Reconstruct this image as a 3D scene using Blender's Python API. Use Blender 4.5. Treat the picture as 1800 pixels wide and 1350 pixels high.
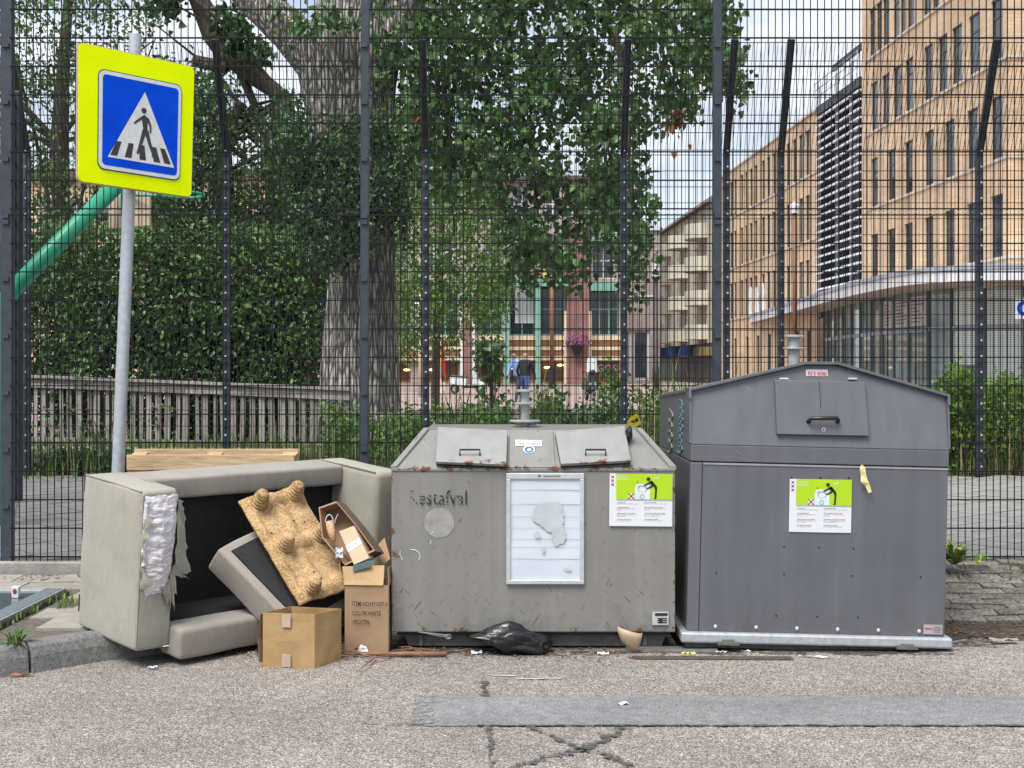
import bpy, bmesh, math, random
import numpy as np
from mathutils import Vector, Matrix, noise, Euler
R = math.radians
for o in list(bpy.data.objects): bpy.data.objects.remove(o)
S = bpy.context.scene
C = S.collection
# ------------------------------------------------------------------ camera, sky, sun, exposure
F, CX, HY, CH = 2200.0, 900.0, 648.0, 1.58          # focal length in px, centre column, horizon row, eye height
cam = bpy.data.cameras.new('camera'); cam.sensor_width = 36.0; cam.lens = 36.0*F/1800.0
cam.shift_y = -(675.0-HY)/1800.0; cam.clip_end = 3000; cam.clip_start = 0.05
co = bpy.data.objects.new('camera', cam); C.objects.link(co)
co.location = (0, 0, CH); co.rotation_euler = (R(90), 0, 0); S.camera = co
SUN_EL, SUN_AZ = 60.0, -150.0       # azimuth of the sun measured from +Y towards +X (behind the camera, to its left)
W = bpy.data.worlds.new('World'); S.world = W; W.use_nodes = True
nt = W.node_tree; nt.nodes.clear()
wo = nt.nodes.new('ShaderNodeOutputWorld'); bg = nt.nodes.new('ShaderNodeBackground'); bg.inputs[1].default_value = 0.12
sk = nt.nodes.new('ShaderNodeTexSky'); sk.sky_type = 'NISHITA'; sk.sun_disc = False
sk.sun_elevation = R(SUN_EL); sk.sun_rotation = R(SUN_AZ); sk.air_density = 1.0; sk.dust_density = 1.5
tc = nt.nodes.new('ShaderNodeTexCoord'); mp = nt.nodes.new('ShaderNodeMapping'); mp.inputs['Scale'].default_value = (1, 1, 2.6)
n1 = nt.nodes.new('ShaderNodeTexNoise'); n1.inputs['Scale'].default_value = 5.5; n1.inputs['Detail'].default_value = 7; n1.inputs['Roughness'].default_value = .55; n1.inputs['Distortion'].default_value = .3
r1 = nt.nodes.new('ShaderNodeValToRGB'); r1.color_ramp.elements[0].position = .30; r1.color_ramp.elements[1].position = .52
r1.color_ramp.elements[0].color = (.55, .55, .55, 1); r1.color_ramp.elements[1].color = (1, 1, 1, 1)
n2 = nt.nodes.new('ShaderNodeTexNoise'); n2.inputs['Scale'].default_value = 9; n2.inputs['Detail'].default_value = 6
r2 = nt.nodes.new('ShaderNodeValToRGB'); r2.color_ramp.elements[0].position = .33; r2.color_ramp.elements[1].position = .62
r2.color_ramp.elements[0].color = (2.7, 3.15, 3.95, 1); r2.color_ramp.elements[1].color = (4.7, 4.9, 5.25, 1)
mx = nt.nodes.new('ShaderNodeMix'); mx.data_type = 'RGBA'
L = nt.links.new
L(tc.outputs['Generated'], mp.inputs[0]); L(mp.outputs[0], n1.inputs[0]); L(mp.outputs[0], n2.inputs[0])
L(n1.outputs[0], r1.inputs[0]); L(n2.outputs[0], r2.inputs[0])
L(r1.outputs[0], mx.inputs[0]); L(sk.outputs[0], mx.inputs[6]); L(r2.outputs[0], mx.inputs[7])
L(mx.outputs[2], bg.inputs[0]); L(bg.outputs[0], wo.inputs[0])
sl = bpy.data.lights.new('sun', 'SUN'); sl.energy = 2.9; sl.angle = R(35); sl.color = (1, .965, .92)
so = bpy.data.objects.new('sun', sl); C.objects.link(so)
az = R(SUN_AZ); el = R(SUN_EL)
so.rotation_euler = Vector((math.sin(az)*math.cos(el), math.cos(az)*math.cos(el), math.sin(el))).to_track_quat('Z', 'Y').to_euler()
so.location = (-4, -8, 14)
S.view_settings.view_transform = 'Standard'; S.view_settings.look = 'None'; S.view_settings.gamma = 1
S.view_settings.use_curve_mapping = False; S.view_settings.exposure = 0.88
S.render.engine = 'CYCLES'
# ------------------------------------------------------------------ helpers
rnd = random.Random(7)
def P(px, py, d): return Vector(((px-CX)/F*d, d, CH-(py-HY)/F*d))
def X(px, d): return (px-CX)/F*d
def Z(py, d): return CH-(py-HY)/F*d
class MB:
    def __init__(s): s.v = []; s.f = []
    def add(s, vs, fs):
        b = len(s.v); s.v += [Vector(p) for p in vs]; s.f += [tuple(b+i for i in f) for f in fs]; return s
    def hexa(s, p):   # 4 bottom (ccw), 4 top
        return s.add(p, [(3,2,1,0),(4,5,6,7),(0,1,5,4),(1,2,6,5),(2,3,7,6),(3,0,4,7)])
    def box(s, c, d, rot=None):
        x, y, z = d[0]/2, d[1]/2, d[2]/2
        ps = [Vector(q) for q in ((-x,-y,-z),(x,-y,-z),(x,y,-z),(-x,y,-z),(-x,-y,z),(x,-y,z),(x,y,z),(-x,y,z))]
        if rot is not None: ps = [rot @ q for q in ps]
        c = Vector(c); return s.hexa([q+c for q in ps])
    def bb(s, x0, x1, y0, y1, z0, z1): return s.box(((x0+x1)/2,(y0+y1)/2,(z0+z1)/2), (x1-x0,y1-y0,z1-z0))
    def prism(s, poly, vec):
        n = len(poly); vec = Vector(vec); a = [Vector(p) for p in poly]; b = [p+vec for p in a]
        return s.add(a+b, [tuple(range(n-1,-1,-1)), tuple(range(n,2*n))]+[(i,(i+1)%n,n+(i+1)%n,n+i) for i in range(n)])
    def tube(s, pts, r, n=8, cap=True):
        pts = [Vector(p) for p in pts]; m = len(pts)
        if not isinstance(r, (list, tuple)): r = [r]*m
        vs = []; up = None
        for i, p in enumerate(pts):
            t = (pts[min(i+1,m-1)]-pts[max(i-1,0)]).normalized()
            if up is None: up = t.orthogonal().normalized()
            up = (up-t*up.dot(t)); up = up.normalized() if up.length > 1e-6 else t.orthogonal().normalized()
            w = t.cross(up)
            for k in range(n):
                a = 2*math.pi*(k+.5)/n; vs.append(p+(up*math.cos(a)+w*math.sin(a))*r[i])
        fs = [(i*n+k, i*n+(k+1)%n, (i+1)*n+(k+1)%n, (i+1)*n+k) for i in range(m-1) for k in range(n)]
        if cap: fs += [tuple(range(n-1,-1,-1)), tuple((m-1)*n+k for k in range(n))]
        return s.add(vs, fs)
    def lathe(s, prof, n=20, o=(0,0,0)):
        o = Vector(o); vs = [o+Vector((r*math.cos(2*math.pi*k/n), r*math.sin(2*math.pi*k/n), z)) for r, z in prof for k in range(n)]
        m = len(prof)
        fs = [(i*n+k, i*n+(k+1)%n, (i+1)*n+(k+1)%n, (i+1)*n+k) for i in range(m-1) for k in range(n)]
        fs += [tuple(range(n-1,-1,-1)), tuple((m-1)*n+k for k in range(n))]
        return s.add(vs, fs)
    def ball(s, c, r, n=8):
        c = Vector(c); r = Vector((r,r,r)) if not hasattr(r,'__len__') else Vector(r)
        vs = [c+Vector((0,0,-r.z))]
        for i in range(1, n//2):
            ph = -math.pi/2+math.pi*i/(n//2)
            vs += [c+Vector((r.x*math.cos(ph)*math.cos(2*math.pi*k/n), r.y*math.cos(ph)*math.sin(2*math.pi*k/n), r.z*math.sin(ph))) for k in range(n)]
        vs.append(c+Vector((0,0,r.z))); q = n//2-1
        fs = [(0, 1+(k+1)%n, 1+k) for k in range(n)]
        fs += [(1+i*n+k, 1+i*n+(k+1)%n, 1+(i+1)*n+(k+1)%n, 1+(i+1)*n+k) for i in range(q-1) for k in range(n)]
        fs += [(1+(q-1)*n+k, 1+(q-1)*n+(k+1)%n, len(vs)-1) for k in range(n)]
        return s.add(vs, fs)
    def grid(s, nu, nv, fn, wrap=False):
        vs = [fn(i/nu, j/nv) for j in range(nv+1) for i in range(nu+1)]
        return s.add(vs, [(j*(nu+1)+i, j*(nu+1)+i+1, (j+1)*(nu+1)+i+1, (j+1)*(nu+1)+i) for j in range(nv) for i in range(nu)])
    def disc(s, c, u, v, r, n=20, r0=0):
        c, u, v = Vector(c), Vector(u), Vector(v)
        a = [c+(u*math.cos(2*math.pi*k/n)+v*math.sin(2*math.pi*k/n))*r for k in range(n)]
        if not r0: return s.add(a, [tuple(range(n))])
        b = [c+(u*math.cos(2*math.pi*k/n)+v*math.sin(2*math.pi*k/n))*r0 for k in range(n)]
        return s.add(a+b, [(k,(k+1)%n,n+(k+1)%n,n+k) for k in range(n)])
    def mesh(s, name, M=None):
        me = bpy.data.meshes.new(name)
        vs = s.v if M is None else [M @ p for p in s.v]
        me.from_pydata([tuple(p) for p in vs], [], s.f); me.update(); return me
def finish(o, mat, smooth=False, bevel=0, fix=True):
    me = o.data
    if fix:
        b = bmesh.new(); b.from_mesh(me); bmesh.ops.recalc_face_normals(b, faces=b.faces); b.to_mesh(me); b.free()
    if mat is not None: me.materials.append(mat)
    if smooth:
        me.polygons.foreach_set('use_smooth', [True]*len(me.polygons))
    if bevel:
        m = o.modifiers.new('bevel', 'BEVEL'); m.width = bevel; m.segments = 2; m.limit_method = 'ANGLE'; m.angle_limit = R(35)
        if smooth: 
            w = o.modifiers.new('wn', 'WEIGHTED_NORMAL'); w.keep_sharp = True
    return o
def meta(o, label=None, cat=None, group=None, kind=None):
    if label: o['label'] = label
    if cat: o['category'] = cat
    if group: o['group'] = group
    if kind: o['kind'] = kind
    return o
def thing(name, label, cat, loc=(0,0,0), rot=(0,0,0), group=None, kind=None):
    o = bpy.data.objects.new(name, None); C.objects.link(o); o.location = loc; o.rotation_euler = rot; o.empty_display_size = .1
    return meta(o, label, cat, group, kind)
def rootof(p):
    while p.parent: p = p.parent
    return p
def wmat(o):
    m = Matrix.LocRotScale(o.location, o.rotation_euler, o.scale)
    return m if o.parent is None else wmat(o.parent) @ m
def part(root, name, mb, mat, world=False, smooth=False, bevel=0, label=None, kind=None, fix=True):
    me = mb if isinstance(mb, bpy.types.Mesh) else mb.mesh(name, wmat(root).inverted() if world else None)
    o = bpy.data.objects.new(name, me); C.objects.link(o); o.parent = root
    finish(o, mat, smooth, bevel, fix)
    return meta(o, label, None, None, kind)
def inst(root, name, me, loc=(0,0,0), rot=(0,0,0), scale=(1,1,1)):
    o = bpy.data.objects.new(name, me); C.objects.link(o); o.parent = root
    o.location = loc; o.rotation_euler = rot; o.scale = scale; return o
def solo(name, label, cat, mb, mat, group=None, kind=None, smooth=False, bevel=0, base=None, fix=True):
    if base is None:
        n = len(mb.v); base = sum(mb.v, Vector())/n; base.z = min(p.z for p in mb.v)
    me = mb.mesh(name, Matrix.Translation(-Vector(base)))
    o = bpy.data.objects.new(name, me); C.objects.link(o); o.location = base
    finish(o, mat, smooth, bevel, fix)
    return meta(o, label, cat, group, kind)
def struct(name, mb, mat, smooth=False):
    o = bpy.data.objects.new(name, mb.mesh(name)); C.objects.link(o); finish(o, mat, smooth); o['kind'] = 'structure'; return o
# ------------------------------------------------------------------ materials
MATS = {}
def M(name, col, rough=.6, metal=0, var=.12, scale=8, bump=0, bscale=60, spec=.5, col2=None, objrnd=0, island=0, transl=0, stretch=(1,1,1), coat=0):
    if name in MATS: return MATS[name]
    m = bpy.data.materials.new(name); m.use_nodes = True; t = m.node_tree; b = t.nodes['Principled BSDF']; K = t.links.new
    b.inputs['Roughness'].default_value = rough; b.inputs['Metallic'].default_value = metal; b.inputs['Specular IOR Level'].default_value = spec
    b.inputs['Coat Weight'].default_value = coat
    tcn = t.nodes.new('ShaderNodeTexCoord'); mpn = t.nodes.new('ShaderNodeMapping'); mpn.inputs['Scale'].default_value = stretch
    K(tcn.outputs['Object'], mpn.inputs[0])
    nz = t.nodes.new('ShaderNodeTexNoise'); nz.inputs['Scale'].default_value = scale; nz.inputs['Detail'].default_value = 6; nz.inputs['Roughness'].default_value = .6
    K(mpn.outputs[0], nz.inputs[0])
    rp = t.nodes.new('ShaderNodeValToRGB'); rp.color_ramp.elements[0].position = .3; rp.color_ramp.elements[1].position = .7
    c2 = col2 or tuple(min(1, c*(1+var)) for c in col); c1 = col if col2 else tuple(c*(1-var) for c in col)
    rp.color_ramp.elements[0].color = (*c1, 1); rp.color_ramp.elements[1].color = (*c2, 1)
    K(nz.outputs[0], rp.inputs[0]); out = rp.outputs[0]
    if objrnd or island:
        hs = t.nodes.new('ShaderNodeHueSaturation'); K(out, hs.inputs['Color'])
        if island: src = t.nodes.new('ShaderNodeNewGeometry').outputs['Random Per Island']; a = island
        else: src = t.nodes.new('ShaderNodeObjectInfo').outputs['Random']; a = objrnd
        mr = t.nodes.new('ShaderNodeMapRange'); mr.inputs['To Min'].default_value = 1-a; mr.inputs['To Max'].default_value = 1+a
        K(src, mr.inputs[0]); K(mr.outputs[0], hs.inputs['Value'])
        if island:
            m2 = t.nodes.new('ShaderNodeMath'); m2.operation = 'MULTIPLY'; m2.inputs[1].default_value = 7.13; K(src, m2.inputs[0])
            m3 = t.nodes.new('ShaderNodeMath'); m3.operation = 'FRACT'; K(m2.outputs[0], m3.inputs[0])
            m4 = t.nodes.new('ShaderNodeMapRange'); m4.inputs['To Min'].default_value = .475; m4.inputs['To Max'].default_value = .515
            K(m3.outputs[0], m4.inputs[0]); K(m4.outputs[0], hs.inputs['Hue'])
        out = hs.outputs[0]
    K(out, b.inputs['Base Color'])
    if bump:
        bn = t.nodes.new('ShaderNodeTexNoise'); bn.inputs['Scale'].default_value = bscale; bn.inputs['Detail'].default_value = 4; K(mpn.outputs[0], bn.inputs[0])
        bp = t.nodes.new('ShaderNodeBump'); bp.inputs['Strength'].default_value = bump; bp.inputs['Distance'].default_value = .01
        K(bn.outputs[0], bp.inputs['Height']); K(bp.outputs[0], b.inputs['Normal'])
    if transl:
        tr = t.nodes.new('ShaderNodeBsdfTranslucent'); ms = t.nodes.new('ShaderNodeMixShader'); ms.inputs[0].default_value = transl
        K(out, tr.inputs[0]); K(b.outputs[0], ms.inputs[1]); K(tr.outputs[0], ms.inputs[2]); K(ms.outputs[0], t.nodes['Material Output'].inputs[0])
    MATS[name] = m; return m
def nodes(m): t = m.node_tree; return t, t.nodes['Principled BSDF'], t.links.new
def asphalt(name, cols, dark, scale):
    m = M(name, (.2,.2,.2), .9); t, b, K = nodes(m)
    tcn = [n for n in t.nodes if n.type == 'TEX_COORD'][0]
    vo = t.nodes.new('ShaderNodeTexVoronoi'); vo.inputs['Scale'].default_value = scale; K(tcn.outputs['Object'], vo.inputs['Vector'])
    sp = t.nodes.new('ShaderNodeSeparateColor'); K(vo.outputs['Color'], sp.inputs[0])
    rp = t.nodes.new('ShaderNodeValToRGB'); rp.color_ramp.interpolation = 'CONSTANT'; e = rp.color_ramp.elements
    e[0].color = (*cols[0],1); e[1].color = (*cols[1],1); e[1].position = .18
    for p, c in zip((.42,.62,.8,.93), cols[2:]): x = e.new(p); x.color = (*c,1)
    K(sp.outputs[0], rp.inputs[0])
    nz = t.nodes.new('ShaderNodeTexNoise'); nz.inputs['Scale'].default_value = .8; nz.inputs['Detail'].default_value = 8; nz.inputs['Roughness'].default_value = .65; K(tcn.outputs['Object'], nz.inputs[0])
    mr = t.nodes.new('ShaderNodeMapRange'); mr.inputs[1].default_value = .32; mr.inputs[2].default_value = .66; mr.inputs[3].default_value = .72; mr.inputs[4].default_value = 1.14; K(nz.outputs[0], mr.inputs[0])
    n3 = t.nodes.new('ShaderNodeTexNoise'); n3.inputs['Scale'].default_value = 18; n3.inputs['Detail'].default_value = 3; K(tcn.outputs['Object'], n3.inputs[0])
    m3 = t.nodes.new('ShaderNodeMapRange'); m3.inputs[1].default_value = .35; m3.inputs[2].default_value = .65; m3.inputs[3].default_value = .86; m3.inputs[4].default_value = 1.1; K(n3.outputs[0], m3.inputs[0])
    mm = t.nodes.new('ShaderNodeMath'); mm.operation = 'MULTIPLY'; K(mr.outputs[0], mm.inputs[0]); K(m3.outputs[0], mm.inputs[1])
    mu = t.nodes.new('ShaderNodeVectorMath'); mu.operation = 'SCALE'; K(rp.outputs[0], mu.inputs[0]); K(mm.outputs[0], mu.inputs['Scale'])
    K(mu.outputs[0], b.inputs['Base Color'])
    bp = t.nodes.new('ShaderNodeBump'); bp.inputs['Strength'].default_value = .5; bp.inputs['Distance'].default_value = .006; bp.invert = True
    K(vo.outputs['Distance'], bp.inputs['Height']); K(bp.outputs[0], b.inputs['Normal']); return m
def brickmat(name, c1, c2, mortar, axes='yz', sc=1.0, bw=.22, bh=.065, mort=.012):
    m = M(name, c1, .85); t, b, K = nodes(m)
    tcn = [n for n in t.nodes if n.type == 'TEX_COORD'][0]
    sx = t.nodes.new('ShaderNodeSeparateXYZ'); cx = t.nodes.new('ShaderNodeCombineXYZ'); K(tcn.outputs['Object'], sx.inputs[0])
    ax = {'x':0,'y':1,'z':2}; K(sx.outputs[ax[axes[0]]], cx.inputs[0]); K(sx.outputs[ax[axes[1]]], cx.inputs[1])
    br = t.nodes.new('ShaderNodeTexBrick'); br.inputs['Scale'].default_value = sc; br.inputs['Brick Width'].default_value = bw; br.inputs['Row Height'].default_value = bh
    br.inputs['Mortar Size'].default_value = mort; br.inputs['Color1'].default_value = (*c1,1); br.inputs['Color2'].default_value = (*c2,1); br.inputs['Mortar'].default_value = (*mortar,1)
    K(cx.outputs[0], br.inputs[0])
    nz = t.nodes.new('ShaderNodeTexNoise'); nz.inputs['Scale'].default_value = .5; nz.inputs['Detail'].default_value = 6; K(tcn.outputs['Object'], nz.inputs[0])
    mr = t.nodes.new('ShaderNodeMapRange'); mr.inputs[1].default_value = .3; mr.inputs[2].default_value = .7; mr.inputs[3].default_value = .76; mr.inputs[4].default_value = 1.14; K(nz.outputs[0], mr.inputs[0])
    mu = t.nodes.new('ShaderNodeVectorMath'); mu.operation = 'SCALE'; K(br.outputs[0], mu.inputs[0]); K(mr.outputs[0], mu.inputs['Scale']); K(mu.outputs[0], b.inputs['Base Color'])
    return m
def paint(name, col, hw, rust=.5, zlo=.1, zhi=1.02, scratch=.5, rough=.42, metal=0):
    """painted steel with rust that gathers on panel edges and thin slanting scratches"""
    m = M(name, col, rough, metal, var=.07, scale=3); t, b, K = nodes(m)
    base = b.inputs['Base Color'].links[0].from_socket
    tcn = [n for n in t.nodes if n.type == 'TEX_COORD'][0]
    sx = t.nodes.new('ShaderNodeSeparateXYZ'); K(tcn.outputs['Object'], sx.inputs[0])
    def ma(op, a, b_=None):
        n = t.nodes.new('ShaderNodeMath'); n.operation = op
        for i, q in enumerate((a, b_)):
            if q is None: continue
            if isinstance(q, (int, float)): n.inputs[i].default_value = q
            else: K(q, n.inputs[i])
        return n.outputs[0]
    def mrg(src, a, b_, c, d):
        n = t.nodes.new('ShaderNodeMapRange'); n.inputs[1].default_value = a; n.inputs[2].default_value = b_; n.inputs[3].default_value = c; n.inputs[4].default_value = d; K(src, n.inputs[0]); return n.outputs[0]
    ex = mrg(ma('ABSOLUTE', sx.outputs[0]), hw-.07, hw, 0, 1)
    ez = mrg(ma('ABSOLUTE', ma('SUBTRACT', sx.outputs[2], zhi)), 0, .05, 1, 0)
    eb = mrg(ma('ABSOLUTE', ma('SUBTRACT', sx.outputs[2], zlo)), 0, .06, .8, 0)
    edge = ma('MAXIMUM', ma('MAXIMUM', ex, ez), eb)
    nz = t.nodes.new('ShaderNodeTexNoise'); nz.inputs['Scale'].default_value = 14; nz.inputs['Detail'].default_value = 8; nz.inputs['Roughness'].default_value = .7; K(tcn.outputs['Object'], nz.inputs[0])
    rm = mrg(ma('ADD', nz.outputs[0], ma('MULTIPLY', edge, .18*rust)), .685, .73, 0, 1)
    mp1 = t.nodes.new('ShaderNodeMapping'); mp1.vector_type = 'TEXTURE'; mp1.inputs['Rotation'].default_value = (0, .6, 0); mp1.inputs['Scale'].default_value = (1/46, .1, 1/7); K(tcn.outputs['Object'], mp1.inputs[0])
    s1 = t.nodes.new('ShaderNodeTexNoise'); s1.inputs['Scale'].default_value = 1.4; s1.inputs['Detail'].default_value = 2; K(mp1.outputs[0], s1.inputs[0])
    low = mrg(sx.outputs[2], .05, .75, 1, .0)
    sc1 = mrg(ma('ADD', s1.outputs[0], ma('MULTIPLY', low, .05*scratch)), .70, .725, 0, .75 if scratch > .3 else 0)
    mp2 = t.nodes.new('ShaderNodeMapping'); mp2.vector_type = 'TEXTURE'; mp2.inputs['Rotation'].default_value = (0, -.9, 0); mp2.inputs['Scale'].default_value = (1/60, .1, 1/4); K(tcn.outputs['Object'], mp2.inputs[0])
    s2 = t.nodes.new('ShaderNodeTexNoise'); s2.inputs['Scale'].default_value = 1.1; s2.inputs['Detail'].default_value = 2; K(mp2.outputs[0], s2.inputs[0])
    sc2 = mrg(s2.outputs[0], .755-.04*scratch, .785-.04*scratch, 0, .6)
    mp3 = t.nodes.new('ShaderNodeMapping'); mp3.inputs['Scale'].default_value = (9, 9, .5); K(tcn.outputs['Object'], mp3.inputs[0])
    s3 = t.nodes.new('ShaderNodeTexNoise'); s3.inputs['Scale'].default_value = 1.6; s3.inputs['Detail'].default_value = 6; K(mp3.outputs[0], s3.inputs[0])
    stv = mrg(s3.outputs[0], .3, .7, .92, 1.07)
    def mix(f, a, c):
        n = t.nodes.new('ShaderNodeMix'); n.data_type = 'RGBA'; K(f, n.inputs[0]); K(a, n.inputs[6])
        if isinstance(c, tuple): n.inputs[7].default_value = (*c, 1)
        else: K(c, n.inputs[7])
        return n.outputs[2]
    st = t.nodes.new('ShaderNodeVectorMath'); st.operation = 'SCALE'; K(base, st.inputs[0]); K(stv, st.inputs['Scale'])
    c = mix(sc2, st.outputs[0], tuple(min(1, q*1.9) for q in col))
    mp4 = t.nodes.new('ShaderNodeMapping'); mp4.vector_type = 'TEXTURE'; mp4.inputs['Rotation'].default_value = (0, -.75, 0); mp4.inputs['Location'].default_value = (3.3, 0, 1.7); mp4.inputs['Scale'].default_value = (1/50, .1, 1/8); K(tcn.outputs['Object'], mp4.inputs[0])
    s4_ = t.nodes.new('ShaderNodeTexNoise'); s4_.inputs['Scale'].default_value = 1.4; s4_.inputs['Detail'].default_value = 2; K(mp4.outputs[0], s4_.inputs[0])
    sc4 = mrg(ma('ADD', s4_.outputs[0], ma('MULTIPLY', low, .06*scratch)), .705, .73, 0, .75 if scratch > .3 else 0)
    c = mix(sc4, c, (.085,.06,.042))
    c = mix(sc1, c, (.10,.055,.03))
    g5 = t.nodes.new('ShaderNodeTexNoise'); g5.inputs['Scale'].default_value = 7; g5.inputs['Detail'].default_value = 8; g5.inputs['Roughness'].default_value = .7; K(tcn.outputs['Object'], g5.inputs[0])
    foot = mrg(sx.outputs[2], .08, .42, .16, -.12)
    c = mix(mrg(ma('ADD', g5.outputs[0], foot), .56, .76, 0, .45), c, (.075,.065,.052))
    c = mix(rm, c, (.115,.052,.028))
    K(c, b.inputs['Base Color'])
    K(mrg(rm, 0, 1, rough, .9), b.inputs['Roughness'])
    bn = t.nodes.new('ShaderNodeBump'); bn.inputs['Strength'].default_value = .12; bn.inputs['Distance'].default_value = .02
    n9 = t.nodes.new('ShaderNodeTexNoise'); n9.inputs['Scale'].default_value = 2.2; K(tcn.outputs['Object'], n9.inputs[0]); K(n9.outputs[0], bn.inputs['Height']); K(bn.outputs[0], b.inputs['Normal'])
    return m
mAsph = asphalt('asphalt', [(.075,.067,.063),(.175,.153,.137),(.28,.247,.218),(.225,.199,.18),(.38,.34,.30),(.53,.483,.43)], .5, 185)
mPatch = asphalt('asphalt_patch', [(.13,.131,.13),(.18,.182,.182),(.215,.217,.217),(.195,.197,.197),(.245,.247,.247),(.33,.332,.33)], .5, 210)
mCrack = M('tar_seal', (.075,.073,.07), .7, var=.3, scale=30, bump=.4)
def breakup(m, sc, lo, hi, edge=None):
    t, b, K = nodes(m); tcn = [n for n in t.nodes if n.type == 'TEX_COORD'][0]
    nz = t.nodes.new('ShaderNodeTexNoise'); nz.inputs['Scale'].default_value = sc; nz.inputs['Detail'].default_value = 5; nz.inputs['Roughness'].default_value = .7; K(tcn.outputs['Object'], nz.inputs[0]); val = nz.outputs[0]
    if edge:
        sx = t.nodes.new('ShaderNodeSeparateXYZ'); K(tcn.outputs['Object'], sx.inputs[0])
        def mr(src, a, b_, c, d): n = t.nodes.new('ShaderNodeMapRange'); n.inputs[1].default_value = a; n.inputs[2].default_value = b_; n.inputs[3].default_value = c; n.inputs[4].default_value = d; K(src, n.inputs[0]); return n.outputs[0]
        def ma(op, a, c): n = t.nodes.new('ShaderNodeMath'); n.operation = op; K(a, n.inputs[0]); (K(c, n.inputs[1]) if not isinstance(c, float) else setattr(n.inputs[1], 'default_value', c)); return n.outputs[0]
        x0, yc, hh = edge; e = ma('MINIMUM', mr(sx.outputs[0], x0, x0+.5, -.45, .6), mr(ma('ABSOLUTE', ma('SUBTRACT', sx.outputs[1], yc), 0.0), hh-.05, hh, .5, -.35)); val = ma('ADD', val, e)
    m3 = t.nodes.new('ShaderNodeMapRange'); m3.inputs[1].default_value = lo; m3.inputs[2].default_value = hi; K(val, m3.inputs[0])
    tr = t.nodes.new('ShaderNodeBsdfTransparent'); ms = t.nodes.new('ShaderNodeMixShader'); K(m3.outputs[0], ms.inputs[0]); K(tr.outputs[0], ms.inputs[1]); K(b.outputs[0], ms.inputs[2]); K(ms.outputs[0], t.nodes['Material Output'].inputs[0])
breakup(mCrack, 38, .40, .52)
breakup(mPatch, 26, .38, .56, (-.62, 5.78, .275))
mKerb = M('kerb_concrete', (.10,.10,.097), .9, var=.35, scale=40, bump=.6, bscale=120, col2=(.22,.215,.205))
mTile = M('pavement_concrete', (.20,.183,.16), .9, scale=9, bump=.4, bscale=90, col2=(.29,.268,.238), objrnd=.13)
mJoint = M('joint_sand', (.10,.088,.07), .95, var=.4, scale=25, bump=.5)
mCourt = M('court_tile', (.19,.187,.176), .9, scale=5, bump=.3, bscale=90, col2=(.26,.255,.24), objrnd=.09)
mBrickO = M('old_clinker', (.05,.045,.038), .92, scale=34, bump=1.0, bscale=70, col2=(.19,.175,.155), objrnd=.25)
mSoil = M('soil', (.055,.04,.028), .95, var=.5, scale=18, bump=.9, bscale=50)
mPlaza = brickmat('plaza_clinker', (.30,.22,.19), (.36,.27,.235), (.27,.22,.2), 'xy', 1, .4, .2)
mConc = M('fence_concrete', (.20,.195,.18), .9, scale=12, bump=.5, col2=(.32,.31,.285))
mFence = M('anthracite_coating', (.020,.025,.033), .42, var=.2, scale=20)
mWire = M('mesh_wire_coating', (.006,.0075,.010), .5, var=.2, scale=20, spec=.25)
mPost = M('post_coating', (.034,.043,.058), .42, var=.25, scale=14)
mGalv = M('galvanised_steel', (.40,.43,.46), .42, .55, scale=26, col2=(.56,.59,.62), bump=.05)
mGalvD = M('weathered_galvanised', (.25,.27,.265), .6, .35, scale=18, col2=(.40,.42,.41), bump=.1)
mBolt = M('bolt_zinc', (.50,.51,.52), .4, .3)
mContA = paint('grey_container_paint', (.195,.192,.178), .794, 1.0, .11, 1.02, 1.0, .40)
mContLid = paint('skylit_grey_paint', (.245,.244,.235), 9, .8, -5, 1.055, .3, .38)  # same grey as the body, lightened to paint in skylight on the flaps
mContB = paint('anthracite_container_paint', (.108,.111,.126), 5, -1.5, -5, -5, .25, .32)
mSkid = M('dirty_skid_steel', (.07,.072,.066), .75, scale=14, col2=(.145,.15,.135), bump=.3)
mBlack = M('black_plastic', (.012,.012,.013), .35)
mRub = M('dark_gap', (.012,.012,.012), .8)
mWhite = M('white_vinyl', (.62,.64,.665), .35, var=.03)
mPaper = M('poster_paper', (.54,.585,.65), .22, var=.05, scale=3, bump=.12, bscale=7, coat=.6)
mWet = M('torn_paper_grey', (.43,.475,.495), .4, var=.12, scale=14)
mAlu = M('aluminium_frame', (.56,.58,.59), .35, .5, scale=20)
mLime = M('lime_green_print', (.36,.56,.008), .35, var=.03)
mInk = M('black_ink', (.012,.012,.012), .5)
mInkG = M('grey_ink', (.14,.14,.16), .6)
mRed = M('red_print', (.42,.012,.03), .5)
mGreyP = M('grey_print', (.30,.34,.36), .5)
mPaleP = M('pale_grey_print', (.56,.68,.70), .5)
mYel = M('fluorescent_yellow', (.76,.92,.0), .6, var=.03, scale=4, spec=.05)
mBlue = M('sign_blue', (.0,.050,.56), .45, var=.14, scale=9, col2=(.0,.072,.66), spec=.08)
mSignW = M('reflective_white', (.62,.63,.63), .4, var=.1, scale=24)
mSignK = M('sign_black', (.03,.028,.028), .5)
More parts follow.
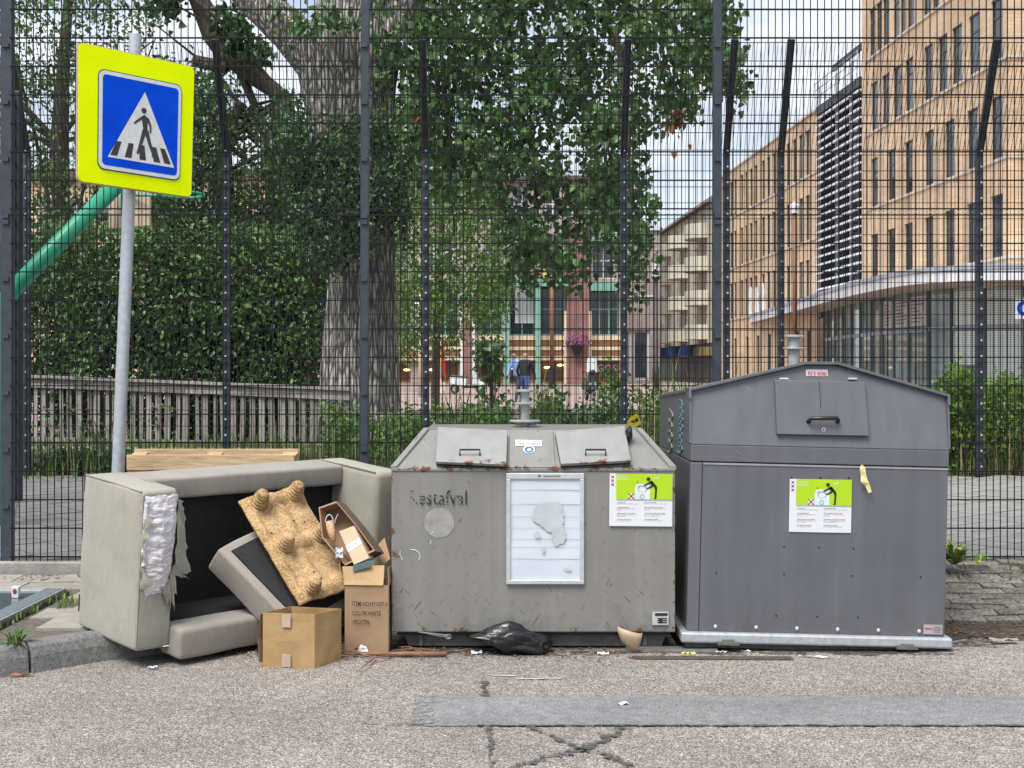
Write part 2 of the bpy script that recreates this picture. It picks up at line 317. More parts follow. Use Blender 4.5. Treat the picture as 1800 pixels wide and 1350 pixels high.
def fabric(name, col, sc=260):
    m = M(name, col, .95, var=.10, scale=5, spec=.15); t, b, K = nodes(m)
    tcn = [n for n in t.nodes if n.type == 'TEX_COORD'][0]
    base = b.inputs['Base Color'].links[0].from_socket
    n_ = t.nodes.new('ShaderNodeTexNoise'); n_.inputs['Scale'].default_value = sc; n_.inputs['Detail'].default_value = 2; K(tcn.outputs['Object'], n_.inputs[0])
    w = t.nodes.new('ShaderNodeTexNoise'); w.inputs['Scale'].default_value = 1; w.inputs['Detail'].default_value = 2
    mq = t.nodes.new('ShaderNodeMapping'); mq.inputs['Scale'].default_value = (sc*.9, sc*.9, 18); K(tcn.outputs['Object'], mq.inputs[0]); K(mq.outputs[0], w.inputs[0])
    ad = t.nodes.new('ShaderNodeMath'); ad.operation = 'ADD'; K(n_.outputs[0], ad.inputs[0]); K(w.outputs[0], ad.inputs[1])
    mr = t.nodes.new('ShaderNodeMapRange'); mr.inputs[1].default_value = .7; mr.inputs[2].default_value = 1.3; mr.inputs[3].default_value = .84; mr.inputs[4].default_value = 1.14; K(ad.outputs[0], mr.inputs[0])
    mu = t.nodes.new('ShaderNodeVectorMath'); mu.operation = 'SCALE'; K(base, mu.inputs[0]); K(mr.outputs[0], mu.inputs['Scale']); K(mu.outputs[0], b.inputs['Base Color'])
    bp = t.nodes.new('ShaderNodeBump'); bp.inputs['Strength'].default_value = .35; bp.inputs['Distance'].default_value = .004; K(ad.outputs[0], bp.inputs['Height']); K(bp.outputs[0], b.inputs['Normal'])
    b.inputs['Sheen Weight'].default_value = .25
    return m
mSofa = fabric('greige_upholstery', (.30,.285,.235))
mSofa2 = fabric('taupe_upholstery', (.275,.248,.215))
mLin = M('black_lining', (.016,.015,.017), .9, var=.3, scale=40, bump=.2, bscale=200)
mStuff = M('white_wadding', (.60,.545,.54), .95, scale=7, bump=1.0, bscale=30, col2=(.64,.64,.70), stretch=(1,1,2.6))
mFoam = M('yellowed_foam', (.62,.48,.36), .9, var=.1)
mLegW = M('brown_wood', (.075,.028,.016), .5, var=.3, scale=20)
mCard = M('cardboard', (.29,.19,.11), .85, scale=4, col2=(.34,.226,.132), bump=.05, bscale=10)
mCardIn = M('cardboard_inside', (.33,.21,.125), .88, var=.08)
mKraft = M('kraft_box', (.31,.195,.085), .68, scale=6, col2=(.42,.272,.125), bump=.6, bscale=11)
mTape = M('packing_tape', (.40,.31,.24), .18, var=.1)
mTeal = M('teal_print_card', (.04,.085,.095), .55)
def chip():
    m = M('particle_board', (.4,.3,.2), .85); t, b, K = nodes(m)
    tcn = [n for n in t.nodes if n.type == 'TEX_COORD'][0]
    v = t.nodes.new('ShaderNodeTexVoronoi'); v.inputs['Scale'].default_value = 130; K(tcn.outputs['Object'], v.inputs['Vector'])
    s = t.nodes.new('ShaderNodeSeparateColor'); K(v.outputs['Color'], s.inputs[0])
    n_ = t.nodes.new('ShaderNodeTexNoise'); n_.inputs['Scale'].default_value = 6; n_.inputs['Detail'].default_value = 5; K(tcn.outputs['Object'], n_.inputs[0])
    a = t.nodes.new('ShaderNodeMath'); a.operation = 'MULTIPLY_ADD'; a.inputs[1].default_value = .45; K(s.outputs[0], a.inputs[0]); K(n_.outputs[0], a.inputs[2])
    r = t.nodes.new('ShaderNodeValToRGB'); e = r.color_ramp.elements; e[0].position = .4; e[0].color = (.17,.095,.04,1); e[1].position = .95; e[1].color = (.50,.34,.18,1); x = e.new(.66); x.color = (.345,.215,.095,1)
    K(a.outputs[0], r.inputs[0]); K(r.outputs[0], b.inputs['Base Color'])
    bp = t.nodes.new('ShaderNodeBump'); bp.inputs['Strength'].default_value = .5; bp.inputs['Distance'].default_value = .003; K(s.outputs[0], bp.inputs['Height']); K(bp.outputs[0], b.inputs['Normal']); return m
mChip = chip()
mPine = M('pale_pine', (.36,.225,.11), .7, scale=5, col2=(.60,.45,.27), stretch=(1.2,16,16), bump=.15)
mOldW = M('weathered_wood', (.17,.15,.13), .9, scale=7, col2=(.36,.335,.305), stretch=(6,6,.6), objrnd=.25, bump=.5, bscale=20)
def fissured(m, sc, dark, light):
    t, b, K = nodes(m); tcn = [n for n in t.nodes if n.type == 'TEX_COORD'][0]
    mq = t.nodes.new('ShaderNodeMapping'); mq.inputs['Scale'].default_value = sc; K(tcn.outputs['Object'], mq.inputs[0])
    nd = t.nodes.new('ShaderNodeTexNoise'); nd.inputs['Scale'].default_value = .9; nd.inputs['Detail'].default_value = 4; K(mq.outputs[0], nd.inputs[0])
    ad = t.nodes.new('ShaderNodeVectorMath'); ad.operation = 'MULTIPLY_ADD'; ad.inputs[1].default_value = (.9,.9,.9); K(nd.outputs['Color'], ad.inputs[0]); K(mq.outputs[0], ad.inputs[2])
    vo = t.nodes.new('ShaderNodeTexVoronoi'); vo.feature = 'DISTANCE_TO_EDGE'; vo.inputs['Scale'].default_value = 1.0; K(ad.outputs[0], vo.inputs['Vector'])
    r = t.nodes.new('ShaderNodeValToRGB'); e = r.color_ramp.elements; e[0].position = .02; e[0].color = (*dark,1); e[1].position = .26; e[1].color = (*light,1); K(vo.outputs['Distance'], r.inputs[0])
    base = b.inputs['Base Color'].links[0].from_socket
    mu = t.nodes.new('ShaderNodeMix'); mu.data_type = 'RGBA'; mu.blend_type = 'MULTIPLY'; mu.inputs[0].default_value = 1; K(r.outputs[0], mu.inputs[6]); K(base, mu.inputs[7]); K(mu.outputs[2], b.inputs['Base Color'])
    bp = t.nodes.new('ShaderNodeBump'); bp.inputs['Strength'].default_value = 1; bp.inputs['Distance'].default_value = .08; K(vo.outputs['Distance'], bp.inputs['Height']); K(bp.outputs[0], b.inputs['Normal'])
mBark = M('bark', (.62,.60,.57), .95, scale=4, col2=(.92,.90,.86)); fissured(mBark, (15,15,2.0), (.11,.10,.09), (.66,.64,.60))
mBarkD = M('dark_bark', (.05,.04,.032), .95, scale=6, col2=(.12,.10,.08), stretch=(3,3,.6), bump=.8, bscale=8)
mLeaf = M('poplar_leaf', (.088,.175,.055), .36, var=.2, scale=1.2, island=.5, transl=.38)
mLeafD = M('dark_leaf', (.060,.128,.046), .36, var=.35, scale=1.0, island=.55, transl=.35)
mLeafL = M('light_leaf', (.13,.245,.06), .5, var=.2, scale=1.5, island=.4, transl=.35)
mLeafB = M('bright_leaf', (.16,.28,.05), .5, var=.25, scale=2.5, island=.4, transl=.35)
mDead = M('dead_leaf', (.26,.13,.05), .8, island=.3, transl=.2)
mGrass = M('grass_blade', (.13,.21,.05), .6, var=.3, scale=1.5, island=.45, transl=.3)
mDry = M('dry_grass', (.34,.28,.15), .8, island=.35, transl=.25)
mGreen = M('green_hoop_paint', (.020,.30,.17), .38, var=.12, scale=12)
mBoard = M('backboard_wood', (.50,.40,.29), .6, var=.12, scale=9)
mBag = M('black_bin_bag', (.012,.012,.014), .22, var=.2, bump=.35, bscale=26)
mYR = M('yellow_tie', (.72,.60,.05), .5)
mBeigeP = M('beige_plastic', (.42,.32,.21), .5)
mTwig = M('twig_bark', (.20,.10,.055), .85, var=.3, scale=30)
mLitW = M('white_litter', (.58,.58,.59), .6)
mLitY = M('yellow_litter', (.68,.52,.06), .6)
mLitR = M('red_litter', (.30,.015,.03), .5)
mTanB = brickmat('tan_brick', (.58,.40,.245), (.66,.495,.33), (.50,.38,.27), 'yz', 1, .44, .13, .010)
mTanX = brickmat('tan_brick_front', (.58,.40,.245), (.66,.495,.33), (.50,.38,.27), 'xz', 1, .44, .13, .010)
mSill = M('pale_sill', (.55,.50,.44), .8)
mFrameG = M('grey_green_frame', (.055,.068,.070), .5)
mGlass = M('window_glass', (.024,.031,.038), .06, var=.7, scale=.5, spec=.8, objrnd=.85)
mGlassL = M('pale_window_glass', (.22,.25,.27), .08, var=.4, scale=.5, spec=.8)
mLouv = M('louvre_white', (.74,.75,.78), .45)
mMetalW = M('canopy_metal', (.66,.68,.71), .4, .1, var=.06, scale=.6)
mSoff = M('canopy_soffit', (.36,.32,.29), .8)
mMint = M('mint_frame', (.17,.36,.29), .5)
mRBrick = brickmat('purple_red_brick', (.22,.11,.10), (.28,.14,.12), (.24,.17,.15), 'xz', 1, .5, .16)
mMauve = brickmat('mauve_brick', (.36,.29,.27), (.40,.33,.30), (.36,.30,.28), 'xz', 1, .5, .16)
mCream = M('cream_fascia', (.62,.54,.37), .7, var=.1, scale=2)
mOchre = M('brown_fascia', (.20,.09,.04), .7)
mCreamB = M('balcony_cream', (.56,.53,.42), .75)
mRoofB = M('brown_roof', (.095,.07,.062), .8, var=.2)
mWood = M('shop_timber', (.27,.12,.05), .6)
mDkB = M('dark_brown_fascia', (.045,.03,.026), .6)
mBlueS = M('blue_shop_sign', (.015,.04,.16), .5)
mSteelK = M('black_steel', (.015,.015,.017), .5)
mRustP = M('brown_steel_pole', (.17,.075,.04), .6)
mBlind = M('venetian_blind', (.74,.86,.80), .5, var=.05)  # slat colour raised to imitate light from behind and reflection
mLamp = M('warm_lamp', (1,.75,.4)); 
_t, _b, _K = nodes(mLamp); _b.inputs['Emission Color'].default_value = (1,.55,.22,1); _b.inputs['Emission Strength'].default_value = 3
def text(body, size, mat, bold=0, res=2):
    cu = bpy.data.curves.new('lettering', 'FONT'); cu.body = body; cu.size = size; cu.resolution_u = res; cu.offset = bold
    o = bpy.data.objects.new('lettering_tmp', cu); C.objects.link(o)
    dg = bpy.context.evaluated_depsgraph_get(); me = bpy.data.meshes.new_from_object(o.evaluated_get(dg))
    bpy.data.objects.remove(o); bpy.data.curves.remove(cu); me.materials.clear(); me.materials.append(mat); return me
def put_text(root, name, body, size, mat, loc, rot=(R(90),0,0), bold=0, sx=1, res=2):
    return inst(root, name, text(body, size, mat, bold, res), loc, rot, (sx,1,1))
# ------------------------------------------------------------------ ground
g = MB(); g.add([(-900,-300,-.08),(900,-300,-.08),(900,1800,-.08),(-900,1800,-.08)], [(0,1,2,3)]); struct('ground', g, mSoil)
g = MB(); g.add([(-40,-25,0),(40,-25,0),(40,9.0,0),(-40,9.0,0)], [(0,1,2,3)]); road = struct('road', g, mAsph)
def ribbon(path, w, z, seed=0, jag=.3):
    b = MB(); q = random.Random(seed); vs = []
    for i, p in enumerate(path):
        a = Vector(path[max(i-1,0)]); c = Vector(path[min(i+1,len(path)-1)]); t = (c-a).normalized(); n = Vector((-t.y,t.x))
        ww = (w[i] if isinstance(w,(list,tuple)) else w)
        l = n*ww*(.5+jag*(q.random()-.5)); r = n*ww*(.5+jag*(q.random()-.5)); p = Vector(p)
        vs += [(p.x+l.x,p.y+l.y,z),(p.x-r.x,p.y-r.y,z)]
    b.add(vs, [(2*i,2*i+2,2*i+3,2*i+1) for i in range(len(path)-1)]); return b
def densify(pts, step, jit, seed):
    q = random.Random(seed); out = []
    for a, b in zip(pts[:-1], pts[1:]):
        a = Vector(a); b = Vector(b); n = max(1, int((b-a).length/step))
        for k in range(n): out.append(a+(b-a)*k/n+Vector((q.uniform(-jit,jit), q.uniform(-jit,jit))))
    out.append(Vector(pts[-1])); return out
def gp(px, py): d = CH*F/(py-HY); return (X(px,d), d)
# repair strip with ragged left end
q = random.Random(4); top = []; bot = []
x = X(660, 5.8)
while x < 9: top.append((x, 6.04)); bot.append((x, 5.52)); x += .06
left = [(top[0][0]-.03, 6.02-.48*k/9) for k in range(1,9)]
poly = [(a,b,.004) for a, b in top]+[(a,b,.004) for a, b in reversed(bot)]+[(a,b,.004) for a, b in reversed(left)]
o = part(road, 'repair_strip', MB().add(poly, [tuple(range(len(poly)))]), mPatch, label='smooth grey repair strip across the road')
part(road, 'tar_seam', ribbon([(a, b+.004) for a, b in bot if a > -.2], .018, .008, 6, .9), mCrack)
for i, (pts, w) in enumerate([
    ([gp(858,1282), gp(862,1310), gp(864,1352), (X(866,4.6),4.6)], .024),
    ([gp(928,1278), gp(985,1304), gp(1030,1320), gp(1080,1335), gp(1140,1372)], .035),
    ([gp(1098,1281), gp(1060,1302), gp(1022,1320), gp(960,1335), gp(905,1350), gp(860,1385)], .045),
    ([gp(848,1200), gp(853,1214), gp(850,1226)], .05),
    ([gp(640,1272), gp(700,1276), gp(762,1274)], .012)]):
    part(road, 'tar_seam', ribbon(densify(pts, .025, .009, i), w*.75, .008, 20+i, 1.3), mCrack)
for i, (a, b) in enumerate([((905,1195),(988,1194)),((860,1188),(905,1190)),((1130,1194),(1150,1196))]):
    part(road, 'paint_trace', ribbon(densify([gp(*a), gp(*b)], .02, .004, i), .012, .006, 40+i, 1.0), M('worn_road_paint', (.46,.44,.42), .9))
# grime along the gutter
gq = MB(); q = random.Random(12)
for k in range(80):
    px = q.uniform(300,1780); py = 1138+q.uniform(-6,13) - (12 if px>1660 else 0); c = gp(px, py); n = 11; r = q.uniform(.04,.13)
    gq.add([(c[0]+r*1.9*math.cos(2*math.pi*j/n)*q.uniform(.6,1.2), c[1]+r*.6*math.sin(2*math.pi*j/n)*q.uniform(.6,1.2), 0.0022+.00002*k) for j in range(n)], [tuple(range(n))])
mGrm = M('gutter_dirt', (.06,.05,.04), .95, var=.5, scale=40); breakup(mGrm, 24, .42, .62); part(road, 'gutter_grime', gq, mGrm, kind='stuff')
# kerb curve, pavement
KP = [(-6.2,4.35),(-4.6,5.1),(-3.55,5.74),(-2.66,6.35),(-2.28,6.70),(-1.93,6.96),(-1.45,7.36),(-1.05,7.82),(-.78,8.3),(-.66,8.8)]
def smoothpath(p, k=6):
    out = []
    for i in range(len(p)-1):
        p0 = Vector(p[max(i-1,0)]); p1 = Vector(p[i]); p2 = Vector(p[i+1]); p3 = Vector(p[min(i+2,len(p)-1)])
        for j in range(k):
            t = j/k; out.append(.5*((2*p1)+(p2-p0)*t+(2*p0-5*p1+4*p2-p3)*t*t+(3*p1-p0-3*p2+p3)*t**3))
    out.append(Vector(p[-1])); return out
KS = smoothpath(KP)
PZ = .135
def off(path, w):
    out = []
    for i, p in enumerate(path):
        t = (path[min(i+1,len(path)-1)]-path[max(i-1,0)]).normalized(); out.append(p+Vector((-t.y,t.x))*w)
    return out
KI = off(KS, .17)
pv = MB(); pp = [(p.x,p.y,PZ-.012) for p in KI]+[(-.66,8.82,PZ-.012),(-40,8.82,PZ-.012),(-40,4.0,PZ-.012)]
pv.add(pp, [tuple(range(len(pp)))]); pav = struct('pavement', pv, mJoint)
kerb = thing('kerb', None, None, (0,0,0)); kerb['kind'] = 'structure'
dist = [0]
for a, b in zip(KS[:-1], KS[1:]): dist.append(dist[-1]+(b-a).length)
def at(path, s):
    for i in range(len(dist)-1):
        if dist[i+1] >= s: t = (s-dist[i])/(dist[i+1]-dist[i]); return path[i]*(1-t)+path[i+1]*t
    return path[-1]
# joint at px ~48 on the kerb front
sj = min(range(len(KS)), key=lambda i: abs(CX+F*KS[i].x/KS[i].y-50)); s0 = dist[sj]
cuts = sorted([s0+k*.98 for k in range(-6,7) if 0 < s0+k*.98 < dist[-1]]+[0, dist[-1]])
for ci, (a, b) in enumerate(zip(cuts[:-1], cuts[1:])):
    a += .006; b -= .006; n = 6; mb = MB(); prev = None; hh = .158+rnd.uniform(-.006,.006); dj = rnd.uniform(-.012,.012)
    for k in range(n+1):
        s = a+(b-a)*k/n; o_ = at(KS, s); i_ = at(KI, s); dr = (i_-o_)
        prof = [(0+dj,-.05),(0.012+dj,.085),(.03+dj,.135),(.06+dj,hh),(1.0*.17,hh-.012),(.17,-.05)]
        u = dr.normalized(); ring = [(o_.x+u.x*t, o_.y+u.y*t, z) for t, z in prof]; base = len(mb.v)
        mb.add(ring, [])
        m = len(prof)
        if k: mb.f += [(base-m+j, base-m+(j+1)%m, base+(j+1)%m, base+j) for j in range(m)]
    mb.f += [tuple(range(m)), tuple(len(mb.v)-m+j for j in range(m))]
    part(kerb, 'kerbstone', mb, mKerb, bevel=.006)
def inpoly(p, poly):
    c = False; j = len(poly)-1
    for i in range(len(poly)):
        if (poly[i][1] > p[1]) != (poly[j][1] > p[1]) and p[0] < (poly[j][0]-poly[i][0])*(p[1]-poly[i][1])/(poly[j][1]-poly[i][1])+poly[i][0]: c = not c
        j = i
    return c
tm = MB().box((0,0,-.02), (.294,.294,.05)).mesh('paving_tile'); tm.materials.append(mTile)
pl2 = [(p.x,p.y) for p in off(KS,.19)]+[(-.7,8.78),(-9,8.78),(-9,4)]
HATCH = (-4.4,-2.87,6.9,8.06)
for i in range(-20,2):
    for j in range(0,14):
        cx = -.85+i*.3+(.15 if j%2 else 0); cy = 8.6-j*.3
        cs = [(cx+a*.15,cy+b*.15) for a in (-1,1) for b in (-1,1)]
        if cx < -4.6 or not all(inpoly(c_, pl2) for c_ in cs): continue
        if HATCH[0]-.1 < cx < HATCH[1]+.12 and HATCH[2]-.12 < cy < HATCH[3]+.12: continue
        inst(pav, 'paving_tile', tm, (cx, cy, PZ+rnd.uniform(-.004,.004)), (rnd.uniform(-.012,.012), rnd.uniform(-.012,.012), rnd.uniform(-.01,.01)))
# concrete band under the fence, court
FD, RD = 8.9, 15.7
band = thing('fence_plinth', 'low weathered concrete edging strip under the front mesh fence', 'edging', (0,FD,0))
for i in range(-12, 9):
    mb = MB(); mb.bb(i*1.0+.003, i*1.0+.997, -.06, .05, 0, .205+rnd.uniform(-.006,.006)); part(band, 'edging_block', mb, mConc, bevel=.008)
cg = MB(); cg.add([(-14,FD+.05,.17),(14,FD+.05,.17),(14,RD+.2,.215),(-14,RD+.2,.215)], [(0,1,2,3)]); court = struct('court', cg, M('court_joint', (.13,.125,.11), .95, var=.3, scale=20))
ctm = MB().box((0,0,-.02), (.292,.292,.05)).mesh('court_tile'); ctm.materials.append(mCourt)
restv = MB(); ca, sa = math.cos(R(38)), math.sin(R(38)); cnt = 0; cells = []
for i in range(-60,61):
    for j in range(-60,61):
        x = i*.3*ca-j*.3*sa; y = 12.3+i*.3*sa+j*.3*ca
        if y < FD+.28 or y > RD-.05 or abs(x) > 8.5: continue
        z = .187+(y-FD)*(.045/(RD-FD)); px = CX+F*x/y; py = HY+(CH-z)*F/y
        vis = (10 < px < 190) or (1640 < px < 1815)
        cells.append((0 if vis else 1, x, y, z))
cells.sort(key=lambda c: (c[0], c[2]))
for k, (v, x, y, z) in enumerate(cells):
    if k < 300 and v == 0: inst(court, 'court_tile', ctm, (x,y,z+rnd.uniform(-.003,.003)), (rnd.uniform(-.008,.008),rnd.uniform(-.008,.008),R(38)))
    else: restv.box((x,y,z-.02+rnd.uniform(-.003,.003)), (.292,.292,.05), Matrix.Rotation(R(38),3,'Z'))
part(court, 'court_tiles', restv, mCourt, kind='stuff')
# far ground
fg = MB(); fg.add([(-60,RD+.2,.205),(60,RD+.2,.205),(60,24,.26),(-60,24,.26)], [(0,1,2,3)]); struct('planting_bed', fg, mSoil)
fg = MB(); fg.add([(-120,24,.262),(120,24,.262),(120,44,.40),(-120,44,.40),(-120,330,.52),(120,330,.52)], [(0,1,2,3),(3,2,5,4)]); struct('plaza', fg, mPlaza)
# brick bank on the right
bank = MB(); bank.hexa([(2.2,7.42,-.05),(6.5,7.42,-.05),(6.5,8.83,-.05),(2.2,8.83,-.05),(2.2,7.42,.004),(6.5,7.42,.004),(6.5,8.83,.185),(2.2,8.83,.185)])
bk = struct('brick_bank', bank, mSoil)
bm_ = MB().box((0,0,-.015), (.205,.10,.05)).mesh('clinker'); bm_.materials.append(mBrickO)
sl_ = math.atan2(.185,1.41)
for r in range(0, 12):
    y = 7.66+r*.108
    for c in range(0, 20):
        x = 2.36+c*.215+(.107 if r%2 else 0)
        if x > 6.3: continue
        if rnd.random() < .04: continue
        inst(bk, 'clinker', bm_, (x, y, .004+(y-7.42)*.1312+.012+rnd.uniform(-.008,.006)), (sl_+rnd.uniform(-.05,.05), rnd.uniform(-.05,.05), rnd.uniform(-.03,.03)))
# ------------------------------------------------------------------ mesh fences
def mesh_panel(mb, A, B, z0, z1, hz, tv=.006, th=.008, lean=None, sp=.05):
    """vertical wires every 5 cm and horizontal wires at heights hz; lean = (offset vector at z1) for the cranked top"""
    A = Vector((A[0],A[1],0)); B = Vector((B[0],B[1],0)); L_ = (B-A).length; u = (B-A)/L_; n = Vector((u.y,-u.x,0))
    def pt(s, z):
        p = A+u*s; p.z = z
        if lean is not None: p += Vector(lean)*((z-z0)/(z1-z0))
        return p
    k = int(L_/sp); s_ = (L_-k*sp)/2
    for i in range(k+1):
        s = s_+i*sp; a = pt(s,z0); b = pt(s,z1); h = tv/2
        mb.add([a-u*h-n*h, a+u*h-n*h, a+u*h+n*h, a-u*h+n*h, b-u*h-n*h, b+u*h-n*h, b+u*h+n*h, b-u*h+n*h], [(0,1,5,4),(1,2,6,5),(2,3,7,6),(3,0,4,7)])
    for z in hz:
        for sg in (-1,1):
            a = pt(0,z)+n*sg*.006; b = pt(L_,z)+n*sg*.006; h = th/2; zz = Vector((0,0,h))
            mb.add([a-n*h-zz, a+n*h-zz, a+n*h+zz, a-n*h+zz, b-n*h-zz, b+n*h-zz, b+n*h+zz, b-n*h+zz], [(0,1,5,4),(1,2,6,5),(2,3,7,6),(3,0,4,7)])
ff = thing('mesh_fence', 'tall anthracite double-wire mesh fence right behind the waste containers', 'fence', (0,FD,0))
fx = [X(9,FD), X(640,FD), X(1262,FD), X(1884,FD), X(2506,FD)]
lo = [2.673-.2025*k for k in range(13)]; hi = [2.717+.2025*k for k in range(12)]
for i in range(4):
    for zz, za, zb in ((lo, .212, 2.69), (hi, 2.70, 4.97)):
        mb = MB(); mesh_panel(mb, (fx[i]+.035,FD), (fx[i+1]-.035,FD), za, zb, zz); part(ff, 'mesh_panel', mb, mWire, world=True, kind='stuff', fix=False)
for i, x in enumerate(fx):
    w = .062 if i else .085
    mb = MB(); mb.box((0,.045,2.55), (w,.06,4.9), Matrix.Rotation(R([.0,.22,.1,0,0][i]),3,'Y')); mb.v = [v+Vector((x,0,0)) for v in mb.v]
    po = part(ff, 'post', mb, mPost, bevel=.006)
    cl = MB()
    for z in lo[::2]+hi[::2]: cl.box((x,.006,z-.05), (.045,.014,.03))
    part(po, 'clamp', cl, mPost, kind='stuff')
rf = thing('mesh_fence', 'anthracite court fence with cranked top posts and zinc bolts in front of the bushes', 'fence', (0,RD,0))
rx = [X(p,RD) for p in (45,396,748,1097,1278,1374,1724,2074)]
rz = [.26+.2*k for k in range(21)]
for i in range(len(rx)-1):
    mb = MB(); mesh_panel(mb, (rx[i],RD), (rx[i+1],RD), .235, 4.29, rz, .0048, .0065); part(rf, 'mesh_panel', mb, mWire, world=True, kind='stuff', fix=False)
    mb = MB(); mesh_panel(mb, (rx[i],RD), (rx[i+1],RD), 4.30, 5.52, [4.32+.2*k for k in range(7)], .0048, .0065, lean=(0,-.58,0)); part(rf, 'cranked_mesh_panel', mb, mWire, world=True, kind='stuff', fix=False)
for i, x in enumerate(rx):
    mb = MB(); mb.box((x,.05,2.25), (.085,.06,4.1)); po = part(rf, 'post', mb, mPost, bevel=.006)
    mb = MB(); mb.hexa([(x-.042,.02,4.28),(x+.042,.02,4.28),(x+.042,.08,4.28),(x-.042,.08,4.28),(x-.042,-.575,5.56),(x+.042,-.575,5.56),(x+.042,-.515,5.58),(x-.042,-.515,5.58)]); part(rf, 'cranked_arm', mb, mFence, bevel=.006)
    bl = MB()
    for k in range(21): bl.ball((x+.005,-.012,.35+k*.198), .0145, 6)
    part(po, 'bolts', bl, mBolt, kind='stuff')
sf = thing('mesh_fence', 'anthracite side fence running back from the corner post past the green hoop', 'fence', (fx[0],FD,0))
A, B, C2 = (fx[0]-.06,FD+.1), (X(27,12.8),12.8), (rx[0]-.9,RD)
for a, b in ((A,B),(B,C2)):
    mb = MB(); mesh_panel(mb, a, b, .23, 4.35, rz); part(sf, 'mesh_panel', mb, mWire, world=True, kind='stuff', fix=False)
for a in (B,C2):
    mb = MB(); mb.box((a[0],a[1]+.05,2.3), (.09,.08,4.25)); part(sf, 'post', mb, mFence, world=True, bevel=.006)
# ------------------------------------------------------------------ basketball hoop
HD = 11.0
hp = thing('basketball_hoop', 'green basketball hoop with diagonal arm and wooden backboard behind the fence', 'basketball hoop', (X(-8,HD),HD,.2))
h0 = P(8,530,HD); h1 = P(205,325,HD+.25)
mb = MB(); mb.tube([(X(2,HD),HD,.2),(X(4,HD),HD,1.6),P(4,560,HD),P(10,525,HD),P(40,492,HD),h1], [.075]*6, 14); part(hp, 'post', mb, mGreen, world=True, smooth=True)
bb0 = P(228,340,HD+.35)
rot = Matrix.Rotation(R(-28),3,'Z')
mb = MB(); mb.box(bb0, (.50,.03,.62), rot); bd = part(hp, 'backboard', mb, mBoard, world=True, bevel=.01)
mb = MB()
for k in range(3): mb.box(bb0+rot@Vector((-.165+.165*k,-.018,0)), (.006,.004,.6), rot)
part(bd, 'board_joint', mb, mLegW, world=True)
mb = MB(); mb.box(bb0+rot@Vector((0,-.03,-.02)), (.13,.03,.36), rot); part(hp, 'mounting_plate', mb, mGreen, world=True)
rc = P(318,342,HD-.1); mb = MB(); mb.tube([rc+Vector((.2*math.cos(a*math.pi/12),.2*math.sin(a*math.pi/12),0)) for a in range(25)], .012, 6); mb.tube([bb0+rot@Vector((0,-.03,-.02)), rc+Vector((-.19,.05,0))], .014, 6)
part(hp, 'ring', mb, mGreen, world=True, smooth=True)
# ------------------------------------------------------------------ pedestrian-crossing sign
SD = 8.19
sg = thing('traffic_sign', 'blue zebra crossing sign on fluorescent yellow plate on leaning galvanised pole', 'traffic sign', (X(199,SD),SD,PZ))
ptop = P(238.5,60,SD); pbot = P(199,1050,SD); pbot.z = PZ
mb = MB(); mb.tube([pbot, ptop], .040, 20); part(sg, 'pole', mb, mGalv, world=True, smooth=True, bevel=.004)
TL, TR, BR, BL = P(136.5,76,7.83), P(338.5,119.5,8.33), P(333,347,8.33), P(135,318.5,7.83)
def SP(u, v, n=0):      # sign plane: u right 0..1, v down 0..1, n towards the viewer
    p = TL*(1-u)*(1-v)+TR*u*(1-v)+BR*u*v+BL*(1-u)*v
    return p+sn*n
sn = (TR-TL).cross(BL-TL).normalized()
if sn.y > 0: sn = -sn
def rrect(u0,u1,v0,v1,r,n=5):
    out = []
    for cx, cy, a0 in ((u1-r,v0+r,-90),(u1-r,v1-r,0),(u0+r,v1-r,90),(u0+r,v0+r,180)):
        for k in range(n+1): a = R(a0+90*k/n); out.append((cx+r*math.cos(a), cy+r*math.sin(a)))
    return out
def plate(uv, n0, n1): b = MB(); b.prism([SP(u,v,n0) for u, v in uv], sn*(n1-n0)); return b
def flat(polys, n):
    b = MB()
    for uv in polys: b.add([SP(u,v,n) for u, v in uv], [tuple(range(len(uv)))])
    return b
yp = part(sg, 'yellow_plate', plate(rrect(0,1,0,1,.04), 0, .025), mYel, world=True)
part(sg, 'plate_edge', plate(rrect(-.008,1.008,-.008,1.008,.045), -.004, .018), mPine, world=True)
wp = part(sg, 'blue_panel', plate(rrect(.165,.882,.165,.885,.05), .026, .034), mSignW, world=True)
part(wp, 'green_outline', plate(rrect(.156,.891,.156,.894,.055), .0255, .029), M('sign_edge_green', (.05,.12,.13), .5), world=True)
part(wp, 'blue_field', flat([rrect(.193,.856,.193,.857,.03)], .0355), mBlue, world=True)
part(wp, 'white_triangle', flat([[(.555,.268),(.830,.800),(.240,.795)]], .037), mSignW, world=True)
T_ = lambda pts: [((a-410)/600.0, (b-228-(a-410)*.19)/(690.0)) for a, b in pts]
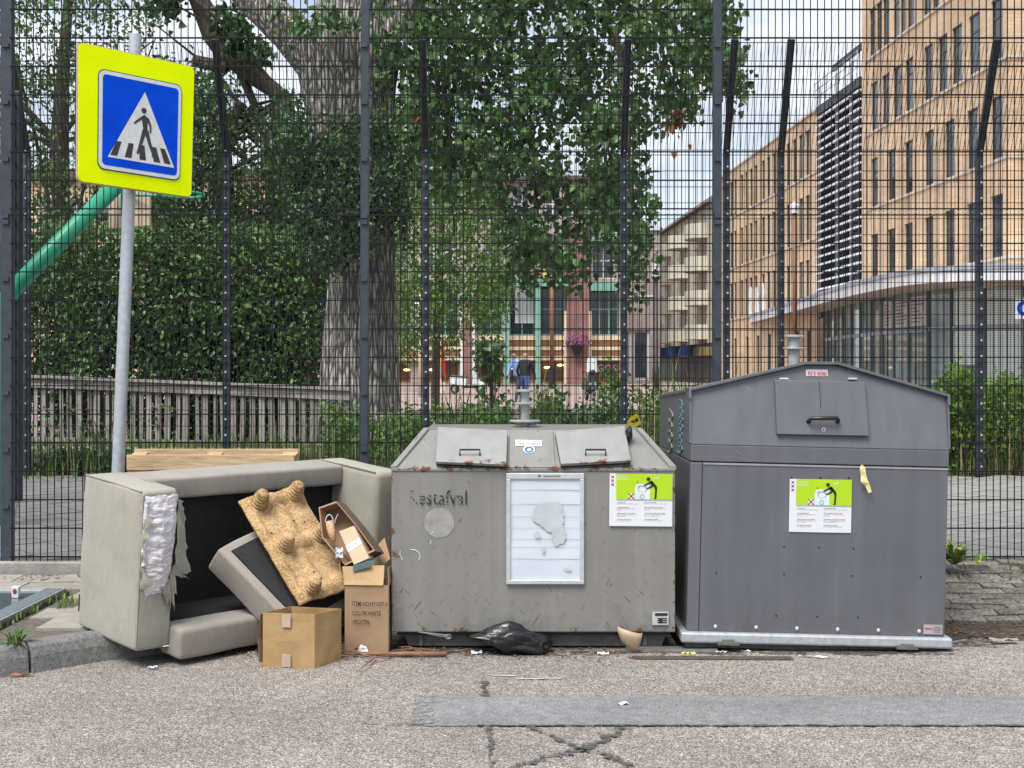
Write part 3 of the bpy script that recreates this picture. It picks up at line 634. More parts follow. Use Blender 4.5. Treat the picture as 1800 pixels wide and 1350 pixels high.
# pictogram traced from the plate itself, in plate coordinates
def bar(u0,v0,u1,v1,w0,w1):
    d = Vector((u1-u0,v1-v0)); n = Vector((-d.y,d.x)).normalized(); return [(u0+n.x*w0,v0+n.y*w0),(u1+n.x*w1,v1+n.y*w1),(u1-n.x*w1,v1-n.y*w1),(u0-n.x*w0,v0-n.y*w0)]
stripes = []
for a, b in ((.335,.290),(.440,.415),(.535,.545),(.640,.672),(.718,.768)):
    stripes.append([(a-.022,.668),(a+.022,.668),(b+.030,.778),(b-.030,.778)])
part(wp, 'zebra_stripes', flat(stripes, .0382), mSignK, world=True)
man = [[(.548+.023*math.cos(k*math.pi/8), .408+.021*math.sin(k*math.pi/8)) for k in range(16)],
       [(.528,.455),(.552,.438),(.585,.460),(.583,.485),(.578,.560),(.546,.560),(.535,.500)],
       bar(.535,.462,.470,.510,.011,.008), bar(.470,.510,.462,.520,.008,.004), bar(.580,.462,.608,.515,.011,.009), bar(.608,.515,.608,.568,.009,.007),
       bar(.556,.555,.530,.640,.019,.014), bar(.530,.640,.496,.738,.014,.009), bar(.572,.555,.600,.640,.019,.014), bar(.600,.640,.640,.736,.014,.009), bar(.636,.736,.622,.742,.007,.004)]
part(wp, 'walking_figure', flat([[(u,v+.0) for u, v in m_] for m_ in man], .0394), mSignK, world=True)
for v in (.2,.8):
    mb = MB(); c = (pbot+(ptop-pbot)*((SP(.5,v).z-pbot.z)/(ptop.z-pbot.z))); mb.lathe([(.046,-.02),(.046,.02)], 16, c); mb.box(c+Vector((.0,-.05,0)), (.10,.06,.03)); part(sg, 'clamp', mb, mGalvD, world=True)
# ------------------------------------------------------------------ information sticker shared by both containers
def sticker(root, loc, w, h, rot, tilt=0, missing=False):
    """parts of the printed instruction sticker; local x right, z up, origin top left"""
    st = inst(root, 'instruction_sticker', (lambda b: b.mesh('instruction_sticker'))(MB().prism([(0,0,0),(w,0,0),(w,0,-h),(0,0,-h)], (0,-.003,0))), loc, rot); st.data.materials.append(mWhite)
    st['label'] = 'white and lime printed instruction sticker'
    def fl(name, polys, mat, y):
        b = MB()
        for pg in polys: b.add([(a*w, y, -c*h) for a, c in pg], [tuple(range(len(pg)))])
        o = inst(st, name, b.mesh(name)); o.data.materials.append(mat); return o
    fl('green_panel', [[(.105,0.0),(1,0.0),(1,.485),(.105,.485)]], mLime, -.0036)
    fl('ground_line', [[(.115,.485),(1,.485),(1,.512),(.115,.512)]], mGreyP, -.0037)
    cr = []
    for k in range(3):
        u, v = .048, .065+.072*k
        cr += [bar(u-.020,v-.024,u+.020,v+.024,.007,.007), bar(u-.020,v+.024,u+.020,v-.024,.007,.007)]
    fl('red_crosses', cr, mRed, -.0037)
    fl('container_print', [[(.40,.28),(.64,.28),(.64,.485),(.40,.485)]], mPaleP, -.0042)
    fl('container_roof_print', [[(.40,.28),(.435,.19),(.62,.19),(.64,.28)]], mWhite, -.0042)
    fl('opening_print', [[(.445,.225),(.59,.225),(.59,.335),(.575,.335),(.46,.335)]], mGreyP, -.0048)
    bag = [(.52+.055*math.cos(k*math.pi/8), .30+.048*math.sin(k*math.pi/8)) for k in range(16)]
    fl('bag_print', [bag], mWhite, -.0054)
    sb = [(.345+.048*math.cos(k*math.pi/6), .43+.052*math.sin(k*math.pi/6)) for k in range(12)]
    fl('wrong_bag_print', [sb], mWhite, -.0042)
    fl('wrong_bag_cross', [bar(.300,.375,.390,.480,.009,.009), bar(.300,.480,.390,.375,.009,.009)], mRed, -.0048)
    o2 = [(.52+.030*math.cos(k*math.pi/8), .435+.040*math.sin(k*math.pi/8)) for k in range(17)]
    fl('bag_outline_print', [bar(*o2[k], *o2[k+1], .003, .003) for k in range(16)]+[bar(.445,.14,.447,.19,.005,.003)], mInk, -.0048)
    hd = [(.615+.030*math.cos(k*math.pi/8), .098+.036*math.sin(k*math.pi/8)) for k in range(16)]
    fig = [hd, bar(.655,.155,.545,.225,.018,.012), bar(.675,.235,.590,.285,.016,.012), bar(.650,.140,.690,.235,.022,.018),
           [(.645,.135),(.672,.130),(.735,.215),(.752,.245),(.752,.30),(.742,.462),(.715,.462),(.722,.30),(.700,.235)], [(.742,.455),(.742,.472),(.700,.472),(.712,.452)]]
    fl('figure_print', fig, mInk, -.006)
    fl('tick_print', [bar(.705,.068,.730,.10,.008,.008), bar(.727,.10,.785,.045,.008,.008)], mWhite, -.0042)
    def tx(u, v, s, size, mat, bold=0, name='print_text'):
        o = inst(st, name, text(s, size*h, mat, bold*h, 1), (u*w, -.0042, -v*h), (R(90),0,0), (.92,1,1)); return o
    tx(.118,.068,'Gemeente\nAmsterdam',.052, mWhite, .0008)
    A1 = [(.555,'• Container vol?'),(.65,'• Containerklep kapot?'),(.765,'• Afval te groot voor de container?'),(.88,'• Voorkom een hoge boete')]
    A2 = [(.582,'Breng uw afval naar de volgende container'),(.677,'Meld het via amsterdam.nl/melding of\nbel 14 020'),(.792,'Kijk op amsterdam.nl/grofafval voor de\nregels in uw buurt'),(.907,'Gooi uw afval in de container')]
    B1 = [(.548,'• If the container is full'),(.643,'• If the container lid does not work'),(.758,'• Waste that is too big for the container'),(.873,'• Avoid getting a hefty fine')]
    B2 = [(.575,'Please take your rubbish to the next container'),(.670,'Please report it via amsterdam.nl/report or\ncall 14 020'),(.785,'Please see amsterdam.nl/bulkywaste for the\nrules in your neighbourhood'),(.900,'Throw your waste into the container')]
    for col, ux in ((A1,.118),(B1,.552)):
        for i, (v, s) in enumerate(col): tx(ux, v, s, .027, mInkG if i in (0,3) else M('dark_red_ink', (.30,.06,.09), .6), .0006)
    for col, ux in ((A2,.118),(B2,.552)):
        for v, s in col: tx(ux, v, s, .0255, mInkG)
    return st
# ------------------------------------------------------------------ old grey container (left)
CD = 7.0; PM = F/CD
ca_ = thing('waste_container', 'old scuffed light grey steel waste container with two top flaps and rusty edges', 'waste container', (X(937.5,CD),CD,0))
hw = .794
def ax(px): return X(px,CD)-ca_.location.x
def az_(py): return Z(py,CD)
def hip(mb, z0, z1, zt, ins, dep, sl_):
    mb.add([(-hw,0,z0),(hw,0,z0),(hw,dep,z0),(-hw,dep,z0),(-hw,0,z1),(hw,0,z1),(hw,dep,z1),(-hw,dep,z1),(-hw+ins,sl_,zt),(hw-ins,sl_,zt),(hw-ins,dep-sl_,zt),(-hw+ins,dep-sl_,zt)],
      [(3,2,1,0),(0,1,5,4),(1,2,6,5),(2,3,7,6),(3,0,4,7),(4,5,9,8),(5,6,10,9),(6,7,11,10),(7,4,8,11),(8,9,10,11)])
mb = MB(); hip(mb, .105, 1.02, 1.225, .165, 1.25, .26); part(ca_, 'body', mb, mContA, bevel=.007)
# folded seam along the hips
for sx_ in (-1,1):
    mb = MB(); mb.hexa([(sx_*(hw+.004),-.004,1.012),(sx_*(hw-.03),-.004,1.012),(sx_*(hw-.195),.255,1.217),(sx_*(hw-.165),.255,1.217),(sx_*(hw+.004),-.004,1.034),(sx_*(hw-.028),-.004,1.034),(sx_*(hw-.193),.252,1.238),(sx_*(hw-.163),.252,1.238)])
    part(ca_, 'hip_seam', mb, mContA)
mb = MB(); mb.bb(-hw+.002,hw-.002,-.006,.02,1.006,1.024); part(ca_, 'front_fold', mb, mContA, bevel=.004)
# skid base
mb = MB(); mb.prism([(ax(703),.07,.108),(ax(1178),.07,.108),(ax(1166),.07,.012),(ax(716),.07,.012)], (0,1.1,0)); part(ca_, 'skid', mb, mSkid, bevel=.006)
mb = MB(); mb.bb(-hw+.03,hw-.03,.02,1.22,.085,.104); part(ca_, 'floor_plate', mb, mRub)
for pa in (735,1132): mb = MB(); mb.bb(ax(pa),ax(pa+7),.05,.07,.02,.1); part(ca_, 'skid_rib', mb, mSkid)
# flaps: plates a little proud of the sloping front, hinged at the ridge
sv = Vector((0,.26,.205)); sv_n = sv.normalized(); nn = Vector((0,-.205,.26)).normalized()
def SL(px, py, h=0):
    # point on the slope seen at this pixel, lifted by h
    dvec = Vector(((px-CX)/F, 1, -(py-HY)/F)); o_ = Vector((0,0,CH)); p0 = Vector((0,CD,1.02))+nn*h
    t = (p0-o_).dot(nn)/dvec.dot(nn); return o_+dvec*t
for fl_i, (q4, hx) in enumerate(((((770,750),(892,756),(890,817),(766,812)), 826), (((976,758),(1098,748),(1109,810),(986,816)), 1047))):
    lab = 'grey sheet steel flap with bar handle'
    tl, tr, br_, bl_ = [SL(*p, .045) for p in q4]
    mb = MB(); mb.hexa([bl_-nn*.016, br_-nn*.016, tr-nn*.03, tl-nn*.03, bl_+nn*.004, br_+nn*.004, tr, tl])
    fo = part(ca_, 'flap', mb, mContLid, world=True, bevel=.003, label=lab)
    mb = MB(); a = bl_-nn*.03+sv_n*.012; b = br_-nn*.03+sv_n*.012
    mb.hexa([bl_-nn*.04+sv_n*.02, br_-nn*.04+sv_n*.02, tr-nn*.06, tl-nn*.06, bl_-nn*.018+sv_n*.01, br_-nn*.018+sv_n*.01, tr-nn*.032, tl-nn*.032]); part(ca_, 'flap_frame', mb, mRub, world=True)
    c = SL(hx, 800, .05); w = .056
    mb = MB(); mb.tube([c+Vector((-w,0,0)), c+Vector((-w,0,0))+nn*.03+sv_n*.012, c+Vector((w,0,0))+nn*.03+sv_n*.012, c+Vector((w,0,0))], .0055, 6); part(fo, 'handle', mb, mSteelK, world=True)
    mb = MB()
    for k in range(2):
        e = tl*(1-(.2+.6*k))+tr*(.2+.6*k); mb.tube([e+Vector((-.04,0,-.01)), e+Vector((.04,0,-.01))], .01, 8)
    part(ca_, 'hinge', mb, mContA, world=True)
# ridge plate with the number sticker
mb = MB(); a = [SL(897,757,.004), SL(972,757,.004), SL(976,822,.004), SL(894,822,.004)]
mb.hexa([a[3]-nn*.006,a[2]-nn*.006,a[1]-nn*.006,a[0]-nn*.006,a[3]+nn*.004,a[2]+nn*.004,a[1]+nn*.004,a[0]+nn*.004]); part(ca_, 'centre_strap', mb, mContA, world=True, bevel=.003)
mb = MB(); a = [SL(906,773,.012), SL(952,774,.012), SL(952,784.5,.012), SL(906,783.5,.012)]; mb.add(a, [(0,1,2,3)]); ns = part(ca_, 'number_sticker', mb, mWhite, world=True)
ang = math.atan2(.205,.26)
def slope_text(root, s, size, mat, px, py, h, sx=1):
    p = wmat(root).inverted() @ SL(px,py,h); return inst(root, 'sticker_text', text(s,size,mat), p, (ang,0,0), (sx,1,1))
slope_text(ns, 'RE M18932', .026, mRed, 913, 782.3, .014, 1.0)
mb = MB(); c = SL(930,790,.012); mb.disc(c, (1,0,0), sv_n, .033, 24); rs = part(ca_, 'round_sticker', mb, mWhite, world=True)
mb = MB(); c = SL(930,790,.014); mb.disc(c, (1,0,0), sv_n, .026, 24, .013); part(rs, 'blue_ring_print', mb, M('sticker_blue', (.03,.13,.30), .5), world=True)
# lifting mushroom
def mushroom(root, cx, cy, z0, spec, rpole, mat):
    mb = MB(); mb.lathe([(rpole,z0),(rpole,spec[-1][1])], 18, (cx,cy,0)); part(root, 'lifting_post', mb, mat, smooth=True, bevel=.003)
    for r, z, t in spec:
        mb = MB(); mb.lathe([(r,z-t/2),(r,z+t/2)], 26, (cx,cy,0)); part(root, 'lifting_disc', mb, mat, bevel=.003)
cy = .62; dd = CD+cy; zz = lambda py: Z(py,dd); rr = lambda w: w/2*dd/F
mushroom(ca_, X(923,dd)-ca_.location.x, cy, 1.22, [(rr(52),zz(757),.012),(rr(54),zz(740),.012),(rr(40),zz(709),.012),(rr(33),zz(687),.016)], rr(16), mGalvD)
for sx_ in (-1,1): mb = MB(); mb.prism([(X(923,dd)-ca_.location.x+sx_*.02,cy-.02,1.235),(X(923,dd)-ca_.location.x+sx_*.07,cy-.02,1.235),(X(923,dd)-ca_.location.x+sx_*.02,cy-.02,1.275)], (0,.01,0)); part(ca_, 'gusset', mb, mGalvD)
# faded stencilled word and pale circle
mStc = M('worn_stencil_ink', (.012,.012,.012), .6); t, b, K = nodes(mStc)
tcn = [n for n in t.nodes if n.type == 'TEX_COORD'][0]; nz = t.nodes.new('ShaderNodeTexNoise'); nz.inputs['Scale'].default_value = 55; nz.inputs['Detail'].default_value = 3; K(tcn.outputs['Object'], nz.inputs[0])
sx = t.nodes.new('ShaderNodeSeparateXYZ'); K(tcn.outputs['Object'], sx.inputs[0])
m1 = t.nodes.new('ShaderNodeMapRange'); m1.inputs[1].default_value = .05; m1.inputs[2].default_value = .13; m1.inputs[3].default_value = -.07; m1.inputs[4].default_value = .04; K(sx.outputs[0], m1.inputs[0])
m2 = t.nodes.new('ShaderNodeMath'); m2.operation = 'ADD'; K(nz.outputs[0], m2.inputs[0]); K(m1.outputs[0], m2.inputs[1])
m3 = t.nodes.new('ShaderNodeMapRange'); m3.inputs[1].default_value = .46; m3.inputs[2].default_value = .51; K(m2.outputs[0], m3.inputs[0])
tr = t.nodes.new('ShaderNodeBsdfTransparent'); ms = t.nodes.new('ShaderNodeMixShader'); K(m3.outputs[0], ms.inputs[0]); K(tr.outputs[0], ms.inputs[1]); K(b.outputs[0], ms.inputs[2]); K(ms.outputs[0], t.nodes['Material Output'].inputs[0])
put_text(ca_, 'stencil_lettering', 'Restafval', .118, mStc, (ax(717),-.0085,az_(887)), bold=.0, sx=.80)
mb = MB(); mb.disc((ax(772),-.0022,az_(919)), (1,0,0), (0,0,1), 26.5/PM, 36); part(ca_, 'pale_round_mark', mb, M('sticker_ghost', (.27,.265,.245), .5, var=.2, scale=20))
# rubbed marks
for pts_ in (((722,966),(730,967),(737,972),(739,980),(736,984)),((756,940),(762,934)),((704,968),(703,975),(708,985)),((758,950),(757,957))):
    mb = MB(); mb.tube([(ax(a),-.0015,az_(b)) for a, b in pts_], .0022, 4); part(ca_, 'paint_scrape', mb, mWhite)
# poster frame
px0, px1, py0, py1 = 890, 1026.5, 831.5, 1026
x0, x1, z1_, z0_ = ax(px0), ax(px1), az_(py0), az_(py1)
pf = thing_child = part(ca_, 'poster_frame', (lambda b: (b.bb(x0,x1,-.022,-.0,z1_-.032,z1_), b.bb(x0,x1,-.022,-.0,z0_,z0_+.022), b.bb(x0,x0+.024,-.0215,-.001,z0_+.022,z1_-.032), b.bb(x1-.024,x1,-.0215,-.001,z0_+.022,z1_-.032), b)[-1])(MB()), mAlu, bevel=.003)
pn = random.Random(3)
def paperz(u, v): return -.010-.003*noise.noise((u*3,v*5,0))-.002*math.sin(v*9)
mb = MB(); mb.grid(10, 14, lambda u, v: Vector((x0+.022+(x1-x0-.044)*u, paperz(u,v), z0_+.02+(z1_-z0_-.05)*v))); part(pf, 'poster_sheet', mb, mPaper, smooth=True)
mb = MB()
for v in (.22,.34,.42,.53,.64,.76,.90):
    b_ = z0_+.02+(z1_-z0_-.05)*v; mb.add([(x0+.024,-.0165,b_-.0015),(x1-.024,-.0165,b_-.0015+pn.uniform(-.004,.004)),(x1-.024,-.0165,b_+.002),(x0+.024,-.0165,b_+.0015)], [(0,1,2,3)])
part(pf, 'fold_line', mb, mLitW)
def blob(cx, cz, rx_, rz_, seed, n=34):
    q = random.Random(seed); return [(cx+rx_*math.cos(2*math.pi*k/n)*(1+.35*noise.noise((1.6*math.cos(2*math.pi*k/n)+seed,1.6*math.sin(2*math.pi*k/n),seed*.7))+.06*q.uniform(-1,1)), -.0172-.0003*seed, cz+rz_*math.sin(2*math.pi*k/n)*(1+.35*noise.noise((1.6*math.cos(2*math.pi*k/n)+seed,1.6*math.sin(2*math.pi*k/n),seed*.7)))) for k in range(n)]
for px, py, a, b_, s_ in ((965,908,27,24,1),(982,938,11,20,4),(945,940,5,5,6),(998,1000,7,3,8),(955,966,3,6,9)):
    pts = blob(ax(px), az_(py), a/PM, b_/PM, s_); mb = MB(); mb.add(pts, [tuple(range(len(pts)))]); part(pf, 'torn_patch', mb, mWet)
mb = MB(); mb.disc((ax(948),-.0225,az_(836)),(1,0,0),(0,0,1),.009,12); mb.add([(ax(955),-.0225,az_(838)),(ax(985),-.0225,az_(837.5)),(ax(985),-.0225,az_(835)),(ax(955),-.0225,az_(835.5))],[(0,1,2,3)]); part(pf, 'frame_plate', mb, mInkG)
sticker(ca_, (ax(1071.5),-.0085,az_(832)), 110.5/PM, 92/PM, (0,R(.6),0))
# type plate
mb = MB(); mb.bb(ax(1146),ax(1175),-.012,-.004,az_(1098),az_(1075)); tp = part(ca_, 'type_plate', mb, mAlu, bevel=.001)
mb = MB(); mb.bb(ax(1151),ax(1173),-.0135,-.012,az_(1082),az_(1077)); 
for k in range(3): mb.bb(ax(1155),ax(1172),-.0135,-.012,az_(1087.5+k*3.5),az_(1085.5+k*3.5))
mb.bb(ax(1158),ax(1164),-.0139,-.0121,az_(1095),az_(1086)); part(tp, 'plate_print', mb, mInk)
# ------------------------------------------------------------------ newer anthracite container (right)
cb = thing('waste_container', 'clean dark anthracite waste container with gabled roof and black-handled hatch', 'waste container', (X(1433,CD),CD,0), (0,R(1.35),0))
def bx(px): return X(px,CD)-cb.location.x
HB, DP = .722, 1.5
mb = MB(); mb.bb(-HB,HB,0,DP,.095,1.042); part(cb, 'lower_body', mb, mContB, bevel=.008)
mb = MB(); mb.bb(-HB-.0005,HB+.0005,-.002,DP-.01,1.047,1.138); part(cb, 'band', mb, mContB, bevel=.004)
mb = MB(); mb.bb(-HB+.004,HB-.004,.004,DP-.02,1.03,1.06); part(cb, 'seam_gap', mb, mRub)
prof = [(-HB,1.445),(-.072,1.600),(.108,1.604),(HB,1.445)]
fr = [(-HB,0,1.139),(HB,0,1.139)]; lean = .11
def fy(z): return lean*(z-1.139)/.465
front = [(-HB,-.001,1.139),(HB,-.001,1.139),(HB,fy(1.445),1.445),(.108,fy(1.604),1.604),(-.072,fy(1.600),1.600),(-HB,fy(1.445),1.445)]
back = [(-HB,DP-.01,1.139),(HB,DP-.01,1.139),(HB,DP-.01,1.375),(.108,DP-.01,1.535),(-.072,DP-.01,1.531),(-HB,DP-.01,1.375)]
mb = MB(); mb.add(front+back, [(0,1,2,3,4,5),(11,10,9,8,7,6)]+[(i,(i+1)%6,6+(i+1)%6,6+i) for i in range(6)]); part(cb, 'upper_body', mb, mContB, bevel=.005)
rp_ = [(-HB-.012,1.452),(-.074,1.618),(.110,1.622),(HB+.012,1.452)]
mb = MB(); yA, yB = -.012, DP+.01; th = .016
for (xa,za),(xb,zb) in zip(rp_[:-1],rp_[1:]):
    dz = -.022 if xb < 0 or xa > .05 else 0
    za2 = za-.066; zb2 = zb-.066
    ya_, yb_ = fy(za)-.035, fy(zb)-.035; mb.hexa([(xa,ya_,za-th),(xb,yb_,zb-th),(xb,yB,zb2-th),(xa,yB,za2-th),(xa,ya_,za),(xb,yb_,zb),(xb,yB,zb2),(xa,yB,za2)])
part(cb, 'roof', mb, mContB, bevel=.002)
mb = MB()
for sx_ in (-1,1):
    xa = sx_*(HB+.012); mb.hexa([(xa-sx_*.012,fy(1.4)-.035,1.395),(xa,fy(1.4)-.035,1.395),(xa,.16,1.42),(xa-sx_*.012,.16,1.42),(xa-sx_*.012,fy(1.45)-.035,1.452),(xa,fy(1.45)-.035,1.452),(xa,.16,1.452),(xa-sx_*.012,.16,1.452)])
    mb.hexa([(xa-sx_*.014,.0,1.15),(xa-sx_*.004,.0,1.15),(xa-sx_*.004,.02,1.15),(xa-sx_*.014,.02,1.15),(xa-sx_*.014,.05,1.45),(xa-sx_*.004,.05,1.45),(xa-sx_*.004,.085,1.45),(xa-sx_*.014,.085,1.45)])
part(cb, 'roof_lip', mb, mContB)
mb = MB(); mb.bb(bx(1227)-.002,bx(1227)+.002,-.0025,.01,.1,1.04); part(cb, 'corner_seam', mb, mRub)
mb = MB(); mb.bb(bx(1229),HB-.004,-.004,.0,1.030,1.040); part(cb, 'front_trim', mb, M('bare_edge', (.26,.26,.28), .4))
# lower frame
mb = MB(); zf0, zf1 = .036, .104; e = .035
mb.hexa([(-HB-e,-e,zf0),(HB+e,-e,zf0),(HB+e,DP+e,zf0),(-HB-e,DP+e,zf0),(-HB-e,-e,zf1-.008),(HB+e,-e,zf1-.008),(HB+e,DP+e,zf1-.008),(-HB-e,DP+e,zf1-.008)]); part(cb, 'base_frame', mb, mGalv, bevel=.012)
mb = MB(); mb.bb(-HB,HB,.03,DP,.0,.036); part(cb, 'base_skid', mb, mSkid)
for px in (1278,1590): mb = MB(); mb.bb(bx(px)-.06,bx(px)+.06,-.052,-.03,.03,.052); mb.bb(bx(px)-.035,bx(px)+.035,-.05,-.03,.05,.062); part(cb, 'floor_hinge', mb, mSkid, bevel=.003)
mb = MB()
for k in range(6): mb.ball((bx(1256.5)+k*71.6/PM,-.004,.125), (.0115,.008,.0115), 10)
part(cb, 'bolts', mb, mBolt, smooth=True, kind='stuff')
mb = MB()
for px, py in ((1374,961),(1435,962),(1496,964),(1256,1007),(1375,1009),(1495,1012),(1615,1014),(1363,1082),(1435,1084),(1507,1085)):
    mb.disc((bx(px),-.0022,az_(py)+bx(px)*.0236), (1,0,0), (0,0,1), .0052, 10)
part(cb, 'rivet_holes', mb, mInk, kind='stuff')
# hatch
def hp_(px, py, h=0):   # local point on the leaning front above the band
    x = bx(px); z = Z(py,CD)+x*.0236; y = fy(z)
    return Vector((x, y-h, z))
q4 = [hp_(1355,668), hp_(1514,671), hp_(1518,766), hp_(1356,763)]
mb = MB(); o_ = Vector((0,-.03,0)); mb.hexa([q4[3]+o_*.1,q4[2]+o_*.1,q4[2],q4[3],q4[0]+o_*.1,q4[1]+o_*.1,q4[1],q4[0]]); mb = MB()
mb.hexa([q4[3]+o_,q4[2]+o_,q4[2]+Vector((0,.004,0)),q4[3]+Vector((0,.004,0)),q4[0]+o_,q4[1]+o_,q4[1]+Vector((0,.004,0)),q4[0]+Vector((0,.004,0))])
ht = part(cb, 'hatch', mb, mContB, bevel=.004)
mb = MB(); a = hp_(1433.5,671,.0315); b_ = hp_(1434.5,718,.0315); mb.hexa([b_+Vector((-.0015,0,0)),b_+Vector((.0015,0,0)),b_+Vector((.0015,.002,0)),b_+Vector((-.0015,.002,0)),a+Vector((-.0015,0,0)),a+Vector((.0015,0,0)),a+Vector((.0015,.002,0)),a+Vector((-.0015,.002,0))]); part(ht, 'hatch_seam', mb, mRub)
h0, h1 = hp_(1412,741,.03), hp_(1463,741,.03); up_ = Vector((0,-.035,.012))
mb = MB(); mb.tube([h0, h0+up_*.6, h0+up_+Vector((.012,0,.008)), h1+up_+Vector((-.012,0,.008)), h1+up_*.6, h1], [.010,.011,.012,.012,.011,.010], 8); mb.ball(h0,(.014,.01,.014),8); mb.ball(h1,(.014,.01,.014),8); part(ht, 'handle', mb, mBlack, smooth=True)
mb = MB(); mb.ball(h0+Vector((0,-.012,.0)), .004, 6); mb.ball(h1+Vector((0,-.012,.0)), .004, 6); part(ht, 'handle_screws', mb, mBolt, kind='stuff')
c = hp_(1438,754.5,.031); mb = MB(); mb.disc(c,(1,0,0),(0,0,1),.012,16); mb.disc(c+Vector((0,-.002,0)),(1,0,0),(0,0,1),.0125,16,.009); lk = part(ht, 'lock', mb, mBolt)
mb = MB(); mb.disc(c+Vector((0,-.003,0)),(1,0,0),(0,0,1),.004,8); part(lk, 'keyhole', mb, mInk)
for px in (1372,1494):
    c = hp_(px,666,.008); mb = MB(); mb.box(c, (.05,.018,.012)); mb.tube([c+Vector((-.022,-.01,0)),c+Vector((.022,-.01,0))],.006,8); part(cb, 'hinge', mb, mBolt)
a = [hp_(1412,661,.004), hp_(1451,661.5,.004), hp_(1451,649.5,.004), hp_(1412,649,.004)]
mb = MB(); mb.add(a, [(0,1,2,3)]); np_ = part(cb, 'number_plate', mb, M('sticker_pale', (.48,.44,.48), .4))
tl_ = math.atan2(lean,.465)
inst(np_, 'plate_text', text('RE B 00085', .030, mRed, .0004), hp_(1415.5,659.3,.0062), (R(90)-tl_,0,0), (.76,1,1))
sticker(cb, (bx(1381),-.0022,az_(841.5)+bx(1381)*.0236), 109/PM, 93/PM, (0,R(-.3),0))
mb = MB()
for px in (1384,1435,1485): mb.disc((bx(px),-.0025,az_(840)+bx(px)*.0236),(1,0,0),(0,0,1),.006,10)
part(cb, 'sticker_holes', mb, mInk, kind='stuff')
mb = MB(); mb.bb(bx(1622),bx(1655),-.006,-.001,az_(1114.5)+bx(1640)*.0236,az_(1098)+bx(1640)*.0236); tp = part(cb, 'type_plate', mb, M('pale_plate', (.33,.32,.34), .4))
mb = MB(); zz0 = az_(1106)+bx(1640)*.0236
mb.bb(bx(1624),bx(1637),-.0072,-.006,zz0,zz0+.006)
part(tp, 'plate_red_print', mb, mRed)
mb = MB()
for k in range(4): mb.bb(bx(1639),bx(1653),-.0072,-.006,zz0-.016+k*.009,zz0-.013+k*.009)
part(tp, 'plate_print', mb, mInkG)
cy = .75; dd = CD+cy
xm = X(1384,dd)-cb.location.x
mushroom(cb, xm, cy, 1.50, [(rr(37),zz(612),.014),(rr(34),zz(591),.016)], rr(20), mGalvD)
# graffiti tag on the left side
mTag = M('graffiti_pale', (.20,.22,.22), .6); mTagC = M('graffiti_cyan', (.10,.20,.24), .6)
def squig(y0, z0, h, n, w, seed, mat):
    q = random.Random(seed); pts = []
    for k in range(n*8+1):
        t = k/(n*8); a = t*n*2*math.pi; pts.append(Vector((-HB-.004, y0+w*math.cos(a)*(.7+.4*q.random()), z0-h*t+.022*math.sin(a)*(.6+.6*q.random()))))
    mb = MB(); mb.tube(pts, .004, 4); part(cb, 'graffiti', mb, mat)
squig(.42, 1.37, .30, 7, .085, 3, mTagC)
squig(.9, 1.30, .26, 4, .12, 8, mTag)
# ------------------------------------------------------------------ sofa lying on its back, seat towards the street
def soft(root, name, mb, mat, r=.03, lvl=2, label=None, wob=.006, seed=0):
    """upholstered block: bevelled, subdivided and slightly uneven"""
    me = mb.mesh(name); b = bmesh.new(); b.from_mesh(me)
    bmesh.ops.recalc_face_normals(b, faces=b.faces)
    bmesh.ops.bevel(b, geom=list(b.edges), offset=r, segments=4, profile=.5, affect='EDGES')
    long = [e for e in b.edges if e.calc_length() > .12]
    for _ in range(3):
        long = [e for e in b.edges if e.calc_length() > .12]
        if long: bmesh.ops.subdivide_edges(b, edges=long, cuts=1, use_grid_fill=True)
    b.normal_update()
    for v in b.verts:
        v.co += v.normal*(noise.noise(v.co*4+Vector((seed,0,0)))*wob+noise.noise(v.co*11+Vector((0,seed,0)))*wob*.35)
    b.to_mesh(me); b.free()
    return part(root, name, me, mat, smooth=True, label=label, fix=False)
su = Vector((.683,.730,0)).normalized(); sa_ = Vector((su.y,-su.x,0))
R0 = Vector((-2.42,6.96,.155))
rotm = Matrix((su, sa_, Vector((0,0,1)))).transposed()
# right-handed frame: x along the length, y towards the camera side is left-handed, so use (x, -y, z)
rotm = Matrix((su, -sa_, Vector((0,0,1)))).transposed() @ Matrix.Rotation(R(5.5),3,'X')
sofa = thing('sofa', 'discarded greige sofa tipped on its back with a torn armrest and bare black lining', 'sofa', R0, rotm.to_euler())
def sb(x0,x1,y0,y1,z0,z1): return MB().bb(x0,x1,-y1,-y0,z0,z1)
LN = 1.82
la = soft(sofa, 'armrest', sb(0,.205,0,.62,0,.85), mSofa, .022, seed=1, label='torn armrest with white wadding bursting out')
ra = soft(sofa, 'armrest', sb(LN-.205,LN,0,.60,.02,.85), mSofa, .04, seed=2)
soft(sofa, 'seat_front_rail', sb(.20,LN-.20,0,.27,.72,.845), mSofa2, .022, seed=3)
soft(sofa, 'backrest_top_rail', sb(.20,LN-.22,.52,.72,-.055,.115), mSofa2, .028, seed=4)
part(sofa, 'seat_lining', sb(.19,LN-.19,.02,.17,.06,.74), mLin, label='black lining of the seat without cushions')
part(sofa, 'back_lining', sb(.19,LN-.19,.1,.54,-.02,.085), mLin)
part(sofa, 'back_panel', sb(.06,LN-.06,.02,.42,-.02,-.005), mLegW)
for x in (.03,LN-.09):
    for z in (.06,.74):
        mb = MB(); mb.bb(x,x+.06,.0,.055,z,z+.10); part(sofa, 'leg', mb, mLegW, bevel=.004)
for x_ in (.004,.201):
    mb = MB(); mb.tube([(x_,-.02,.846),(x_+.002*(1 if x_<.1 else -1),-.3,.849),(x_,-.6,.846)], .0045, 6); part(la, 'piping', mb, mSofa2)
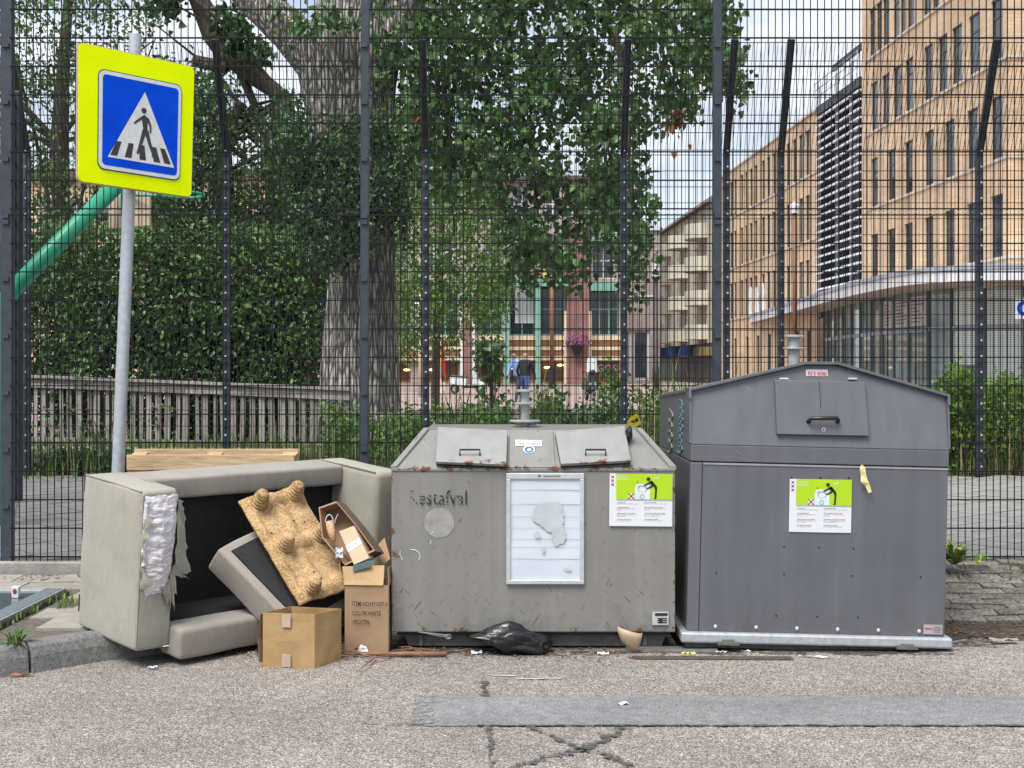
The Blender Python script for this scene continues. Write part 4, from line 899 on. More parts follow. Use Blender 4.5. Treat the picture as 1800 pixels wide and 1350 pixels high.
mb = MB(); mb.tube([(.006,-.616,.83),(.003,-.619,.5),(.006,-.616,.03)], .0045, 6); part(la, 'piping', mb, mSofa2)
mb = MB(); mb.tube([(LN-.20,-.57,.846),(LN-.20,-.3,.848),(LN-.20,-.02,.846)], .0045, 6); part(ra, 'piping', mb, mSofa2)
# wadding bursting from the left armrest top (plane y = .62)
def wad(u, v):
    x = .012+.188*u; z = .30+.525*v
    h = (math.sin(math.pi*min(1,max(0,u)))**.45)*(math.sin(math.pi*min(1,max(0,v*.96+.02)))**.35)
    d = -.012+h*(.05+.014*noise.noise((x*14,z*9,1))+.012*noise.noise((x*34,z*30,5))+.010*noise.noise((x*16,z*80,2))+.006*noise.noise((x*90,z*120,9)))
    x += .010*noise.noise((z*13,u*3,7)); 
    x = .10+(x-.10)*(.80+.26*min(1,v*1.6)); x += .01*(v-.4)
    return Vector((x, -(.62+d), z+.012*noise.noise((x*30,3,v))))
mb = MB(); mb.grid(34, 80, wad); wd = part(sofa, 'wadding', mb, mStuff, smooth=True)
mb = MB(); mb.grid(4, 26, lambda u, v: Vector((.004+.026*u+.006*noise.noise((v*6,0,0)), -(.628+.012*math.sin(math.pi*u)+.004*noise.noise((u*4,v*14,3))), .46+.34*v))); part(wd, 'wadding_strip', mb, mStuff, smooth=True)
def ragged(pts_a, pts_b, seed, n=44, dep=.02):
    """torn cloth strip: pts_a fixed edge, pts_b loose edge with fringes"""
    q = random.Random(seed); mb = MB(); vs = []; fs = []
    def lerp(ps, t):
        k = t*(len(ps)-1); i = min(int(k), len(ps)-2); return Vector(ps[i])*(1-(k-i))+Vector(ps[i+1])*(k-i)
    m = 4
    for i in range(n+1):
        t = i/n; a = lerp(pts_a,t); b = lerp(pts_b,t); s = 1+.7*noise.noise((t*6,seed,2))+(.5*q.random() if q.random() < .3 else -.12*q.random())
        for j in range(m+1):
            w = j/m; p = a+(b-a)*w*(s if j == m else 1)
            p.y += -dep*noise.noise((t*9,w*3,seed)); p.x += .008*noise.noise((t*11,w*2,seed+5)); vs.append(p)
    for i in range(n):
        for j in range(m): fs.append((i*(m+1)+j,(i+1)*(m+1)+j,(i+1)*(m+1)+j+1,i*(m+1)+j+1))
    mb.add(vs, fs); return mb
part(sofa, 'torn_flap', ragged([(.205,-.625,.80),(.205,-.635,.60),(.20,-.635,.44),(.19,-.635,.40)], [(.25,-.60,.78),(.305,-.575,.58),(.325,-.565,.36),(.27,-.60,.36)], 3), mSofa, smooth=True)
part(sofa, 'torn_flap', ragged([(.20,-.635,.46),(.17,-.635,.38),(.12,-.64,.33)], [(.225,-.63,.26),(.19,-.635,.22),(.13,-.64,.31)], 5, 16), mSofa, smooth=True)
part(sofa, 'torn_flap', ragged([(.0,-.60,.80),(-.004,-.60,.60),(.0,-.61,.34)], [(.02,-.645,.80),(.008,-.65,.60),(.03,-.64,.33)], 8, 26), mSofa, smooth=True)
# ------------------------------------------------------------------ upholstered footstool base leaning in the sofa
A_ = P(383,964,6.98)
e1 = Vector((.72,-.25,-.65)).normalized(); e2 = Vector((-.487,.487,-.726)); e2 = (e2-e1*e2.dot(e1)).normalized(); e3 = e1.cross(e2)
if e3.y < 0: e3 = -e3
ot = thing('footstool', 'upturned greige footstool base with black lining leaning inside the tipped sofa', 'footstool', A_)
L1, L2, L3 = .69, .17, .55
def O3(a,b,c): return e1*a+e2*b+e3*c
def obox(a0,a1,b0,b1,c0,c1):
    return MB().hexa([O3(a0,b0,c0),O3(a1,b0,c0),O3(a1,b0,c1),O3(a0,b0,c1),O3(a0,b1,c0),O3(a1,b1,c0),O3(a1,b1,c1),O3(a0,b1,c1)])
soft(ot, 'frame', obox(0,L1,0,L2,0,L3), mSofa2, .02, seed=6)
part(ot, 'lining', obox(.055,L1-.055,-.013,.02,.055,L3-.055), mLin)
# ------------------------------------------------------------------ pressed wood pallet
TLp, BLp, TRp = P(419,881,7.2), P(527,1064,6.86), P(515,858,7.46)
eu = (BLp-TLp); ev = (TRp-TLp); ev = ev*1.08; en = eu.cross(ev).normalized()
if en.y > 0: en = -en
pb = thing('moulded_pallet', 'broken moulded chipboard pallet with ribbed feet leaning in the sofa', 'pallet', BLp)
def hgt(u, v):
    h = .004*noise.noise((u*9,v*5,0))
    for fu in (.07,.50,.93):
        for fv in (.22,.84):
            du = (u-fu)*.75; dv = (v-fv)*.40; r = math.hypot(du,dv); t = max(0, 1-(r/.098))
            h = max(h, .03*min(1,t*1.6))
        du = abs(u-fu)*.75
        if .2 < v < .9: h = max(h, .035*max(0,1-(du/.05)**2)+.005*math.sin(v*120)*(1 if du < .055 else 0))
    for fv in (.5,):
        dv = abs(v-fv-.06*math.sin(u*7))*.40; h = max(h, .014*max(0,1-(dv/.04)**2))
    for fv in (.1,):
        dv = abs(v-fv)*.40; h = max(h, .016*max(0,1-(dv/.03)**2) if .15<u<.42 or .58<u<.86 else 0)
    return h
def edge(u, v):
    vv = v; 
    if u > .86: vv = v*(1-.10*max(0,(u-.86)/.14)*(.5+.5*noise.noise((u*30,0,0))))
    return vv
mb = MB(); NU, NV = 72, 42
mb.grid(NU, NV, lambda u, v: eu*u+ev*edge(u,v)+en*hgt(u,v)+(TLp-BLp))
mb.grid(NU, NV, lambda u, v: eu*u+ev*edge(u,v)+en*(hgt(u,v)*.8-.014)+(TLp-BLp))
nb = (NU+1)*(NV+1); bd_ = [i for i in range(NU+1)]+[j*(NU+1)+NU for j in range(1,NV+1)]+[NV*(NU+1)+i for i in range(NU-1,-1,-1)]+[j*(NU+1) for j in range(NV-1,0,-1)]
mb.f += [(bd_[k],bd_[(k+1)%len(bd_)],nb+bd_[(k+1)%len(bd_)],nb+bd_[k]) for k in range(len(bd_))]
part(pb, 'board', mb, mChip, smooth=True)
fq = Matrix((eu.normalized(), en.cross(eu.normalized()), en)).transposed()
for fu in (.08,.50,.92):
    for fv in (.24,.84):
        c0 = eu*fu+ev*fv+(TLp-BLp); prf_ = []
        for k in range(22):
            t_ = k/21; prf_.append((.050-.020*t_+.0055*math.sin(k*1.55)*(1 if k < 19 else 0), .005+.11*t_))
        prf_.append((.022,.121)); fm_ = MB(); fm_.lathe(prf_, 20); fm_.v = [c0+fq@Vector((p.x*1.1,p.y,p.z))+en.cross(eu.normalized())*0 for p in fm_.v]
        part(pb, 'foot', fm_, mChip, smooth=True)
mb = MB()
for u, v in ((.3,.62),(.33,.78),(.52,.30),(.78,.45),(.85,.5),(.35,.2)): mb.ball(eu*u+ev*v+en*(hgt(u,v)+.001)+(TLp-BLp), .006, 6)
part(pb, 'nail_holes', mb, mRub, kind='stuff')
# ------------------------------------------------------------------ cardboard boxes
def cardbox(root, corners, h, t, mat, matin, hs=None, bottom=True):
    """open-top carton from four floor corners (ccw), each wall its own part"""
    n = 4; c = sum((Vector(p) for p in corners), Vector())/4; hs = hs or [h]*4
    for i in range(4):
        a = Vector(corners[i]); b = Vector(corners[(i+1)%4]); ha = Vector((0,0,hs[i])); hb = Vector((0,0,hs[(i+1)%4]))
        ia = a+(c-a).normalized()*t*1.4; ib = b+(c-b).normalized()*t*1.4
        mb = MB()
        def fn(u, v, a=a, b=b, ha=ha, hb=hb, i=i):
            p = a*(1-u)+b*u+(ha*(1-u)+hb*u)*v
            o = (p-c); o.z = 0; o.normalize()
            return p+o*(.006*noise.noise((u*3+i*5,v*3,1))*math.sin(math.pi*u)+.004*math.sin(math.pi*u)*math.sin(math.pi*v))
        mb.grid(6,6,fn); k = len(mb.v)
        mb.grid(6,6,lambda u, v: (lambda p: p+(Vector((c.x,c.y,p.z))-p).normalized()*t)(fn(u,v)))
        b_ = [j for j in range(7)]+[j*7+6 for j in range(1,7)]+[42+j for j in range(5,-1,-1)]+[j*7 for j in range(5,0,-1)]
        mb.f += [(b_[q],b_[(q+1)%len(b_)],k+b_[(q+1)%len(b_)],k+b_[q]) for q in range(len(b_))]
        part(root, 'side_panel', mb, mat, world=True)
    mb = MB(); mb.add([Vector(p)+Vector((0,0,.006)) for p in corners], [(0,1,2,3)]); part(root, 'bottom_panel', mb, matin, world=True)
# front kraft box
a = Vector((*gp(462,1172),0)); b = Vector((*gp(553,1175.5),0)); c = Vector((*gp(600,1159),0)); d = a+(c-b)
kb = thing('cardboard_box', 'small open golden-brown kraft carton standing on the road before the sofa', 'cardboard box', (a+c)/2)
cardbox(kb, [a,b,c,d], .29, .004, mKraft, mCardIn, [.287,.287,.275,.28])
wl = (b-a); wn = Vector((wl.y,-wl.x,0)).normalized()
if wn.y > 0: wn = -wn
for pz in ((.215,.285),(.005,.075)):
    mb = MB(); a_ = a+wl*.38; b_ = a+wl*.55; mb.add([a_+wn*.011+Vector((0,0,pz[0])), b_+wn*.011+Vector((0,0,pz[0])), b_+wn*.009+Vector((0,0,pz[1])), a_+wn*.009+Vector((0,0,pz[1]))], [(0,1,2,3)]); part(kb, 'tape', mb, mTape, world=True)
mb = MB(); o_ = (a-b).normalized(); pts = [a+Vector((0,0,.285)), a+o_*.016+Vector((0,-.0,.27)), a+o_*.03+Vector((0,.0,.15)), a+o_*.022+Vector((0,0,.02)), a+Vector((0,0,.006))]; dv = (d-a)*.55
mb.add(pts+[p+dv for p in pts], [(i,i+1,6+i,5+i) for i in range(4)]); part(kb, 'loose_flap', mb, mCardIn, world=True)
mb = MB(); q_ = (c-b); mb.hexa([a+wl*.50+q_*.45+Vector((0,0,.02)), a+wl*.95+q_*.45+Vector((0,0,.02)), a+wl*.95+q_*.47+Vector((0,0,.02)), a+wl*.50+q_*.47+Vector((0,0,.02)), a+wl*.50+q_*.15+Vector((0,0,.27)), a+wl*.95+q_*.15+Vector((0,0,.262)), a+wl*.95+q_*.17+Vector((0,0,.262)), a+wl*.50+q_*.17+Vector((0,0,.27))]); part(kb, 'inner_flap', mb, mKraft, world=True)
# tall printed box
a = Vector((X(606,6.95),6.95,0)); b = Vector((X(686,6.93),6.93,0)); b.x = min(b.x,-.684); up = Vector((0,.25,0)); H = Z(1028,6.95)
tb = thing('cardboard_box', 'tall brown carton with printed item number standing against the grey container', 'cardboard box', a+Vector((.12,.12,0)))
cardbox(tb, [a,b,b+up+Vector((-.005,0,0)),a+up], H, .004, mCard, mCardIn)
def flap(root, p0, p1, p2, p3, mat, name='flap', th=.004):
    n = (p1-p0).cross(p3-p0).normalized()*th; mb = MB(); mb.hexa([p0,p1,p2,p3,p0+n,p1+n,p2+n,p3+n]); return part(root, name, mb, mat, world=True)
z_ = Vector((0,0,H)); flap(tb, a+z_+Vector((-.004,-.004,0)), b+z_+Vector((-.028,-.004,.0)), P(676,994,6.99), P(602,996,6.99), mKraft)
flap(tb, b+z_, b+up+z_, b+up+z_+Vector((.005,0,.075)), b+z_+Vector((-.005,.0,.10)), mCardIn)
flap(tb, a+z_, a+up+z_, a+up+z_+Vector((-.05,0,.10)), a+z_+Vector((-.035,.0,.11)), mCardIn)
for k, (s, py) in enumerate((('ITEM NO:HY1037-3',1064.5),('COLOR:WHITE',1081),('1PC/CTN',1096.5))):
    put_text(tb, 'printed_line', s, .036, mInk, (a.x+.043-tb.location.x, a.y-.0205-tb.location.y, Z(py,6.94)), rot=(R(90),0,math.atan2(b.y-a.y,b.x-a.x)), bold=.0003, sx=.66)
mb = MB(); mb.add([a+Vector((.05,-.011,.03)),a+Vector((.20,-.011,.03)),a+Vector((.20,-.011,.075)),a+Vector((.05,-.011,.075))],[(0,1,2,3)]); part(tb, 'tape', mb, M('brown_tape', (.33,.21,.11), .3), world=True)
# upper tray box with things in it
c1, c2, c3, c4 = P(560,892,7.16), P(591,881,7.16), P(659,968,7.0), P(607,994,7.0)
c2b = P(628,925,7.08); c1b = P(566,945,7.1)
dp = Vector((.035,.15,-.035))
ub = thing('cardboard_box', 'open dark-sided carton tilted on top of the tall box with packaging inside', 'cardboard box', (c3+c4)/2+dp)
rim = [c1,c2,c2b,c3,c4,c1b]; flo = [p+dp for p in rim]
cen = sum(rim, Vector())/6
for i in range(6):
    p0, p1 = rim[i], rim[(i+1)%6]; q0, q1 = flo[i], flo[(i+1)%6]
    inw = lambda p, q=cen: p+(q-p)*.05
    mb = MB(); mb.hexa([p0,p1,q1,q0,inw(p0),inw(p1),inw(q1,cen+dp),inw(q0,cen+dp)]); part(ub, 'side_panel', mb, mCardIn, world=True)
    mb = MB(); ow = lambda p, q=cen: p+(p-q)*.012; mb.add([ow(p0),ow(p1),ow(q1,cen+dp),ow(q0,cen+dp)], [(0,1,2,3)]); part(ub, 'printed_side', mb, mTeal if i in (3,4) else M('dark_carton_outside', (.13,.085,.055), .8), world=True)
mb = MB(); mb.prism(flo, dp.normalized()*.005); part(ub, 'bottom_panel', mb, mCardIn, world=True)
f0, f1 = P(621,994,6.97), P(652,984,6.97); flap(ub, f0, f1, f1+Vector((.0,-.01,-.035)), f0+Vector((0,-.01,-.035)), mTeal, 'printed_flap')
# small carton inside
s4 = [P(596,934,7.07), P(622,924,7.07), P(649,981,6.98), P(622,993,6.98)]; dpp = Vector((.02,.085,-.02)); sbn = (s4[1]-s4[0]).cross(s4[3]-s4[0]).normalized()
sc_ = thing('carton', 'small pale carton with white address label inside the tilted box', 'carton', s4[3])
mb = MB(); mb.hexa(s4+[p+dpp for p in s4]); part(sc_, 'body', mb, M('pale_carton', (.52,.38,.25), .8, var=.05), world=True, bevel=.002)
def l4(u,v,h): 
    p = s4[0]*(1-u)*(1-v)+s4[1]*u*(1-v)+s4[2]*u*v+s4[3]*(1-u)*v; return p-dpp.normalized()*h
mb = MB(); mb.add([l4(0,.45,.002),l4(1,.37,.002),l4(1,.55,.002),l4(0,.63,.002)],[(0,1,2,3)]); lb = part(sc_, 'address_label', mb, mWhite, world=True)
mb = MB()
for u in (.15,.35,.6): mb.add([l4(u,.50-.05*u,.003),l4(u+.14,.49-.05*u,.003),l4(u+.14,.55-.05*u,.003),l4(u,.56-.05*u,.003)],[(0,1,2,3)])
part(lb, 'label_print', mb, M('grey_blue_ink', (.35,.45,.52), .6), world=True)
# woven ornament with loop handle
w0, w1 = P(579,917,7.10), P(586,951,7.06)
wo_ = thing('woven_sleeve', 'copper coloured woven sleeve with white cord loops in the tilted box', 'ornament', w1)
mb = MB(); mb.tube([w0, w0*.5+w1*.5, w1], [.022,.023,.016], 12); part(wo_, 'sleeve', mb, M('copper_weave', (.42,.22,.11), .5, scale=60, col2=(.66,.42,.26), bump=.8, bscale=160), world=True, smooth=True)
mb = MB(); mb.tube([w0+Vector((.022*math.cos(math.pi*k/10),-.004,.04*math.sin(math.pi*k/10))) for k in range(11)], .0028, 5); mb.tube([P(588,920,7.08),P(590,912,7.07),P(594,904,7.06)], .003, 5); part(wo_, 'cord_loop', mb, mLitW, world=True)
mb = MB(); tq = random.Random(2)
mb.grid(5,5,lambda u,v: P(590+13*u, 962+18*v, 7.0)+Vector((0,.02*noise.noise((u*4,v*4,2)),0))); solo('tissue', 'scrap of white printed tissue in the corner of the tilted box', 'tissue', mb, mWhite)
# grey flattened carton leaning beside the container
wc = [P(662,960,7.3),P(676,945,7.3),P(686,982,7.2),P(672,994,7.2)]
mb = MB(); mb.hexa(wc+[p+Vector((.0,.02,0)) for p in wc]); solo('cardboard_scrap', 'torn brown cardboard scrap wedged between tilted box and grey container', 'cardboard scrap', mb, mCardIn)
# ------------------------------------------------------------------ pale wooden pallet behind the sofa
PD = 8.5
pal = thing('wooden_pallet', 'new pale pine pallet standing on edge behind the sofa', 'pallet', (X(372,PD),PD,PZ))
xL, xR = X(224,PD)-pal.location.x, X(518,PD)-pal.location.x; zt = Z(799,PD)-PZ
for z in (0,.2,.4,.6,zt-.105):
    mb = MB(); mb.bb(xL,xR,-.022,0,z,z+.105); part(pal, 'front_board', mb, mPine, bevel=.003)
for z in (0,.38,zt-.1):
    mb = MB(); mb.bb(xL,xR,.15,.172,z+.012,z+.128); part(pal, 'rear_board', mb, mPine, bevel=.003)
for x in (xL+.001,(xL+xR)/2-.05,xR-.101):
    mb = MB(); mb.hexa([(x,.0005,.001),(x+.1,.0005,.001),(x+.1,.1495,.013),(x,.1495,.013),(x,.0005,zt-.012),(x+.1,.0005,zt-.012),(x+.1,.1495,zt+.006),(x,.1495,zt+.006)]); part(pal, 'stringer', mb, mPine, bevel=.003)
# ------------------------------------------------------------------ hatch plate in the pavement
hx0,hx1,hy0,hy1 = HATCH
hc = thing('hatch_cover', 'dark glossy hatch plate with ribbed grey metal rim in the pavement', 'hatch cover', ((hx0+hx1)/2,(hy0+hy1)/2,PZ-.01))
mb = MB(); mb.bb(hx0+.12,hx1-.12,hy0+.12,hy1-.10,PZ-.01,PZ+.026); part(hc, 'plate', mb, M('glossy_dark_plate', (.06,.075,.085), .12, .2, scale=4, col2=(.11,.13,.14)), world=True)
for a0,a1,b0,b1 in ((hx1-.12,hx1,hy0,hy1),(hx0,hx1-.12,hy1-.10,hy1),(hx0,hx1-.12,hy0,hy0+.12)):
    mb = MB(); mb.bb(a0,a1,b0,b1,PZ-.01,PZ+.034); part(hc, 'rim', mb, mGalvD, world=True, bevel=.004)
rb = MB()
for k in range(44): rb.bb(hx1-.115,hx1-.012,hy0+.03+k*.025,hy0+.042+k*.025,PZ+.033,PZ+.039)
part(hc, 'ribs', rb, M('rib_grey', (.16,.19,.21), .5), world=True, kind='stuff')
mb = MB(); mb.bb(hx1,hx1+.02,hy0,hy1,PZ-.02,PZ+.012); part(hc, 'rubber_seal', mb, mBlack, world=True)
cp = P(28,1070,7.75); cp.z = PZ+.027
pt_ = thing('paper_packet', 'small white and red food packet standing on the glossy hatch plate', 'packet', cp)
mb = MB(); mb.hexa([cp+Vector(q) for q in ((-.02,-.015,0),(.02,-.015,0),(.02,.015,0),(-.02,.015,0),(-.024,-.02,.07),(.024,-.02,.07),(.024,.02,.07),(-.024,.02,.07))]); part(pt_, 'packet', mb, mWhite, world=True, bevel=.003)
mb = MB(); mb.ball(cp+Vector((0,-.018,.042)), (.014,.003,.018), 8); part(pt_, 'red_print', mb, mLitR, world=True)
# ------------------------------------------------------------------ rubbish around the containers
def crumple(c, r, seed, n=20, amp=.25, fr=3):
    mb = MB(); mb.ball((0,0,0), 1, n); r = Vector(r)
    for i, v in enumerate(mb.v):
        k = 1+amp*noise.noise(v*fr+Vector((seed,0,0)))-amp*.7*abs(noise.noise(v*fr*2.2+Vector((0,seed,0)))); v = v*k; mb.v[i] = Vector((v.x*r.x,v.y*r.y,v.z*r.z))+Vector(c)
    return mb
c = P(893,1124,6.94); bgm = crumple((c.x,c.y,.078), (.215,.10,.085), 4, 56, .42, 1.5)
for v in bgm.v:
    t = (v.x-c.x)/.21
    if t < 0: v.z = .10+(v.z-.10)*(1+.75*t); v.y += .03*(-t)
    else: v.z -= .03*t
    v.z = max(.004, v.z)
bg_ = solo('bin_bag', 'glossy black bin bag squashed out from under the old grey container', 'bin bag', bgm, mBag, smooth=True)
def sheetlit(name, label, cat, px, py, w, l, a, mat, curl=.01, seed=0, z=.006, group=None):
    x, y = gp(px,py); mb = MB()
    def fn(u,v):
        p = Vector(((u-.5)*w,(v-.5)*l,0)); p = Matrix.Rotation(a,3,'Z')@p
        return Vector((x+p.x+.3*w*noise.noise((u*2,v*2,seed))*.3, y+p.y, z+abs(curl*noise.noise((u*2.5+seed,v*2.5,seed)))*2))
    mb.grid(5,4,fn); return solo(name, label, cat, mb, mat, group=group, fix=False, smooth=True)
# beige bowl-like shade
c = P(1108,1120,6.93); mb = MB(); n = 16; prf = [(.02,-.07),(.05,-.045),(.066,0),(.07,.035)]
vs = []; fs = []
for t in (0,.006):
    for r_, z_ in prf: vs += [(c.x+(r_-t)*math.cos(math.pi*(1.02+1.0*k/n)), c.y+.03+(r_-t)*math.sin(math.pi*(1.02+1.0*k/n))*.8, c.z+z_+.018*math.cos(math.pi*k/n)) for k in range(n+1)]
m_ = n+1
for s_ in range(2):
    for i in range(3): fs += [(s_*4*m_+i*m_+k, s_*4*m_+i*m_+k+1, s_*4*m_+(i+1)*m_+k+1, s_*4*m_+(i+1)*m_+k) for k in range(n)]
fs += [(3*m_+k, 3*m_+k+1, 7*m_+k+1, 7*m_+k) for k in range(n)]+[(k, k+1, 4*m_+k+1, 4*m_+k) for k in range(n)]
mb.add(vs, fs); bs = solo('lamp_shade', 'broken beige plastic bowl stuck under the grey container edge', 'shade', mb, mBeigeP, smooth=True)
# timber boards
for (p0,p1,w,z,mat_,lab) in (((1098,1146.5),(1262,1150),.11,.016,mSkid,'dirty grey flat board under the gap between the containers'),((1112,1160),(1395,1161),.06,.010,M('wet_board',(.07,.055,.042),.8,var=.3,scale=20,bump=.3),'long wet brown board lying before the anthracite container')):
    a = Vector((*gp(*p0),z)); b = Vector((*gp(*p1),z)); u = (b-a).normalized(); n_ = Vector((-u.y,u.x,0)); mb = MB()
    mb.hexa([a-Vector((0,0,z)),b-Vector((0,0,z)),b+n_*w-Vector((0,0,z)),a+n_*w-Vector((0,0,z)),a+Vector((.03,0,0)),b,b+n_*w,a+n_*w]); solo('timber_board', lab, 'board', mb, mat_, bevel=.002)
# fallen branch with side twigs
a = [P(p,y,6.85) for p, y in ((600,1158),(640,1160),(690,1158),(740,1150),(785,1146))]
for p in a: p.z = .018+.004*noise.noise(p*9)
br = thing('branch', 'thin fallen branch with bare twigs on the road beside the tall carton', 'branch', a[2])
mb = MB(); mb.tube(a, [.006,.008,.011,.013,.014], 7); part(br, 'stem', mb, mTwig, world=True, smooth=True)
for s_, e_ in (((650,1159),(605,1150)),((690,1157),(640,1172)),((660,1160),(628,1187)),((735,1150),(700,1143)),((765,1148),(690,1150)),((620,1160),(585,1163)),((700,1156),(745,1160))):
    p0 = Vector((*gp(*s_),.016)); p1 = Vector((*gp(*e_),.02)); m_ = (p0+p1)/2+Vector((rnd.uniform(-.02,.02),rnd.uniform(-.02,.02),.012)); mb = MB(); mb.tube([p0,m_,p1],[.005,.004,.002],5); part(br, 'twig', mb, mTwig, world=True)
c = Vector((*gp(638,1152),.03)); solo('crumpled_paper', 'crumpled white paper ball at the foot of the tall carton', 'paper', crumple(c,(.028,.02,.026),3,14,.5,3), mLitW)
# yellow tie on the flap and yellow label strip on the anthracite container
pts = [P(1100,752,7.12),P(1106,738,7.12),P(1119,730,7.12),P(1125,742,7.12),P(1115,748,7.12),P(1103,744,7.12)]
yt = thing('bin_bag', 'knotted neck of a black bag with yellow drawstring caught beside the right flap', 'bin bag', P(1106,758,7.14))
mb = MB(); vs = []
for i, p in enumerate(pts): vs += [p+Vector((0,-.01,.012)), p+Vector((.006,.012,-.012))]
mb.add(vs, [(2*i,2*i+2,2*i+3,2*i+1) for i in range(5)]); part(yt, 'drawstring', mb, mYR, world=True)
part(yt, 'bag_neck', crumple(P(1106,762,7.16),(.022,.03,.05),5,14,.4,3), mBag, world=True)
pts = [(1514,817,1516.5,816.5),(1511,824,1521,822),(1513,836,1522,832),(1513,847,1524.5,842),(1521,854,1528,850),(1527,867,1532.5,864)]
mb = MB(); vs = []
for i, (a,b,c_,d_) in enumerate(pts): vs += [P(a,b,6.972-.008*(i%2)), P(c_,d_,6.96)]
mb.add(vs, [(2*i,2*i+1,2*i+3,2*i+2) for i in range(5)]); solo('paper_strip', 'torn pale yellow paper strip hanging on the anthracite container front', 'paper strip', mb, M('pale_yellow_paper',(.68,.60,.26),.7), fix=False)
LT = [('wrapper','flat yellow wrapper on the wet board','wrapper',1210,1157,.075,.02,.1,mLitY),('paper_scrap','white cigarette-shaped scrap on the wet board','litter',1268,1154.5,.065,.014,.05,mLitW),('paper_scrap','small oval white scrap beside the long board','litter',1312,1154,.05,.016,-.1,mLitW),
 ('wooden_stick','thin pale stick before the anthracite container','stick',1430,1157,.16,.012,-.35,mLitW),('wrapper','crumpled white and red wrapper in the gutter under the sofa','wrapper',335,1150,.10,.07,.3,mLitW),('wrapper','dark red wrapper in the gutter beneath the sofa rail','wrapper',340,1146,.06,.03,.3,mLitR),
 ('paper_scrap','white scrap near the kerb below the footstool','litter',268,1177,.05,.02,.2,mLitW),('foil_scrap','small bluish foil scrap lying on the grey repair strip','foil',1095,1240,.05,.025,0,mPaleP),('red_leaf','reddish scrap in the gutter below the kerb joint','litter',38,1190,.12,.02,.1,M('rust_litter',(.28,.08,.05),.8)),
 ('paper_scrap','pale scrap of paper lying on the kerb top','litter',292,1137,.03,.02,.4,mLitW),('cardboard_scrap','dusty grey cardboard piece at the right gutter edge','cardboard scrap',1765,1132,.16,.05,.1,mTile),('paper_scrap','flattened grey paper before the skid of the grey container','litter',1060,1152,.06,.02,.0,mLitW),('plastic_scrap','crumpled bluish plastic under the skid of the grey container','plastic',838,1150,.06,.04,.2,mPaleP)]
for i, (n_, lab, ct, px, py, w, l, a, mt) in enumerate(LT):
    z = .024 if 'board' in lab else (.165 if 'kerb top' in lab else .006)
    if 'kerb top' in lab:
        px_, py_ = px, py; d_ = (CH-.16)*F/(py-HY); x_, y_ = X(px,d_), d_
        mb = MB(); mb.grid(3,3,lambda u,v: Vector((x_+(u-.5)*w,y_+(v-.5)*l,.163+.004*u))); solo(n_, lab, ct, mb, mt, fix=False); continue
    sheetlit(n_, lab, ct, px, py, w, l, a, mt, .012, i*3.1, z)
# crushed cable bundle under the edge
mb = MB()
for k in range(6): mb.tube([P(735+k*6,1111+k*1.2,6.98), P(760+k*4,1113+k*1.3,6.955), P(786+k,1116+k*1.0,6.94)], .0016, 5)
mb.tube([P(788+5*math.cos(k*.6),1119+4*math.sin(k*.6),6.94) for k in range(11)], .0018, 5)
solo('wire_bundle', 'thin grey wires dangling under the left edge of the grey container', 'wire', mb, mGalvD)
# white wadding crumbs and dry leaves as loose litter
def crumbs(name, label, cat, pts, size, mat, seed):
    q = random.Random(seed); mb = MB()
    for x, y, z in pts:
        s = size*q.uniform(.4,1.3); a = q.uniform(0,6.28); t = q.uniform(-.5,.5)
        mb.add([(x+s*math.cos(a+k*math.pi/2)*(1 if k%2 else .55), y+s*math.sin(a+k*math.pi/2)*(1 if k%2 else .55), z+.003+abs(s*t*math.cos(k*math.pi/2))*.6) for k in range(4)], [(0,1,2,3)])
    return solo(name, label, cat, mb, mat, kind='stuff', fix=False)
q = random.Random(9)
crumbs('wadding_crumbs', 'white wadding crumbs scattered in the gutter under the sofa', 'litter', [(*gp(q.uniform(330,452),q.gauss(1144,5)),.004) for k in range(150)], .008, mLitW, 1)
crumbs('dry_leaves', 'dry brown leaves and grit gathered along the gutter and kerb', 'leaves', [(*gp(q.uniform(300,1190),q.gauss(1149,6)),.004) for k in range(420)], .014, M('dry_leaf_litter',(.17,.09,.045),.9,island=.5), 2)
crumbs('dry_leaves', 'brown leaf litter at the foot of the concrete edging by the hatch', 'leaves', [(q.uniform(-3.7,-2.3),q.uniform(8.5,8.82),PZ) for k in range(380)], .016, M('dry_leaf_litter',(.17,.09,.045),.9), 3)
crumbs('dry_leaves', 'fallen leaves and grit at the foot of the brick bank', 'leaves', [(lambda x,y: (x,y,max(0,(y-7.42)*.1312)+.012))(q.uniform(2.5,4.4),abs(q.gauss(0,.22))+7.3) for k in range(420)], .016, M('dry_leaf_litter',(.17,.09,.045),.9), 4)
crumbs('dry_leaves', 'leaf litter inside the court along the rear fence', 'leaves', [(q.uniform(-7,8),q.uniform(14.6,15.8),.24) for k in range(900)], .03, M('dry_leaf_litter',(.17,.09,.045),.9), 5)
mb = MB(); qn = random.Random(31); pts = [(2.45+k*.1, 7.42+qn.uniform(-.16,.04)-.02) for k in range(24)]
mb.add([(x,y,.0035) for x,y in pts]+[(x,7.72+.05*math.sin(x*5),.046) for x,y in pts], [(i,i+1,24+i+1,24+i) for i in range(23)]); part(bk, 'dirt_strip', mb, mSoil)
